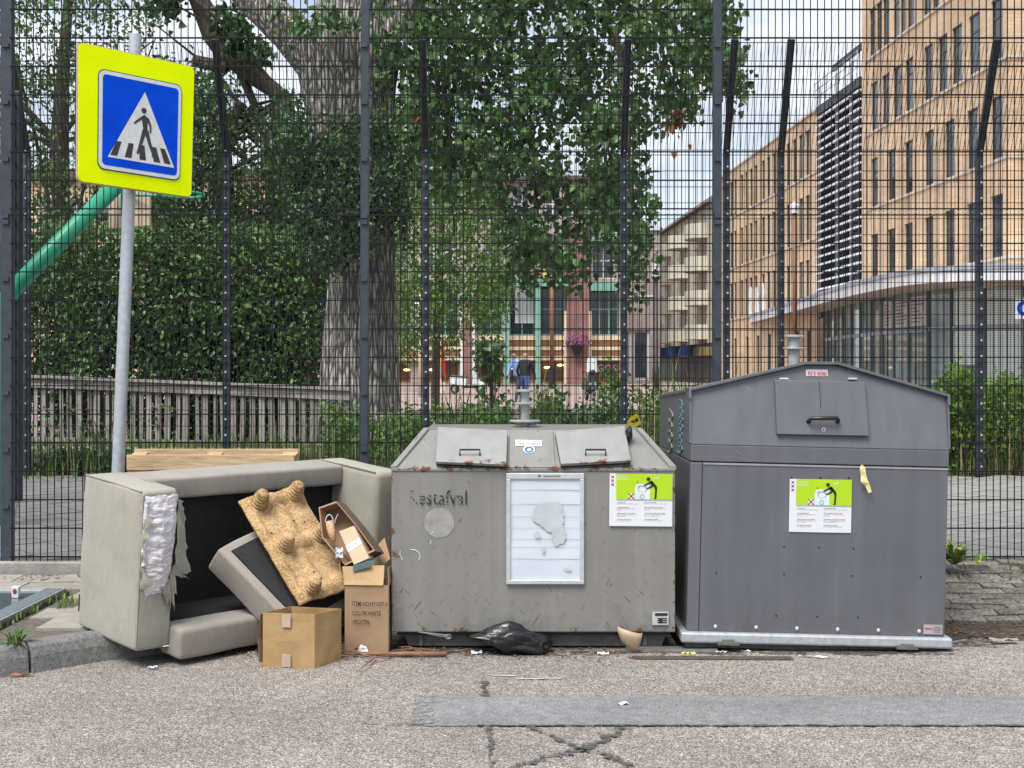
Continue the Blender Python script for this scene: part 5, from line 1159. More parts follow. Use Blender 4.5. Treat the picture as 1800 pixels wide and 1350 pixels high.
# ------------------------------------------------------------------ foliage helpers
NR = np.random.RandomState(11)
LEAF = {'heart': [(0,0),(-.46,.12),(-.36,.62),(0,1.08),(.36,.62),(.46,.12)], 'oval': [(0,0),(-.26,.25),(-.24,.65),(0,1.0),(.24,.65),(.26,.25)], 'blade': [(0,0),(-.14,.3),(-.12,.65),(0,1.0),(.12,.65),(.14,.3)]}
def leaf_mesh(name, Cn, size, shape='heart', droop=.9, up=.6, seed=0):
    r = np.random.RandomState(seed); N = len(Cn); s = size*(.6+.7*r.rand(N))
    d = r.normal(size=(N,3)); d[:,2] -= droop; d /= np.linalg.norm(d,axis=1)[:,None]
    n = r.normal(size=(N,3)); n[:,2] += up; n[:,1] -= .35; n -= d*np.sum(n*d,axis=1)[:,None]; n /= np.linalg.norm(n,axis=1)[:,None]+1e-9
    u = np.cross(d,n); sh = LEAF[shape]
    V = np.empty((N,6,3))
    for k, (a,b) in enumerate(sh): V[:,k,:] = Cn+(u*a+d*b+n*(abs(a)*.45-.10*b*b))*s[:,None]
    me = bpy.data.meshes.new(name); me.vertices.add(6*N); me.vertices.foreach_set('co', V.reshape(-1))
    idx = (np.arange(N)*6)[:,None]+np.array([0,1,2,3,0,3,4,5])[None,:]
    me.loops.add(8*N); me.loops.foreach_set('vertex_index', idx.reshape(-1).astype(np.int32))
    me.polygons.add(2*N); me.polygons.foreach_set('loop_start', (np.arange(2*N)*4).astype(np.int32)); me.polygons.foreach_set('loop_total', np.full(2*N,4,np.int32))
    me.update(calc_edges=True); return me
def in_polys(px, py, polys): return any(inpoly((px,py),p) for p in polys)
def twig_pts(polys, n, d0, d1, seed, gap=.0, gs=.9, k=14, spread=.28, holes=()):
    """sprays of leaves: spray centres sampled through the crown, thinned by a 3D noise so that gaps stay open"""
    q = random.Random(seed); out = []; r = np.random.RandomState(seed)
    bx_ = [min(p[0] for g_ in polys for p in g_), max(p[0] for g_ in polys for p in g_), min(p[1] for g_ in polys for p in g_), max(p[1] for g_ in polys for p in g_)]
    tries = 0
    while len(out) < n and tries < n*40:
        tries += 1; px = q.uniform(bx_[0],bx_[1]); py = q.uniform(bx_[2],bx_[3])
        if not in_polys(px,py,polys) or (holes and in_polys(px,py,holes)): continue
        p = P(px,py,q.uniform(d0,d1))
        if p.z < .3: continue
        if noise.noise(p*gs+Vector((seed*3.7,0,0))) < gap-.35+.0*q.random(): continue
        out.append(p)
    Cc = np.array([tuple(p) for p in out]); Cc = np.repeat(Cc,k,axis=0); off_ = r.normal(size=Cc.shape)*spread*np.array([.75,.75,.9]); return Cc+off_, out
def foliage(root, name, pts, size, mat, shape='heart', droop=.9, up=.6, seed=0):
    inv = np.array(wmat(root).inverted()); pts = pts@inv[:3,:3].T+inv[:3,3]
    return part(root, name, leaf_mesh(name, pts, size, shape, droop, up, seed), mat, kind='stuff', fix=False)
# ------------------------------------------------------------------ the big poplar
TD = 22.6
tx0 = X(633,TD)
pop = thing('poplar_tree', 'old poplar with thick fissured trunk, ivy and heart-shaped hanging leaves', 'tree', (tx0,TD,.25))
def trunk_mesh(path, rad, n=40, seed=0, ridge=.05):
    mb = MB(); pts = [Vector(p) for p in path]; m = len(pts); vs = []; up = Vector((1,0,0))
    for i, p in enumerate(pts):
        t = (pts[min(i+1,m-1)]-pts[max(i-1,0)]).normalized(); a_ = (up-t*up.dot(t)).normalized(); w = t.cross(a_)
        for k in range(n):
            an = 2*math.pi*k/n; dv = a_*math.cos(an)+w*math.sin(an); q_ = p+dv*rad[i]
            f = 1+ridge*(noise.noise((math.cos(an)*5+seed,math.sin(an)*5,p.z*.35))*1.2+noise.noise((math.cos(an)*13,math.sin(an)*13+seed,p.z*.8)))
            f -= ridge*.8*abs(noise.noise((math.cos(an)*9+seed,math.sin(an)*9,p.z*.6)))
            vs.append(p+dv*rad[i]*f)
    fs = [(i*n+k, i*n+(k+1)%n, (i+1)*n+(k+1)%n, (i+1)*n+k) for i in range(m-1) for k in range(n)]; mb.add(vs, fs); return mb
def trace(rows, d): return [P((a+b)/2,y,d) for y, a, b in rows], [(b-a)/2*d/F for y, a, b in rows]
rows = [(808,535,722),(790,548,712),(760,556,706),(700,562,702),(640,566,700),(560,574,698),(470,582,696),(380,582,694),(300,578,690),(230,572,692),(170,560,696),(120,545,702),(60,548,705),(0,560,708),(-120,580,715),(-300,600,715),(-520,620,712)]
pth, rad = trace(rows, TD); pth = smoothpath_3 = pth
dense_p, dense_r = [], []
for i in range(len(pth)-1):
    for k in range(4): t = k/4; dense_p.append(pth[i]*(1-t)+pth[i+1]*t); dense_r.append(rad[i]*(1-t)+rad[i+1]*t)
part(pop, 'trunk', trunk_mesh(dense_p, dense_r, 72, 1, .06), mBark, world=True, smooth=True)
lp = [P(600,250,TD-.2),P(585,180,TD-.3),P(560,110,TD-.4),P(510,55,TD-.5),P(455,5,TD-.5),P(400,-50,TD-.4),P(330,-130,TD),P(250,-260,TD)]
part(pop, 'limb', trunk_mesh(lp, [.55,.50,.42,.36,.33,.30,.27,.2], 36, 4, .06), mBark, world=True, smooth=True)
lp = [P(690,60,TD-.2),P(745,-30,TD-.4),P(840,-140,TD-.8),P(960,-240,TD-1.2)]
part(pop, 'limb', trunk_mesh(lp, [.4,.34,.28,.2], 28, 8, .05), mBark, world=True, smooth=True)
bq = random.Random(5); brm = MB()
for (x0,y0),(x1,y1) in (((760,-40),(800,420)),((880,-180),(960,470)),((920,-220),(1100,460)),((1000,-260),(1200,200)),((1050,-260),(1290,100)),((700,150),(860,300)),((1080,60),(1120,470)),((1150,-100),(1210,200)),((830,60),(850,220)),((900,150),(895,330))):
    d0 = bq.uniform(20.3,23.5); pts = []
    for k in range(9): t = k/8; pts.append(P(x0+(x1-x0)*t+18*noise.noise((t*3,x0,0)), y0+(y1-y0)*(t**1.4)+14*noise.noise((t*3,0,x0)), d0))
    brm.tube(pts, [.055*(1-t/9)+.008 for t in range(9)], 6)
part(pop, 'branches', brm, mBarkD, world=True)
CROWN = [[(655,-320),(655,60),(690,150),(705,255),(735,330),(790,345),(850,330),(890,400),(905,490),(945,495),(985,480),(1010,505),(1042,450),(1055,400),(1082,410),(1090,510),(1118,522),(1142,480),(1138,420),(1152,345),(1130,290),(1118,220),(1150,225),(1175,240),(1205,225),(1228,195),(1236,150),(1262,160),(1308,160),(1300,90),(1290,20),(1262,-40),(1300,-150),(1290,-320)]]
HOLES = [[(1035,60),(1105,55),(1115,80),(1080,88),(1040,90)],[(1040,155),(1075,150),(1075,195),(1045,200)],[(975,200),(1010,205),(1000,240),(975,235)],[(925,165),(945,160),(940,185),(925,190)],[(840,170),(860,165),(855,215),(838,205)],[(730,170),(760,160),(750,185)],[(905,300),(930,300),(925,340),(905,345)],[(1110,100),(1140,110),(1140,140),(1115,140)],[(945,20),(960,15),(955,40)],[(985,260),(1005,255),(1005,330),(990,320)]]
pts, tw = twig_pts(CROWN, 2500, 19.8, 24.6, 21, gap=.22, gs=1.05, k=11, spread=.15, holes=HOLES)
foliage(pop, 'crown', pts, .116, mLeaf, 'heart', 1.3, .3, 1)
IVY = [[(505,170),(560,190),(600,205),(660,195),(705,250),(720,330),(715,430),(690,420),(640,440),(575,480),(530,430),(500,300)]]
pts, tw = twig_pts(IVY, 520, 20.6, 21.6, 33, gap=.12, gs=1.3, k=14, spread=.13); foliage(pop, 'ivy', pts, .10, mLeafD, 'oval', .9, .6, 2)
TUF = [[(450,20),(640,5),(640,48),(560,62),(470,45)],[(480,60),(520,70),(530,110),(500,105)],[(655,60),(700,70),(700,170),(660,160)]]
pts, tw = twig_pts(TUF, 26, 20.8, 21.8, 35, gap=0, k=12, spread=.13); foliage(pop, 'stem_leaves', pts, .12, mLeaf, 'heart', 1.0, .4, 3)
DEADP = [(1190,205),(1190,200),(1195,212),(1182,214),(735,203),(1207,250),(1188,262)]
dp_ = np.array([tuple(P(a+bq.uniform(-6,6),b+bq.uniform(-6,6),20.2)) for a,b in DEADP for k in range(5 if b<240 else 1)]); foliage(pop, 'dead_leaves', dp_, .14, mDead, 'heart', 1.2, .2, 4)
# left trees behind the timber fence
LT_ = [('dense dark green tree rising behind the crossing sign','elm_tree',[[(-260,-330),(235,-330),(262,-60),(285,60),(245,110),(240,420),(120,500),(-260,480)]],25.5,28.5,1750,110,mLeaf,.17),
       ('bushy ivy-draped tree between the crossing sign and the poplar','elm_tree',[[(235,130),(300,115),(345,135),(400,128),(440,140),(480,175),(540,205),(565,225),(575,480),(560,600),(230,600)]],23.8,26.5,1900,400,mLeaf,.15),
       ('slender leaning dark tree crossing the poplar limb against the sky','elm_tree',[[(255,-330),(330,-330),(320,-20),(300,30),(262,40)],[(378,20),(400,10),(430,60),(470,85),(445,110),(400,95)],[(405,-10),(430,0),(430,60),(405,60)]],24.5,26,360,380,mLeafD,.10)]
for i, (lab, nm, polys, d0, d1, n, trx, mt, gp_) in enumerate(LT_):
    dm = (d0+d1)/2; base = Vector((X(trx,dm),dm,.26)); t_ = thing(nm, lab, 'tree', base)
    if i == 2: tp_ = [P(500,470,dm),P(480,260,dm),P(500,172,dm),P(440,128,dm),P(396,92,dm),P(372,60,dm),P(345,-10,dm),P(310,-120,dm)]; tp_[0].z = .26; tr_ = [.22,.2,.19,.2,.21,.2,.19,.15]
    else: tp_ = [base, P(trx+5,500,dm), P(trx-8,250,dm), P(trx+10,0,dm) if i == 0 else P(trx+25,180,dm)]; tr_ = [.24,.2,.17,.10]
    part(t_, 'trunk', trunk_mesh(tp_, tr_, 16, i, .05), mBarkD, world=True, smooth=True)
    if i == 2:
        st = MB(); st.tube([P(400,118,dm),P(365,112,dm),P(340,106,dm)],[.14,.13,.12],9); part(t_, 'limb', st, mBarkD, world=True)
    bm2 = MB(); bq = random.Random(i+50)
    for k in range(12):
        pg = polys[0]; a = tp_[1+k%2]; e = P(bq.uniform(min(p[0] for p in pg),max(p[0] for p in pg)),bq.uniform(max(-100,min(p[1] for p in pg)),420),bq.uniform(d0,d1)); bm2.tube([a,(a+e)/2+Vector((0,0,.3)),e],[.06,.04,.012],5)
    part(t_, 'branches', bm2, mBarkD, world=True)
    pts, tw = twig_pts(polys, n, d0, d1, 60+i, gap=gp_, gs=.8, k=11 if i < 2 else 10, spread=.19 if i < 2 else .16)
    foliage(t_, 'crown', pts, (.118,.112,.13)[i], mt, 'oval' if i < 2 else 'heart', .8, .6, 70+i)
# dense shrubs behind the timber fence, bright sprays in front
SH = [('dense dark shrub behind the timber fence by the hoop post',[[(-120,430),(150,400),(165,800),(-120,800)]],880),('dense dark shrub behind the timber fence below the crossing sign',[[(140,400),(300,410),(310,800),(140,800)]],760),
      ('dense dark shrub behind the timber fence near its middle',[[(290,400),(430,400),(440,800),(290,800)]],880),('dense dark shrub behind the timber fence beside the poplar trunk',[[(420,400),(560,420),(575,800),(420,800)]],880)]
for i, (lab, polys, n) in enumerate(SH):
    cxp = sum(p[0] for p in polys[0])/4; t_ = thing('shrub', lab, 'shrub', (X(cxp,23.6),23.6,.26), group='shrubs behind the timber fence')
    st = MB(); bq = random.Random(i)
    for k in range(6): st.tube([(X(cxp,23.6)+bq.uniform(-.2,.2),23.6,.26),P(cxp+bq.uniform(-50,50),640,23.6),P(cxp+bq.uniform(-70,70),480,bq.uniform(22.9,24.5))],[.05,.035,.012],5)
    part(t_, 'stems', st, mBarkD, world=True)
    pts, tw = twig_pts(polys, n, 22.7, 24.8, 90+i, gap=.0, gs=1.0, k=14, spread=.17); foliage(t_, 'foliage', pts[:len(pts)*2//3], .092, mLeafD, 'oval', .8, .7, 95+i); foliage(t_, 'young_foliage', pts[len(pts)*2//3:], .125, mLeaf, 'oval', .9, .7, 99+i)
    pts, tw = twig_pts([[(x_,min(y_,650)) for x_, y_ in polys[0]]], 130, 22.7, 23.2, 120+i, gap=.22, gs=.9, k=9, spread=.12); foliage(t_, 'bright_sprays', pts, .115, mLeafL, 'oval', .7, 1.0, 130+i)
# lighter tree on the square behind the fence, hanging sapling
bt = thing('young_tree', 'lighter small-leaved young tree on the square beside the poplar trunk', 'tree', (X(765,33),33,.33))
part(bt, 'trunk', trunk_mesh([(X(765,33),33,.33),P(768,560,33),P(775,420,33),P(790,260,33)],[.12,.10,.08,.04],12,3,.04), mBarkD, world=True, smooth=True)
pts, tw = twig_pts([[(690,230),(760,220),(850,260),(905,420),(890,530),(860,600),(820,560),(790,625),(740,600),(715,640),(690,600)]], 900, 31, 35.5, 41, gap=.16, gs=.7, k=13, spread=.24); foliage(bt, 'crown', pts, .13, mLeafL, 'oval', .8, .7, 5)
for i, (lab, px, d, h0, h1, n, w, sz) in enumerate((('leafy elm sapling behind the lifting post of the grey container',862,17.6,760,600,34,.16,.12),('slim leafy shrub behind the fence by the black lamp post',1085,17.8,780,640,34,.2,.10),('bright leafy sapling left of the yellow drawstring',968,17.4,770,690,40,.18,.09))):
    t_ = thing('sapling', lab, 'sapling', (X(px,d),d,.23)); st = MB()
    for k in range(3): st.tube([(X(px,d)+.05*k,d,.23),P(px+4*k,(h0+h1)/2,d),P(px-8+10*k,h1,d)],[.02,.014,.005],5)
    part(t_, 'stems', st, mBarkD, world=True)
    pts, tw = twig_pts([[(px-22,h1),(px+22,h1),(px+28,h0),(px-28,h0)]], n, d-w, d+w, 150+i, k=9, spread=.09); foliage(t_, 'leaves', pts, sz, mLeafL if i else mLeaf, 'oval', .9, .5, 160+i)
# bushes right, behind the rear fence
for i, (lab, polys, n, d0, d1, mt) in enumerate((('bright green bush behind the court fence beside the anthracite container',[[(1640,690),(1662,655),(1690,650),(1716,672),(1722,860),(1640,860)]],330,16.0,17.2,mLeafB),('broad bright green bush behind the court fence right of its post',[[(1712,690),(1740,672),(1800,668),(1900,690),(1900,860),(1712,860)]],560,16.0,17.4,mLeafB),
      ('low dark green bush behind the fence between both containers',[[(1085,690),(1180,700),(1240,690),(1240,800),(1085,800)]],330,16.2,17.6,mLeafL),('low dense bush behind the fence right of the lifting post',[[(940,720),(1090,715),(1095,800),(940,800)]],330,16.2,17.6,mLeaf),('low weedy bush behind the fence left of the lifting post',[[(700,730),(900,715),(905,800),(700,800)]],300,16.2,17.6,mLeafL),
      ('low weedy bush at the end of the timber fence before the trunk',[[(570,715),(640,730),(710,745),(715,810),(570,810)]],200,16.4,18.5,mLeafL),('overgrown dark ivy bank below the timber fence left end',[[(40,820),(120,805),(240,815),(330,822),(330,850),(40,862)]],260,16.0,17.2,mLeafD))):
    cxp = sum(p[0] for p in polys[0])/len(polys[0]); dm = (d0+d1)/2; t_ = thing('bush', lab, 'bush', (X(cxp,dm),dm,.22))
    st = MB(); bq = random.Random(i+9)
    for k in range(8): st.tube([(X(cxp,dm)+bq.uniform(-.2,.2),dm,.22),P(cxp+bq.uniform(-40,40),740,dm)],[.014,.006],4)
    part(t_, 'stems', st, mBarkD, world=True)
    pts, tw = twig_pts(polys, n, d0, d1, 200+i, gap=.05, gs=1.4, k=11, spread=.085); foliage(t_, 'foliage', pts, .075, mt, 'oval', .4, 1.0, 210+i)
# grasses
def grass(name, label, regions, mat, seed, sway=.25):
    """regions: (x0,x1,y0,y1,ground,hmin,hmax,count)"""
    r = np.random.RandomState(seed); Vs = []; n_all = 0
    for x0,x1,y0,y1,gz,h0,h1,n in regions:
        b = np.stack([r.uniform(x0,x1,n), r.uniform(y0,y1,n), np.full(n,gz)],1); cl = np.round(b[:,:2]*3); 
        h = r.uniform(h0,h1,n)*np.array([.35+1.25*max(0,.5+noise.noise((q_[0]*1.1,q_[1]*1.1,seed))) for q_ in b]); a = r.uniform(0,2*np.pi,n); ld = np.stack([np.cos(a),np.sin(a),np.zeros(n)],1)*(h*sway*r.uniform(.3,1.6,n))[:,None]
        w = np.stack([-np.sin(a),np.cos(a),np.zeros(n)],1)*(.004+.004*r.rand(n))[:,None]*(1+h[:,None]*.6); z = np.array([0,0,1.])
        m = b+ld*.25+z*(h*.55)[:,None]; t = b+ld+z*(h*(1-.25*r.rand(n)))[:,None]
        Vs.append(np.stack([b-w,b+w,m+w*.8,m-w*.8,t,t+w*.1],1)); n_all += n
    V = np.concatenate(Vs); N = len(V); me = bpy.data.meshes.new(name); me.vertices.add(6*N); me.vertices.foreach_set('co', V.reshape(-1))
    idx = (np.arange(N)*6)[:,None]+np.array([0,1,2,3,3,2,5,4])[None,:]; me.loops.add(8*N); me.loops.foreach_set('vertex_index', idx.reshape(-1).astype(np.int32))
    me.polygons.add(2*N); me.polygons.foreach_set('loop_start', (np.arange(2*N)*4).astype(np.int32)); me.polygons.foreach_set('loop_total', np.full(2*N,4,np.int32)); me.update(calc_edges=True)
    me.materials.append(mat); o = bpy.data.objects.new(name, me); C.objects.link(o); return meta(o, label, 'grass', None, 'stuff')
grass('tall_grass', 'tall green grass and weeds along the outside of the court fence', [(-9,-1.5,15.85,17.2,.22,.12,.55,1500),(-9,-5,15.2,15.9,.23,.08,.4,260),(-1.6,2.9,15.85,17.2,.22,.2,.75,2600),(1.6,2.7,16,17.5,.22,.4,1.25,500),(-1.6,.6,16,18,.22,.4,1.1,500),(5,8,15.8,16.4,.22,.1,.6,900),(-9,-2,17.5,21,.24,.1,.4,1800)], mGrass, 3)
grass('dry_grass', 'straw-coloured dry grass stalks between the weeds at the court fence', [(-1.6,2.9,15.85,17.5,.22,.3,1.1,420),(5,8,15.8,16.6,.22,.1,.9,420),(-9,-2,15.85,17,.22,.1,.5,350)], mDry, 5)
grass('weed_grass', 'small grass tufts in the pavement joints and against the concrete edging', [(-2.86,-2.82,6.9,8.05,PZ,.02,.06,45),(-2.75,-2.68,7.5,7.75,PZ,.03,.12,22),(-3.0,-2.6,8.6,8.82,PZ,.03,.1,40),(-2.60,-2.56,6.42,6.56,.15,.02,.07,18),(2.5,6,8.4,8.85,.15,.02,.12,260),(2.5,6,7.7,8.3,.07,.02,.08,90)], mGrass, 7, .5)
# dandelion and broadleaf weed at the bank
for i, (lab, px, py, d, n, h, fl) in enumerate((('dandelion clump with yellow flowers at the corner of the anthracite container',1676,992,8.55,110,.17,((1666,958),(1687,965))),('flat rosette weed on the brick bank above the dirt strip',1780,1100,7.75,24,.07,()),('small yellow-flowered weed on the top edge of the brick bank',1722,985,8.6,16,.06,((1720,987),)),('small thistle-like weed growing beside the kerb joint',28,1135,6.55,26,.10,()))):
    b_ = Vector((X(px,d),d,.0)); b_.z = Z(py,d); t_ = thing('weed', lab, 'weed', b_); mb = MB(); q = random.Random(i)
    for k in range(n):
        a = q.uniform(0,6.28); l = h*q.uniform(.7,1.5); u = Vector((math.cos(a),math.sin(a),0)); w = Vector((-u.y,u.x,0))*l*(.045 if i == 0 else .10); el_ = q.uniform(.3,1.2); r0 = b_+u*.01
        m_ = r0+u*l*.5*math.cos(el_)+Vector((0,0,l*.6*math.sin(el_))); t2 = r0+u*l*math.cos(el_)+Vector((0,0,l*.75*math.sin(el_)))
        mb.add([r0-w*.4,r0+w*.4,m_+w,m_-w,t2], [(0,1,2,3),(3,2,4)])
    part(t_, 'leaves', mb, (mGrass,mLeafB,mLeafB,mLeaf)[i], world=True, fix=False)
    for fx_, fy_ in fl:
        c = P(fx_,fy_,d); mb = MB(); mb.ball(c,(.018,.018,.010),10); part(t_, 'flower', mb, mLitY, world=True); mb = MB(); mb.tube([b_,c],.003,4); part(t_, 'flower_stem', mb, mLeafL, world=True)
# ------------------------------------------------------------------ curved timber fence
tf = thing('timber_fence', 'weathered grey timber slat fence curving in front of the shrubs', 'fence', (X(330,21.8),21.8,.25))
def tfp(px): t = (px-0)/615.0; d = 22.6-1.1*t+.5*math.sin(math.pi*t); return d, Z(657+24*t,d), Z(772+14*t,d)
q = random.Random(6); px = -60
while px < 612:
    d, zt_, zb_ = tfp(px); w = q.choice((.07,.09,.105,.12)); x = X(px,d); mb = MB()
    le = q.uniform(-.02,.02); mb.hexa([(x-w/2+le,d,zb_-.05),(x+w/2+le,d,zb_-.05),(x+w/2+le,d+.03,zb_-.05),(x-w/2+le,d+.03,zb_-.05),(x-w/2,d,zt_-.20),(x+w/2,d,zt_-.20),(x+w/2,d+.03,zt_-.20),(x-w/2,d+.03,zt_-.20)])
    part(tf, 'slat', mb, mOldW, world=True); px += (w+q.uniform(.05,.085))*F/d
for k in range(7):
    a, b = -60+k*96.5, -60+(k+1)*96.5-.5
    for dz0, dz1, dy0, dy1 in ((-.05,.0,-.10,.12),(-.135,-.058,-.045,-.012),(-.22,-.142,-.045,-.012)):
        (d0,z0,_),(d1,z1,_) = tfp(a), tfp(b); mb = MB(); mb.hexa([(X(a,d0),d0+dy0,z0+dz0),(X(b,d1),d1+dy0,z1+dz0),(X(b,d1),d1+dy1,z1+dz0),(X(a,d0),d0+dy1,z0+dz0),(X(a,d0),d0+dy0,z0+dz1),(X(b,d1),d1+dy0,z1+dz1),(X(b,d1),d1+dy1,z1+dz1),(X(a,d0),d0+dy1,z0+dz1)]); part(tf, 'rail', mb, mOldW, world=True)
    (d0,z0,zb0),(d1,z1,zb1) = tfp(a), tfp(b); mb = MB(); mb.hexa([(X(a,d0),d0-.02,zb0-.04),(X(b,d1),d1-.02,zb1-.04),(X(b,d1),d1-.001,zb1-.04),(X(a,d0),d0-.001,zb0-.04),(X(a,d0),d0-.02,zb0+.06),(X(b,d1),d1-.02,zb1+.06),(X(b,d1),d1-.001,zb1+.06),(X(a,d0),d0-.001,zb0+.06)]); part(tf, 'rail', mb, mOldW, world=True)
mb = MB(); mb.hexa([(-9.5,20.4,.2),(-1.8,19.6,.2),(-1.8,20.0,.2),(-9.5,20.8,.2),(-9.5,20.4,.30),(-1.8,19.6,.30),(-1.8,20.0,.30),(-9.5,20.8,.30)]); solo('concrete_edging', 'pale concrete edging strip before the timber fence', 'edging', mb, mConc, bevel=.02)
# ------------------------------------------------------------------ buildings
class Fac:
    def __init__(s, O, D): s.O = Vector((O[0],O[1],0)); d = Vector((D[0]-O[0],D[1]-O[1],0)); s.L = d.length; s.u = d/s.L; s.n = Vector((-s.u.y,s.u.x,0))
    def p(s, u, z, n=0): return s.O+s.u*u+s.n*n+Vector((0,0,z))
    def flip(s): s.n = -s.n; return s
    def box(s, mb, u0,u1,z0,z1,n0,n1): return mb.hexa([s.p(u0,z0,n1),s.p(u1,z0,n1),s.p(u1,z0,n0),s.p(u0,z0,n0),s.p(u0,z1,n1),s.p(u1,z1,n1),s.p(u1,z1,n0),s.p(u0,z1,n0)])
    def holed(s, mb, u0,u1,z0,z1, rects, dep=.3):
        us = sorted(set([u0,u1]+[r[0] for r in rects]+[r[1] for r in rects])); zs = sorted(set([z0,z1]+[r[2] for r in rects]+[r[3] for r in rects]))
        us = [u for u in us if u0-1e-6 <= u <= u1+1e-6]; zs = [z for z in zs if z0-1e-6 <= z <= z1+1e-6]
        for a, b in zip(us[:-1],us[1:]):
            for c, d in zip(zs[:-1],zs[1:]):
                m, k = (a+b)/2, (c+d)/2
                if any(r[0] < m < r[1] and r[2] < k < r[3] for r in rects): continue
                mb.add([s.p(a,c),s.p(b,c),s.p(b,d),s.p(a,d)], [(0,1,2,3)])
        for a,b,c,d in rects:
            q = [s.p(a,c),s.p(b,c),s.p(b,d),s.p(a,d)]; w = [s.p(a,c,-dep),s.p(b,c,-dep),s.p(b,d,-dep),s.p(a,d,-dep)]
            mb.add(q+w, [(i,(i+1)%4,4+(i+1)%4,4+i) for i in range(4)])
    def window(s, root, a,b,c,d, dep=.22, fw=.06, fm=None, gm=None, trans=None, mull=0, name='window'):
        mb = MB(); n0, n1 = -dep-.06, -dep
        s.box(mb,a,a+fw,c,d,n0,n1); s.box(mb,b-fw,b,c,d,n0,n1); s.box(mb,a+fw,b-fw,c,c+fw,n0,n1-.002); s.box(mb,a+fw,b-fw,d-fw,d,n0,n1-.002)
        if trans: s.box(mb,a+fw,b-fw,trans-fw*.6,trans+fw*.6,n0,n1-.002)
        for k in range(mull): u = a+(b-a)*(k+1)/(mull+1); s.box(mb,u-fw*.5,u+fw*.5,c+fw,d-fw,n0,n1-.004)
        w = part(root, name, mb, fm or mFrameG, world=True, fix=True)
        mb = MB(); s.box(mb,a+fw*.5,b-fw*.5,c+fw*.5,d-fw*.5,-dep-.05,-dep-.03); part(w, 'pane', mb, gm or mGlass, world=True); return w
KY = lambda y: y*1.0
LC = 19.84
def fd(px): return LC/((px-900)/2200.0+.04545)
def lp_(Y): return (LC-.04545*Y, Y)
# --- office tower (right)
tw_ = thing('office_tower', 'tall tan brick office tower with narrow dark windows and pale sill bands', 'building', (*lp_(50),.4))
Y0, Y1 = 44.9, fd(1515)
fa = Fac(lp_(Y1), lp_(Y0)); TH = 27.0
if fa.n.x > 0: fa.flip()
def ut(px): return (Vector((*lp_(fd(px)),0))-fa.O).dot(fa.u)
rowsA = [1537,1557,1577,1598,1632,1657,1682,1712,1752]; rowsB = [1537,1567,1597,1633,1669,1709,1752]; rowsC = [1534,1545,1557,1576,1588,1600,1630,1643,1672,1712,1752]
rects = []; sills = [5.65,9.25,12.85,16.45,20.05]
for zs_, rw in zip(sills, (rowsB,rowsB,rowsA,rowsC,rowsA)):
    for px in rw: u = ut(px); rects.append((u-.49,u+.49,zs_,zs_+2.3))
mb = MB(); fa.holed(mb, 0, fa.L, 4.6, TH, rects, .13)
part(tw_, 'wall', mb, mTanB, world=True, fix=False)
for a,b,c,d in rects: fa.window(tw_, a,b,c,d, .07, .07, trans=c+1.62)
for zs_ in sills:
    mb = MB(); fa.box(mb, .6, fa.L, zs_-.10, zs_-.005, -.02, .06); part(tw_, 'sill_band', mb, mSill, world=True)
# angled corner bay facing the street and end wall towards the louvres
cn = fa.p(fa.L,0); fb = Fac((cn.x,cn.y),(cn.x+6.0,cn.y+.5))
if fb.n.y > 0: fb.flip()
rects = []
for zs_ in sills: rects += [(2.6,3.5,zs_,zs_+2.3),(4.3,5.2,zs_,zs_+2.3)]
mb = MB(); fb.holed(mb, 0, fb.L, 4.6, TH, rects, .3); part(tw_, 'corner_wall', mb, mTanX, world=True, fix=False)
for r_ in rects: fb.window(tw_, *r_, .28, .06)
for zs_ in sills:
    mb = MB(); fb.box(mb, -.0, fb.L, zs_-.10, zs_-.005, -.02, .055); part(tw_, 'sill_band', mb, mSill, world=True)
mb = MB(); a, b = fa.p(0,0), fa.p(0,0,-14); mb.hexa([(a.x+.01,a.y-.01,4.6),(b.x,b.y-.01,4.6),(b.x,b.y-.3,4.6),(a.x+.01,a.y-.3,4.6),(a.x+.01,a.y-.01,TH-.01),(b.x,b.y-.01,TH-.01),(b.x,b.y-.3,TH-.01),(a.x+.01,a.y-.3,TH-.01)]); part(tw_, 'end_wall', mb, mTanX, world=True)
mb = MB(); mb.add([fa.p(0,TH),fa.p(fa.L,TH),fb.p(fb.L,TH),fb.p(fb.L,TH)+Vector((9,8,0)),fa.p(0,TH,-14)],[(0,1,2,3,4)]); part(tw_, 'roof', mb, mRoofB, world=True)
# --- louvred stair tower between
Ya, Yb = Y1, fd(1438); lt_ = thing('louvred_tower', 'dark glazed link block behind white horizontal louvres', 'building', (*lp_(64),.4))
fc = Fac(lp_(Yb), lp_(Ya)); 
if fc.n.x > 0: fc.flip()
ZT = 16.4
mb = MB(); fc.box(mb, 0, fc.L-.02, 4.4, ZT-1.0, -1.6, -.9); part(lt_, 'glazed_wall', mb, mGlass, world=True)
for k in range(6): mb = MB(); u = .3+k*(fc.L-.6)/5; fc.box(mb, u-.05,u+.05,4.4,ZT-1.0,-.9,-.80); part(lt_, 'mullion', mb, mFrameG, world=True)
for k in range(5): mb = MB(); z = 4.6+k*3.3; fc.box(mb, .02,fc.L-.05,z,z+.35,-.9,-.78); part(lt_, 'floor_band', mb, M('dark_panel',(.03,.03,.036),.5), world=True)
mb = MB(); fc.box(mb, -.15, .0, 4.4, ZT-1.0, -3, -.02); part(lt_, 'side_wall', mb, M('dark_panel',(.03,.03,.036),.5), world=True)
lou = MB(); fc.box(lou, 0, fc.L-.05, -.045, .045, .0, .12); lou = lou.mesh('louvre', Matrix.Translation(-Vector((*lp_(64),0)))); lou.materials.append(mLouv)
nl = 24
for k in range(nl): inst(lt_, 'louvre', lou, (0,0,5.0+k*(ZT-1.2-5.0)/(nl-1)-.4))
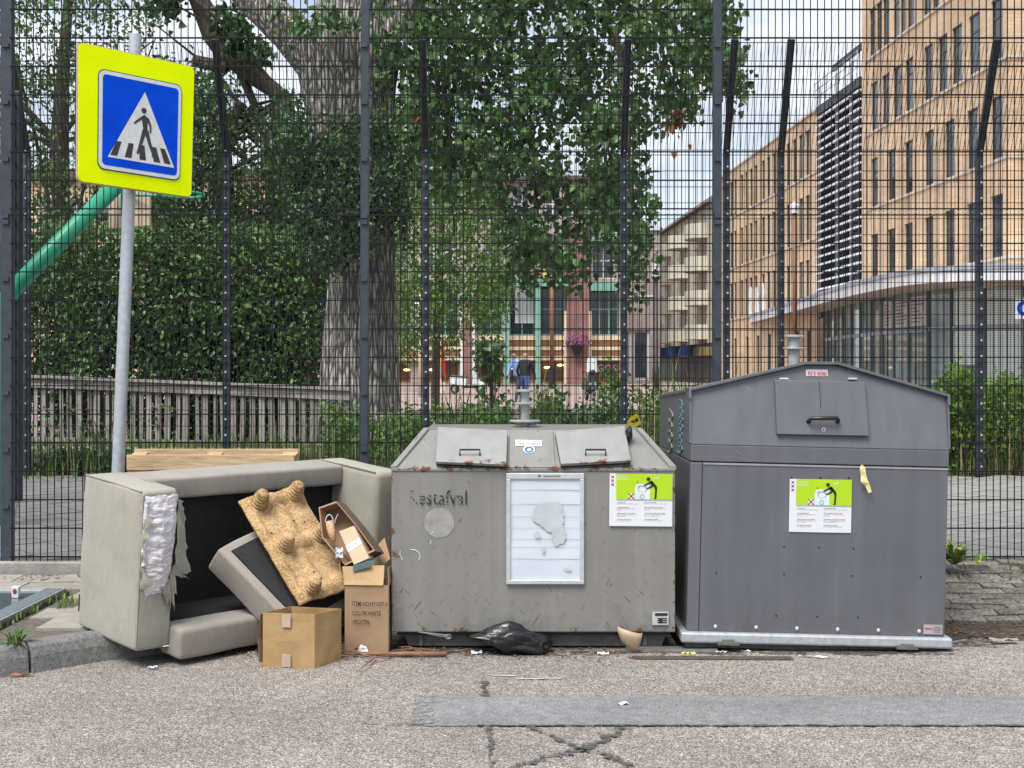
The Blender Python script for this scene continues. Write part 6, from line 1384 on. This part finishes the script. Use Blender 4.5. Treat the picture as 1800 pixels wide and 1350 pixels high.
for u in (.05, fc.L*.42, fc.L*.74): mb = MB(); fc.box(mb, u, u+.10, 4.4, ZT+.6, -.12, -.005); part(lt_, 'louvre_post', mb, M('grey_steel',(.32,.35,.40),.5), world=True)
mb = MB(); fc.box(mb, 0, fc.L-.05, ZT-1.0, ZT-.55, -1.6, .1); part(lt_, 'roof_edge', mb, M('dark_panel',(.03,.03,.036),.5), world=True)
mb = MB()
for z in (ZT-.1,ZT+.3,ZT+.7): mb.tube([fc.p(.1,z,.2),fc.p(fc.L-.1,z,.2)],.025,5)
for k in range(8): u = .1+k*(fc.L-.2)/7; mb.tube([fc.p(u,ZT-.6,.2),fc.p(u,ZT+.75,.2)],.025,5)
part(lt_, 'roof_railing', mb, M('grey_steel',(.32,.35,.40),.5), world=True)
# --- lower office wing
Ya, Yb = fd(1438)+.02, fd(1266); wg = thing('office_wing', 'lower tan brick office wing with rows of slim windows along the street', 'building', (*lp_(80),.4))
fw_ = Fac(lp_(Yb), lp_(Ya))
if fw_.n.x > 0: fw_.flip()
rects = []; WH = 15.75
def us(Y): return (Vector((*lp_(Y),0))-fw_.O).dot(fw_.u)
for zs_ in (5.15,8.8,12.45):
    Y = Yb-1.0
    k = 0
    while Y > Ya+1.8: rects.append((us(Y)-.40,us(Y)+.40,zs_,zs_+2.55)); Y -= 1.35 if k%4 != 3 else 2.0; k += 1
gr_ = [(us(Y)-.42,us(Y)+.42,.9,3.75) for Y in (91.5,88.6,85.0,82.0,79.0,76.5,72.5,70.2)]
mb = MB(); fw_.holed(mb, 0, fw_.L, .3, WH, rects+gr_, .14); part(wg, 'wall', mb, mTanB, world=True, fix=False)
for r_ in rects: fw_.window(wg, *r_, .07, .07, trans=r_[2]+1.8)
for r_ in gr_: fw_.window(wg, *r_, .07, .08, trans=r_[2]+1.9)
for zs_ in (5.15,8.8,12.45): mb = MB(); fw_.box(mb, 0, fw_.L, zs_-.11, zs_-.005, -.02, .06); part(wg, 'sill_band', mb, mSill, world=True)
mb = MB(); fw_.box(mb, -.03, fw_.L-.02, WH-.0, WH+.12, -10, .08); part(wg, 'roof_edge', mb, mSill, world=True)
mb = MB(); a = fw_.p(0,0); mb.hexa([(a.x,a.y+.3,.3),(a.x+10,a.y+.3,.3),(a.x+10,a.y+.01,.3),(a.x,a.y+.01,.3),(a.x,a.y+.3,WH),(a.x+10,a.y+.3,WH),(a.x+10,a.y+.01,WH),(a.x,a.y+.01,WH)]); part(wg, 'end_wall', mb, mTanX, world=True)
# --- canopy and glazed ground floor
cnp = thing('canopy', 'long curved white metal canopy round the foot of the office buildings', 'canopy', (15,60,4.6))
cv = smoothpath([(16.6,96),(15.8,80),(15.05,66),(14.45,56.5),(14.3,50.0),(14.55,46.4),(15.4,44.5),(17.2,43.5),(24,43.2)], 6)
inn = [Vector((p.x+3.6, p.y+1.2)) if p.y > 46 else Vector((p.x+1.5,p.y+4.2)) for p in cv]; n = len(cv)
zc0, zc1 = 4.66, 5.22
mb = MB(); mb.add([(p.x,p.y,zc0) for p in cv]+[(p.x,p.y,zc1-.14) for p in cv], [(i,i+1,n+i+1,n+i) for i in range(n-1)]); part(cnp, 'fascia', mb, mMetalW, world=True)
mb = MB(); mb.add([(p.x-.04,p.y-.04,zc1-.16) for p in cv]+[(p.x-.04,p.y-.04,zc1) for p in cv], [(i,i+1,n+i+1,n+i) for i in range(n-1)]); part(cnp, 'fascia_cap', mb, M('grey_steel',(.32,.35,.40),.5), world=True)
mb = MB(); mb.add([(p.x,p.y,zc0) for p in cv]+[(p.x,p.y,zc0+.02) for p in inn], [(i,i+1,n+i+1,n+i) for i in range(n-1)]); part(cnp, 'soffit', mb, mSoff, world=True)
mb = MB(); mb.add([(p.x-.04,p.y-.04,zc1) for p in cv]+[(p.x,p.y,zc1+.02) for p in inn], [(i,i+1,n+i+1,n+i) for i in range(n-1)]); part(cnp, 'top_sheet', mb, mMetalW, world=True)
for k in range(4, n-2, 2):
    mb = MB(); p = cv[k]; mb.box((p.x-.006,p.y-.006,(zc0+zc1)/2-.08), (.05,.05,.40)); part(cnp, 'fascia_joint', mb, mSill, world=True)
# white cut-out letters standing on the canopy edge
for k, (px, w, h) in enumerate(((1291,10,36),(1302,7,34),(1311,8,43),(1320,8,50),(1330,8,50),(1341,9,50))):
    cpt = min(cv, key=lambda p: abs(CX+F*p.x/p.y-px)); i_ = max(1,min(len(cv)-2,list(cv).index(cpt))); cand = [cv[j]*(1-t/20)+cv[j+1]*(t/20) for j in (i_-1,i_) for t in range(20)]; cpt = min(cand, key=lambda p: abs(CX+F*p.x/p.y-px)); y = cpt.y; x = cpt.x; d_ = w*y/F/2; z0 = zc1-.02; hh = h*y/F; mb = MB()
    prof = [(-.8,0),(-1,.2),(-.6,.42),(-.95,.62),(-.7,.88),(-.1,1.0),(.55,.92),(.9,.7),(.55,.52),(1,.22),(.75,0)]
    mb.prism([(x+a*d_,y,z0+b*hh*(.92+.08*(k%2))) for a, b in prof], (0,.15,0)); part(cnp, 'sign_letter', mb, mWhite, world=True)
gf = thing('glazed_shopfront', 'curved glass ground floor with grey mullions and pale blinds under the canopy', 'shopfront', (16.5,50,.4))
gl = smoothpath([(17.0,68.0),(16.3,60),(16.2,53),(16.6,49.3),(17.5,47.6),(19.2,46.9),(26,46.6)], 8)
def resamp(path, st):
    out = [path[0]]; acc = 0
    for a, b in zip(path[:-1], path[1:]):
        acc += (b-a).length
        if acc >= st: out.append(b); acc = 0
    return out
gl = resamp(gl, 1.35); ng = len(gl)
cnt = 0
for i in range(ng-1):
    a, b = gl[i], gl[i+1]; f_ = Fac((a.x,a.y),(b.x,b.y))
    if f_.n.x > 0.2 or (abs(f_.n.x) <= .2 and f_.n.y > 0): f_.flip()
    L_ = f_.L; k = 1
    px_ = CX+F*((a.x+b.x)/2)/((a.y+b.y)/2)
    for j in range(k):
        u0, u1 = L_*j/k, L_*(j+1)/k; mid = f_.p((u0+u1)/2,0); pxm = CX+F*mid.x/mid.y
        blind = pxm > 1655
        mb = MB(); f_.box(mb, u0,u1-.001,.3,4.66,-.04,-.01); part(gf, 'pane', mb, M('shop_glass',(.22,.28,.265),.04,var=.6,scale=.5,spec=.9) if not blind else M('tinted_glass',(.42,.54,.50),.08,var=.15,scale=.4,spec=.6), world=True)  # pale green base of the clear panes imitates reflections
        mb = MB(); f_.box(mb, u0-.05,u0+.05,.3,4.66,0,.09); part(gf, 'mullion', mb, M('green_grey_frame',(.12,.17,.17),.5) if not blind else mFrameG, world=True)
        mb = MB(); f_.box(mb, u0+.051,u1-.051,3.05,3.22,0,.06); part(gf, 'transom', mb, M('grey_steel',(.32,.35,.40),.5), world=True)
        if blind:
            bl = MB(); zlow = 1.75 if pxm < 1745 else 1.15
            for z in np.arange(zlow, 4.5, .085):
                if 3.02 < z < 3.25: continue
                f_.box(bl, u0+.07,u1-.07,z,z+.06,.012,.02)
            part(gf, 'blind_slats', bl, mBlind, world=True, kind='stuff')
            mb = MB(); f_.box(mb, u0+.07,u1-.07,.35,zlow-.05,.010,.016); part(gf, 'dark_lower_pane', mb, mGlass, world=True)
            if pxm > 1745:
                mb = MB(); f_.box(mb, u0+.07,u1-.07,.98,1.04,.02,.03); part(gf, 'red_stripe', mb, mRed, world=True)
                mb = MB()
                for z in (.55,.68,.81): f_.box(mb, u0+.12,u1-.12,z,z+.035,.02,.028)
                part(gf, 'bench_slats', mb, mGreyP, world=True)
        elif 1560 < pxm < 1650:
            mb = MB(); f_.box(mb, u0+.06,u1-.06,3.3,4.5,.012,.02); pp_ = part(gf, 'pale_poster', mb, M('pale_poster',(.50,.46,.45),.6), world=True)
            mb = MB(); qq = random.Random(int(pxm))
            for z in np.arange(3.45,4.35,.14): f_.box(mb, u0+.2,u0+.2+(u1-u0-.45)*qq.uniform(.4,1),z,z+.05,.022,.026)
            part(pp_, 'poster_lines', mb, mInkG, world=True)
# no interior is built behind the panes; their pale colour stands in for reflections
# blue round sign at the right edge
bs_ = thing('blue_sign', 'white sign with blue ring on the post before the glazed front', 'sign', (X(1796,44),44,.4))
mb = MB(); mb.tube([(X(1797,44),44.05,.4),(X(1797,44),44.05,4.3)],.04,8); part(bs_, 'post', mb, mGalv, world=True)
mb = MB(); c = P(1800,542,44); mb.box(c,(.62,.04,.75)); bpn = part(bs_, 'panel', mb, mWhite, world=True)
mb = MB(); mb.disc(c+Vector((0,-.025,.0)),(1,0,0),(0,0,1),.26,24,.13); part(bpn, 'blue_ring', mb, mBlue, world=True)
# --- balcony block further down the street
bb_ = thing('balcony_block', 'cream and tan apartment block with rounded balconies and a brown hipped roof', 'building', (*lp_(110),.4))
Ya, Yb = 96.5, 130.0; fbk = Fac(lp_(Yb), lp_(Ya))
if fbk.n.x > 0: fbk.flip()
rects = []
for z in (4.3,7.0,9.7,12.3):
    for k in range(8): u = 1.2+k*4.15; rects += [(u,u+1.3,z,z+1.7)]
mb = MB(); fbk.holed(mb, 0, fbk.L, 3.6, 14.4, rects, .10); part(bb_, 'wall', mb, M('pale_tan_render', (.50,.42,.30), .8, var=.08, scale=.5), world=True, fix=False)
for r_ in rects: fbk.window(bb_, *r_, .04, .10, fm=mWhite, gm=mGlassL, mull=1)
for z in (3.9,6.6,9.3,11.9):
    for k in range(4):
        u = 3.0+k*8.3; mb = MB(); pl = [fbk.p(u+1.9+1.9*math.cos(math.pi*j/8),z,1.5*math.sin(math.pi*j/8)) for j in range(9)]; mb.prism(pl,(0,0,.16)); bal = part(bb_, 'balcony', mb, mCreamB, world=True)
        mb = MB(); pl = [fbk.p(u+1.9+1.86*math.cos(math.pi*j/8),z+.16,1.46*math.sin(math.pi*j/8)) for j in range(9)]; mb.add(pl+[p+Vector((0,0,1.0)) for p in pl], [(j,j+1,10+j,9+j) for j in range(8)]); part(bal, 'parapet', mb, mCreamB, world=True)
mb = MB(); fbk.box(mb, 0, fbk.L, .3, 3.6, -.6, -.05); part(bb_, 'ground_floor', mb, mDkB, world=True)
mb = MB(); fbk.box(mb, 0, fbk.L, 2.6, 3.3, -.04, .5); part(bb_, 'shop_awning', mb, M('awning_ochre',(.22,.17,.06),.7), world=True)
for k, u in enumerate((9,15.5,22,28)): mb = MB(); fbk.box(mb, u,u+.12,2.6,3.5,.3,1.5); part(bb_, 'hanging_sign', mb, mBlueS, world=True)
mb = MB(); mb.hexa([fbk.p(-.3,14.4,.5),fbk.p(fbk.L+.3,14.4,.5),fbk.p(fbk.L+.3,14.4,-9),fbk.p(-.3,14.4,-9),fbk.p(2,17.0,-3),fbk.p(fbk.L-2,17.0,-3),fbk.p(fbk.L-2,17.0,-6),fbk.p(2,17.0,-6)]); part(bb_, 'roof', mb, mRoofB, world=True)
mb = MB(); a = fbk.p(0,0); mb.hexa([(a.x,a.y+.3,.3),(a.x+10,a.y+.3,.3),(a.x+10,a.y+.01,.3),(a.x,a.y+.01,.3),(a.x,a.y+.3,14.4),(a.x+10,a.y+.3,14.4),(a.x+10,a.y+.01,14.4),(a.x,a.y+.01,14.4)]); part(bb_, 'end_wall', mb, mTanX, world=True)
# --- shopping centre facing the square
SY = 93.0
def sxx(px, y=SY): return X(px,y)
def szz(py, y=SY): return Z(py,y)
sh = thing('shopping_centre', 'brick shopping centre with cream striped fascia and mint green window frames', 'building', (sxx(880),SY,.5))
f_ = Fac((sxx(380),SY),(sxx(1092),SY))
if f_.n.y > 0: f_.flip()
def uu(px): return sxx(px)-f_.O.x
zl0, zl1 = szz(634), szz(590)          # striped fascia
zg1 = szz(497); ztop = 15.4
bays = [(386,470),(478,556),(564,640),(648,722),(735,806),(842,884),(896,940),(950,994),(1037,1088)]
rects = []
for a, b in bays:
    rects.append((uu(a),uu(b),.5,zl0)); rects.append((uu(a),uu(b),zl1+.02,zg1))
    for z in (9.0,12.6): rects.append((uu(a)+.4,uu(b)-.4,z,z+2.5))
rects = [r for r in rects if not (r[0] > uu(1030)-.1 and r[2] > 8)]
rects += [(uu(1040),uu(1082),szz(490),szz(425)),(uu(1040),uu(1082),szz(415),szz(345))]
mb = MB(); f_.holed(mb, 0, f_.L, .45, ztop, rects, .4); part(sh, 'wall', mb, mMauve, world=True, fix=False)
for i, r_ in enumerate(rects):
    gfl = r_[2] < 1
    f_.window(sh, *r_, .35, .10 if not gfl else .14, fm=(mWood if gfl else (mMint if r_[2] < 6 else mWhite)), gm=(M('shop_interior_glass',(.10,.055,.03),.12,var=.8,scale=.7) if gfl else mGlass), mull=2 if r_[1]-r_[0] > 2 else 1, trans=None if gfl else (r_[2]+r_[3])/2)
zst = [zl0+(zl1-zl0)*k/5 for k in range(6)]
for k in range(5): mb = MB(); f_.box(mb, 0, f_.L, zst[k]+(.0 if k%2 else .03), zst[k+1]-(.0 if k%2 else .03), .0, .42-.05*(k%2)); part(sh, 'fascia_band', mb, mCream if k%2 == 0 else mOchre, world=True)
for pa, pb, py0, m_ in ((814,831,560,mRBrick),(995,1034,395,mRBrick)):
    mb = MB(); f_.box(mb, uu(pa),uu(pb),.45,szz(py0),.0,.9); part(sh, 'brick_pier', mb, m_, world=True)
    for s_ in (pa-4,pb): mb = MB(); f_.box(mb, uu(s_),uu(s_+4.2),.45,szz(max(py0,548)),.0,.93); part(sh, 'cream_pilaster', mb, mCream if pa > 900 else mWhite, world=True)
for px in (891,945):
    mb = MB(); f_.box(mb, uu(px)-.17,uu(px)+.17,.45,szz(500),1.0,1.3); part(sh, 'mint_column', mb, mMint, world=True)
mb = MB(); f_.box(mb, uu(880),uu(1000),szz(505),szz(492),.3,1.4); part(sh, 'mint_beam', mb, mMint, world=True)
mb = MB(); f_.box(mb, uu(1036),uu(1086),szz(512),szz(497),.0,.7); part(sh, 'mint_bay_base', mb, mMint, world=True)
mb = MB(); f_.box(mb, uu(1036),uu(1086),szz(425),szz(416),.0,.6); part(sh, 'mint_bay_band', mb, mMint, world=True)
mb = MB(); f_.box(mb, -.2, f_.L+.2, ztop, ztop+.5, -12, .3); part(sh, 'roof', mb, mRoofB, world=True)
for k, (px, py) in enumerate(((985,642),(962,646),(905,648),(715,650),(760,650))):
    mb = MB(); mb.ball(P(px,py,SY+.2),(.26,.1,.10),8); part(sh, 'shop_lamp', mb, mLamp, world=True)
put_text(sh, 'shop_lettering', 'GOSH', .75, mWhite, (sxx(1049)-sh.location.x,.30,szz(653)-.5), bold=.01)
mb = MB(); 
fbq = random.Random(8); c = P(1014,600,SY-1.4)
for k in range(60): mb.ball(c+Vector((fbq.gauss(0,.42),fbq.gauss(0,.3),fbq.gauss(0,.36))),.10,6)
fb_ = thing('flower_basket', 'hanging basket of purple flowers on the brick pier', 'flower basket', c-Vector((0,0,.9))); part(fb_, 'flowers', mb, M('purple_flowers',(.30,.10,.24),.8,var=.5,scale=3), world=True, kind='stuff')
mb = MB(); mb.lathe([(.2,-1.0),(.45,-.45),(.5,-.3)],14,c); part(fb_, 'pot', mb, mSteelK, world=True)
for pa, pb, ya, yb, m_ in ((920,950,480,498,M('orange_sign',(.55,.13,.03),.6)),(955,968,470,496,M('yellow_sign',(.62,.50,.14),.6)),(905,940,505,568,M('pale_blind',(.55,.62,.64),.6))):
    mb = MB(); f_.box(mb, uu(pa),uu(pb),szz(yb),szz(ya),.15 if ya < 500 else -.30,.25 if ya < 500 else -.28); part(sh, 'shop_sign' if ya < 500 else 'window_blind', mb, m_, world=True)
# --- mauve corner house
mh = thing('corner_house', 'mauve brick corner house with white framed grey doors at the street mouth', 'building', (sxx(1122,112),112,.5)); fm_ = Fac((X(1085,112),112),(X(1160,112),112))
if fm_.n.y > 0: fm_.flip()
um = lambda px: X(px,112)-fm_.O.x; zm = lambda py: Z(py,112)
rects = [(um(1112),um(1142),.55,zm(580)),(um(1092),um(1110),.55,zm(580)),(um(1126),um(1138),zm(462),zm(435))]
mb = MB(); fm_.holed(mb, 0, fm_.L, .45, zm(405), rects, .3); part(mh, 'wall', mb, mMauve, world=True, fix=False)
for i, r_ in enumerate(rects): fm_.window(mh, *r_, .2, .22, fm=mWhite, gm=M('grey_door',(.12,.12,.13),.5) if i == 1 else mGlass)
mb = MB(); fm_.box(mb, -.1,fm_.L+.1,zm(405),zm(405)+.4,-10,.2); part(mh, 'roof_edge', mb, mWhite, world=True)
mb = MB(); fm_.box(mb, .2,fm_.L-.6,zm(522),zm(519),-.01,.1); part(mh, 'cornice', mb, mWhite, world=True)
# --- building behind the left trees (glimpsed between leaves)
lb_ = thing('apartment_block', 'orange brick apartment block with white windows glimpsed behind the left trees', 'building', (X(150,58),58,.4)); fl_ = Fac((X(-250,58),58),(X(520,58),58))
if fl_.n.y > 0: fl_.flip()
rects = []
for z in (1.2,4.4,7.6): rects += [(1.0+k*2.5,2.6+k*2.5,z,z+1.9) for k in range(8)]
mb = MB(); fl_.holed(mb, 0, fl_.L, .4, 10.4, rects, .2); part(lb_, 'wall', mb, mTanX, world=True, fix=False)
for r_ in rects: fl_.window(lb_, *r_, .15, .09, fm=mWhite, gm=mGlassL, mull=1)
mb = MB(); fl_.box(mb, -.2,fl_.L+.2,10.4,10.8,-10,.3); part(lb_, 'roof', mb, mRoofB, world=True)
# ------------------------------------------------------------------ street furniture on the square
ld = 60.0; sl2 = thing('street_lamp', 'black lamp post with white lantern at the street mouth', 'street lamp', (X(1153,ld),ld,.45))
mb = MB(); mb.lathe([(.17,.45),(.17,1.6),(.11,1.7),(.09,Z(493,ld))],12,(X(1153,ld),ld,0)); part(sl2, 'post', mb, mSteelK, world=True, smooth=True)
mb = MB(); mb.lathe([(.09,Z(495,ld)),(.22,Z(488,ld)),(.20,Z(486,ld))],12,(X(1153,ld),ld,0)); mb.lathe([(.28,Z(460,ld)),(.22,Z(456,ld)),(.08,Z(448,ld))],12,(X(1153,ld),ld,0)); part(sl2, 'lantern_cap', mb, mSteelK, world=True)
mb = MB(); mb.lathe([(.18,Z(486,ld)),(.22,Z(460,ld))],12,(X(1153,ld),ld,0)); part(sl2, 'lantern_glass', mb, mWhite, world=True)
for px, d, z1, lab in ((970,70,470,'tall rust-brown pole with black foot before the shops'),(1397,62,357,'tall rust-brown lamp pole before the office wing')):
    p_ = thing('pole', lab, 'pole', (X(px,d),d,.45)); mb = MB(); mb.tube([(X(px,d),d,.45),P(px,z1,d)],.12,10); part(p_, 'shaft', mb, mRustP, world=True, smooth=True)
    mb = MB(); mb.lathe([(.17,.45),(.17,1.65)],12,(X(px,d),d,0)); part(p_, 'foot', mb, mSteelK, world=True)
    if px > 1000: mb = MB(); mb.lathe([(.2,Z(375,d)),(.24,Z(362,d)),(.1,Z(355,d))],10,(X(px,d),d,0)); part(p_, 'lantern', mb, mWhite, world=True)
p_ = thing('advertising_column', 'cream advertising post with globe beside the young tree', 'column', (X(741,52),52,.42)); mb = MB(); mb.tube([(X(741,52),52,.42),P(741,500,52)],.14,12); part(p_, 'shaft', mb, mCream, world=True, smooth=True)
mb = MB(); mb.ball(P(737,540,52),.27,12); part(p_, 'globe', mb, mSignW, world=True, smooth=True)
bn = thing('banner', 'red yellow and green advertising banner on a stand before the shops', 'banner', (X(774,58),58,.45))
for k, (y0, y1, m_) in enumerate(((600,615,mWhite),(615,640,mLitY),(640,661,mMint))): mb = MB(); a = P(765,y0,58); b = P(775,y1,58); mb.bb(a.x,b.x,58,58.03,b.z,a.z); part(bn, 'printed_panel', mb, m_, world=True)
mb = MB(); a = P(775.2,600,58); b = P(782,661,58); mb.bb(a.x,b.x,58,58.03,b.z,a.z); part(bn, 'red_panel', mb, mRed, world=True)
mb = MB(); mb.tube([(X(774,58),58.1,.45),P(774,598,58.1)],.05,8); mb.bb(X(766,58),X(782,58),57.8,58.3,.45,.95); part(bn, 'stand', mb, mCream, world=True)
# mopeds
def moped(name, label, px, d, rz, body, scr=True):
    g_ = .45 if d > 50 else .39; t_ = thing(name, label, 'moped', (X(px,d),d,g_), (0,0,rz), group='mopeds on the square')
    for y in (-.62,.62):
        mb = MB(); mb.tube([(0,y+.17*math.cos(a*math.pi/10),.22+.17*math.sin(a*math.pi/10)) for a in range(21)],.055,8); w_ = part(t_, 'wheel', mb, mBlack, smooth=True)
        mb = MB(); mb.tube([(-.05,y,.22),(.05,y,.22)],.10,10); part(w_, 'rim', mb, mGalvD)
    mb = MB(); mb.hexa([(-.16,-.5,.42),(.16,-.5,.42),(.22,-.42,.42),(-.22,-.42,.42),(-.10,-.42,1.02),(.10,-.42,1.02),(.14,-.34,1.02),(-.14,-.34,1.02)]); part(t_, 'front_shield', mb, body, bevel=.03)
    mb = MB(); mb.hexa([(-.09,-.8,.42),(.09,-.8,.42),(.11,-.45,.38),(-.11,-.45,.38),(-.07,-.78,.5),(.07,-.78,.5),(.1,-.45,.62),(-.1,-.45,.62)]); part(t_, 'mudguard', mb, body, bevel=.02)
    mb = MB(); mb.hexa([(-.14,-.42,.26),(.14,-.42,.26),(.14,.2,.26),(-.14,.2,.26),(-.14,-.42,.34),(.14,-.42,.34),(.14,.2,.34),(-.14,.2,.34)]); part(t_, 'footboard', mb, mBlack)
    mb = MB(); mb.hexa([(-.14,.05,.34),(.14,.05,.34),(.16,.85,.45),(-.16,.85,.45),(-.13,.02,.72),(.13,.02,.72),(.14,.85,.74),(-.14,.85,.74)]); part(t_, 'tail_body', mb, body, bevel=.03)
    mb = MB(); mb.hexa([(-.12,.0,.722),(.12,.0,.722),(.13,.8,.745),(-.13,.8,.745),(-.10,.05,.80),(.10,.05,.80),(.11,.78,.84),(-.11,.78,.84)]); part(t_, 'seat', mb, mBlack, bevel=.02)
    mb = MB(); mb.tube([(-.36,-.25,1.08),(-.15,-.36,1.06),(.15,-.36,1.06),(.36,-.25,1.08)],.022,6); mb.ball((0,-.42,1.06),(.13,.10,.10),10); part(t_, 'handlebar', mb, mBlack, smooth=True)
    for s_ in (-1,1): mb = MB(); mb.ball((s_*.09,-.52,.62),(.045,.03,.07),8); part(t_, 'headlight', mb, mSignW, smooth=True)
    if scr: mb = MB(); mb.grid(6,6,lambda u,v: Vector(((u-.5)*.44*(1-.35*v*v),-.44+.06*v+.12*(u-.5)**2,1.06+.56*v))); part(t_, 'windscreen', mb, M('clear_screen',(.55,.58,.60),.1), smooth=True)
moped('moped', 'dark moped with tall windscreen parked facing the fence before the shops', 1037, 46, R(8), M('dark_moped',(.03,.033,.038),.3), True)
moped('moped', 'white and black moped parked sideways near the banner', 822, 56, R(70), mWhite, False)
# people on the square
def person(label, px, d, rz, cols, lean=0, stride=.25, arms=.1):
    g_ = .4+.0004*(d-44); V = []; E = []; Rr = []
    def v(p, r): V.append(p); Rr.append(r); return len(V)-1
    def e(a,b): E.append((a,b))
    pel = v((0,0,.95),.15); ab = v((0,-lean*.4,1.12),.145); ch = v((0,-lean*.8,1.32),.165); nk = v((0,-lean*1.1,1.48),.065); hd = v((0,-lean*1.25-.01,1.60),.085); hd2 = v((0,-lean*1.3,1.69),.095); e(pel,ab); e(ab,ch); e(ch,nk); e(nk,hd); e(hd,hd2)
    for s_ in (-1,1):
        hp = v((s_*.10,0,.88),.105); kn = v((s_*.11,-s_*stride*.5-.03,.50),.068); an_ = v((s_*.11,-s_*stride+.03,.10),.045); to = v((s_*.12,-s_*stride-.12,.05),.04); e(pel,hp); e(hp,kn); e(kn,an_); e(an_,to)
        shd = v((s_*.19,-lean*.9,1.40),.075); el2 = v((s_*.25,-lean*.6+s_*arms,1.13),.055); wr = v((s_*.24,-lean*.6-.12+s_*arms,.90),.042); ha = v((s_*.23,-lean*.6-.16+s_*arms,.82),.04); e(ch,shd); e(shd,el2); e(el2,wr); e(wr,ha)
    me = bpy.data.meshes.new('person'); me.from_pydata(V,E,[]); o = bpy.data.objects.new('person', me); C.objects.link(o)
    o.location = (X(px,d),d,g_); o.rotation_euler = (0,0,rz); o.modifiers.new('skin','SKIN'); 
    for i, sv_ in enumerate(me.skin_vertices[0].data): sv_.radius = (Rr[i],Rr[i]*.85); sv_.use_root = (i == 0)
    o.modifiers['skin'].use_smooth_shade = True; sd = o.modifiers.new('sub','SUBSURF'); sd.levels = 1; sd.render_levels = 2
    m = bpy.data.materials.new('clothing'); m.use_nodes = True; t, b, K = nodes(m); tcn = t.nodes.new('ShaderNodeTexCoord'); sx = t.nodes.new('ShaderNodeSeparateXYZ'); K(tcn.outputs['Object'],sx.inputs[0])
    mr = t.nodes.new('ShaderNodeMapRange'); mr.inputs[2].default_value = 2; K(sx.outputs[2],mr.inputs[0]); rp = t.nodes.new('ShaderNodeValToRGB'); rp.color_ramp.interpolation = 'CONSTANT'; el_ = rp.color_ramp.elements
    st = [(0,cols[0]),(.05,cols[1]),(.475,cols[2]),(.735,cols[3]),(.835,cols[4])]; el_[0].color = (*st[0][1],1); el_[1].position = st[1][0]; el_[1].color = (*st[1][1],1)
    for p, c in st[2:]: x = el_.new(p); x.color = (*c,1)
    K(mr.outputs[0],rp.inputs[0]); K(rp.outputs[0],b.inputs['Base Color']); b.inputs['Roughness'].default_value = .8; me.materials.append(m)
    return meta(o, label, 'person')
person('person in dark jacket and blue jeans walking across the square', 923, 40, R(150), [(.02,.02,.02),(.06,.12,.28),(.015,.017,.025),(.42,.26,.19),(.03,.018,.012)], .02)
person('person in light blue jacket bending forward beside another walker', 912, 41, R(-50), [(.02,.02,.02),(.05,.06,.10),(.20,.36,.68),(.42,.26,.19),(.25,.16,.08)], .16)
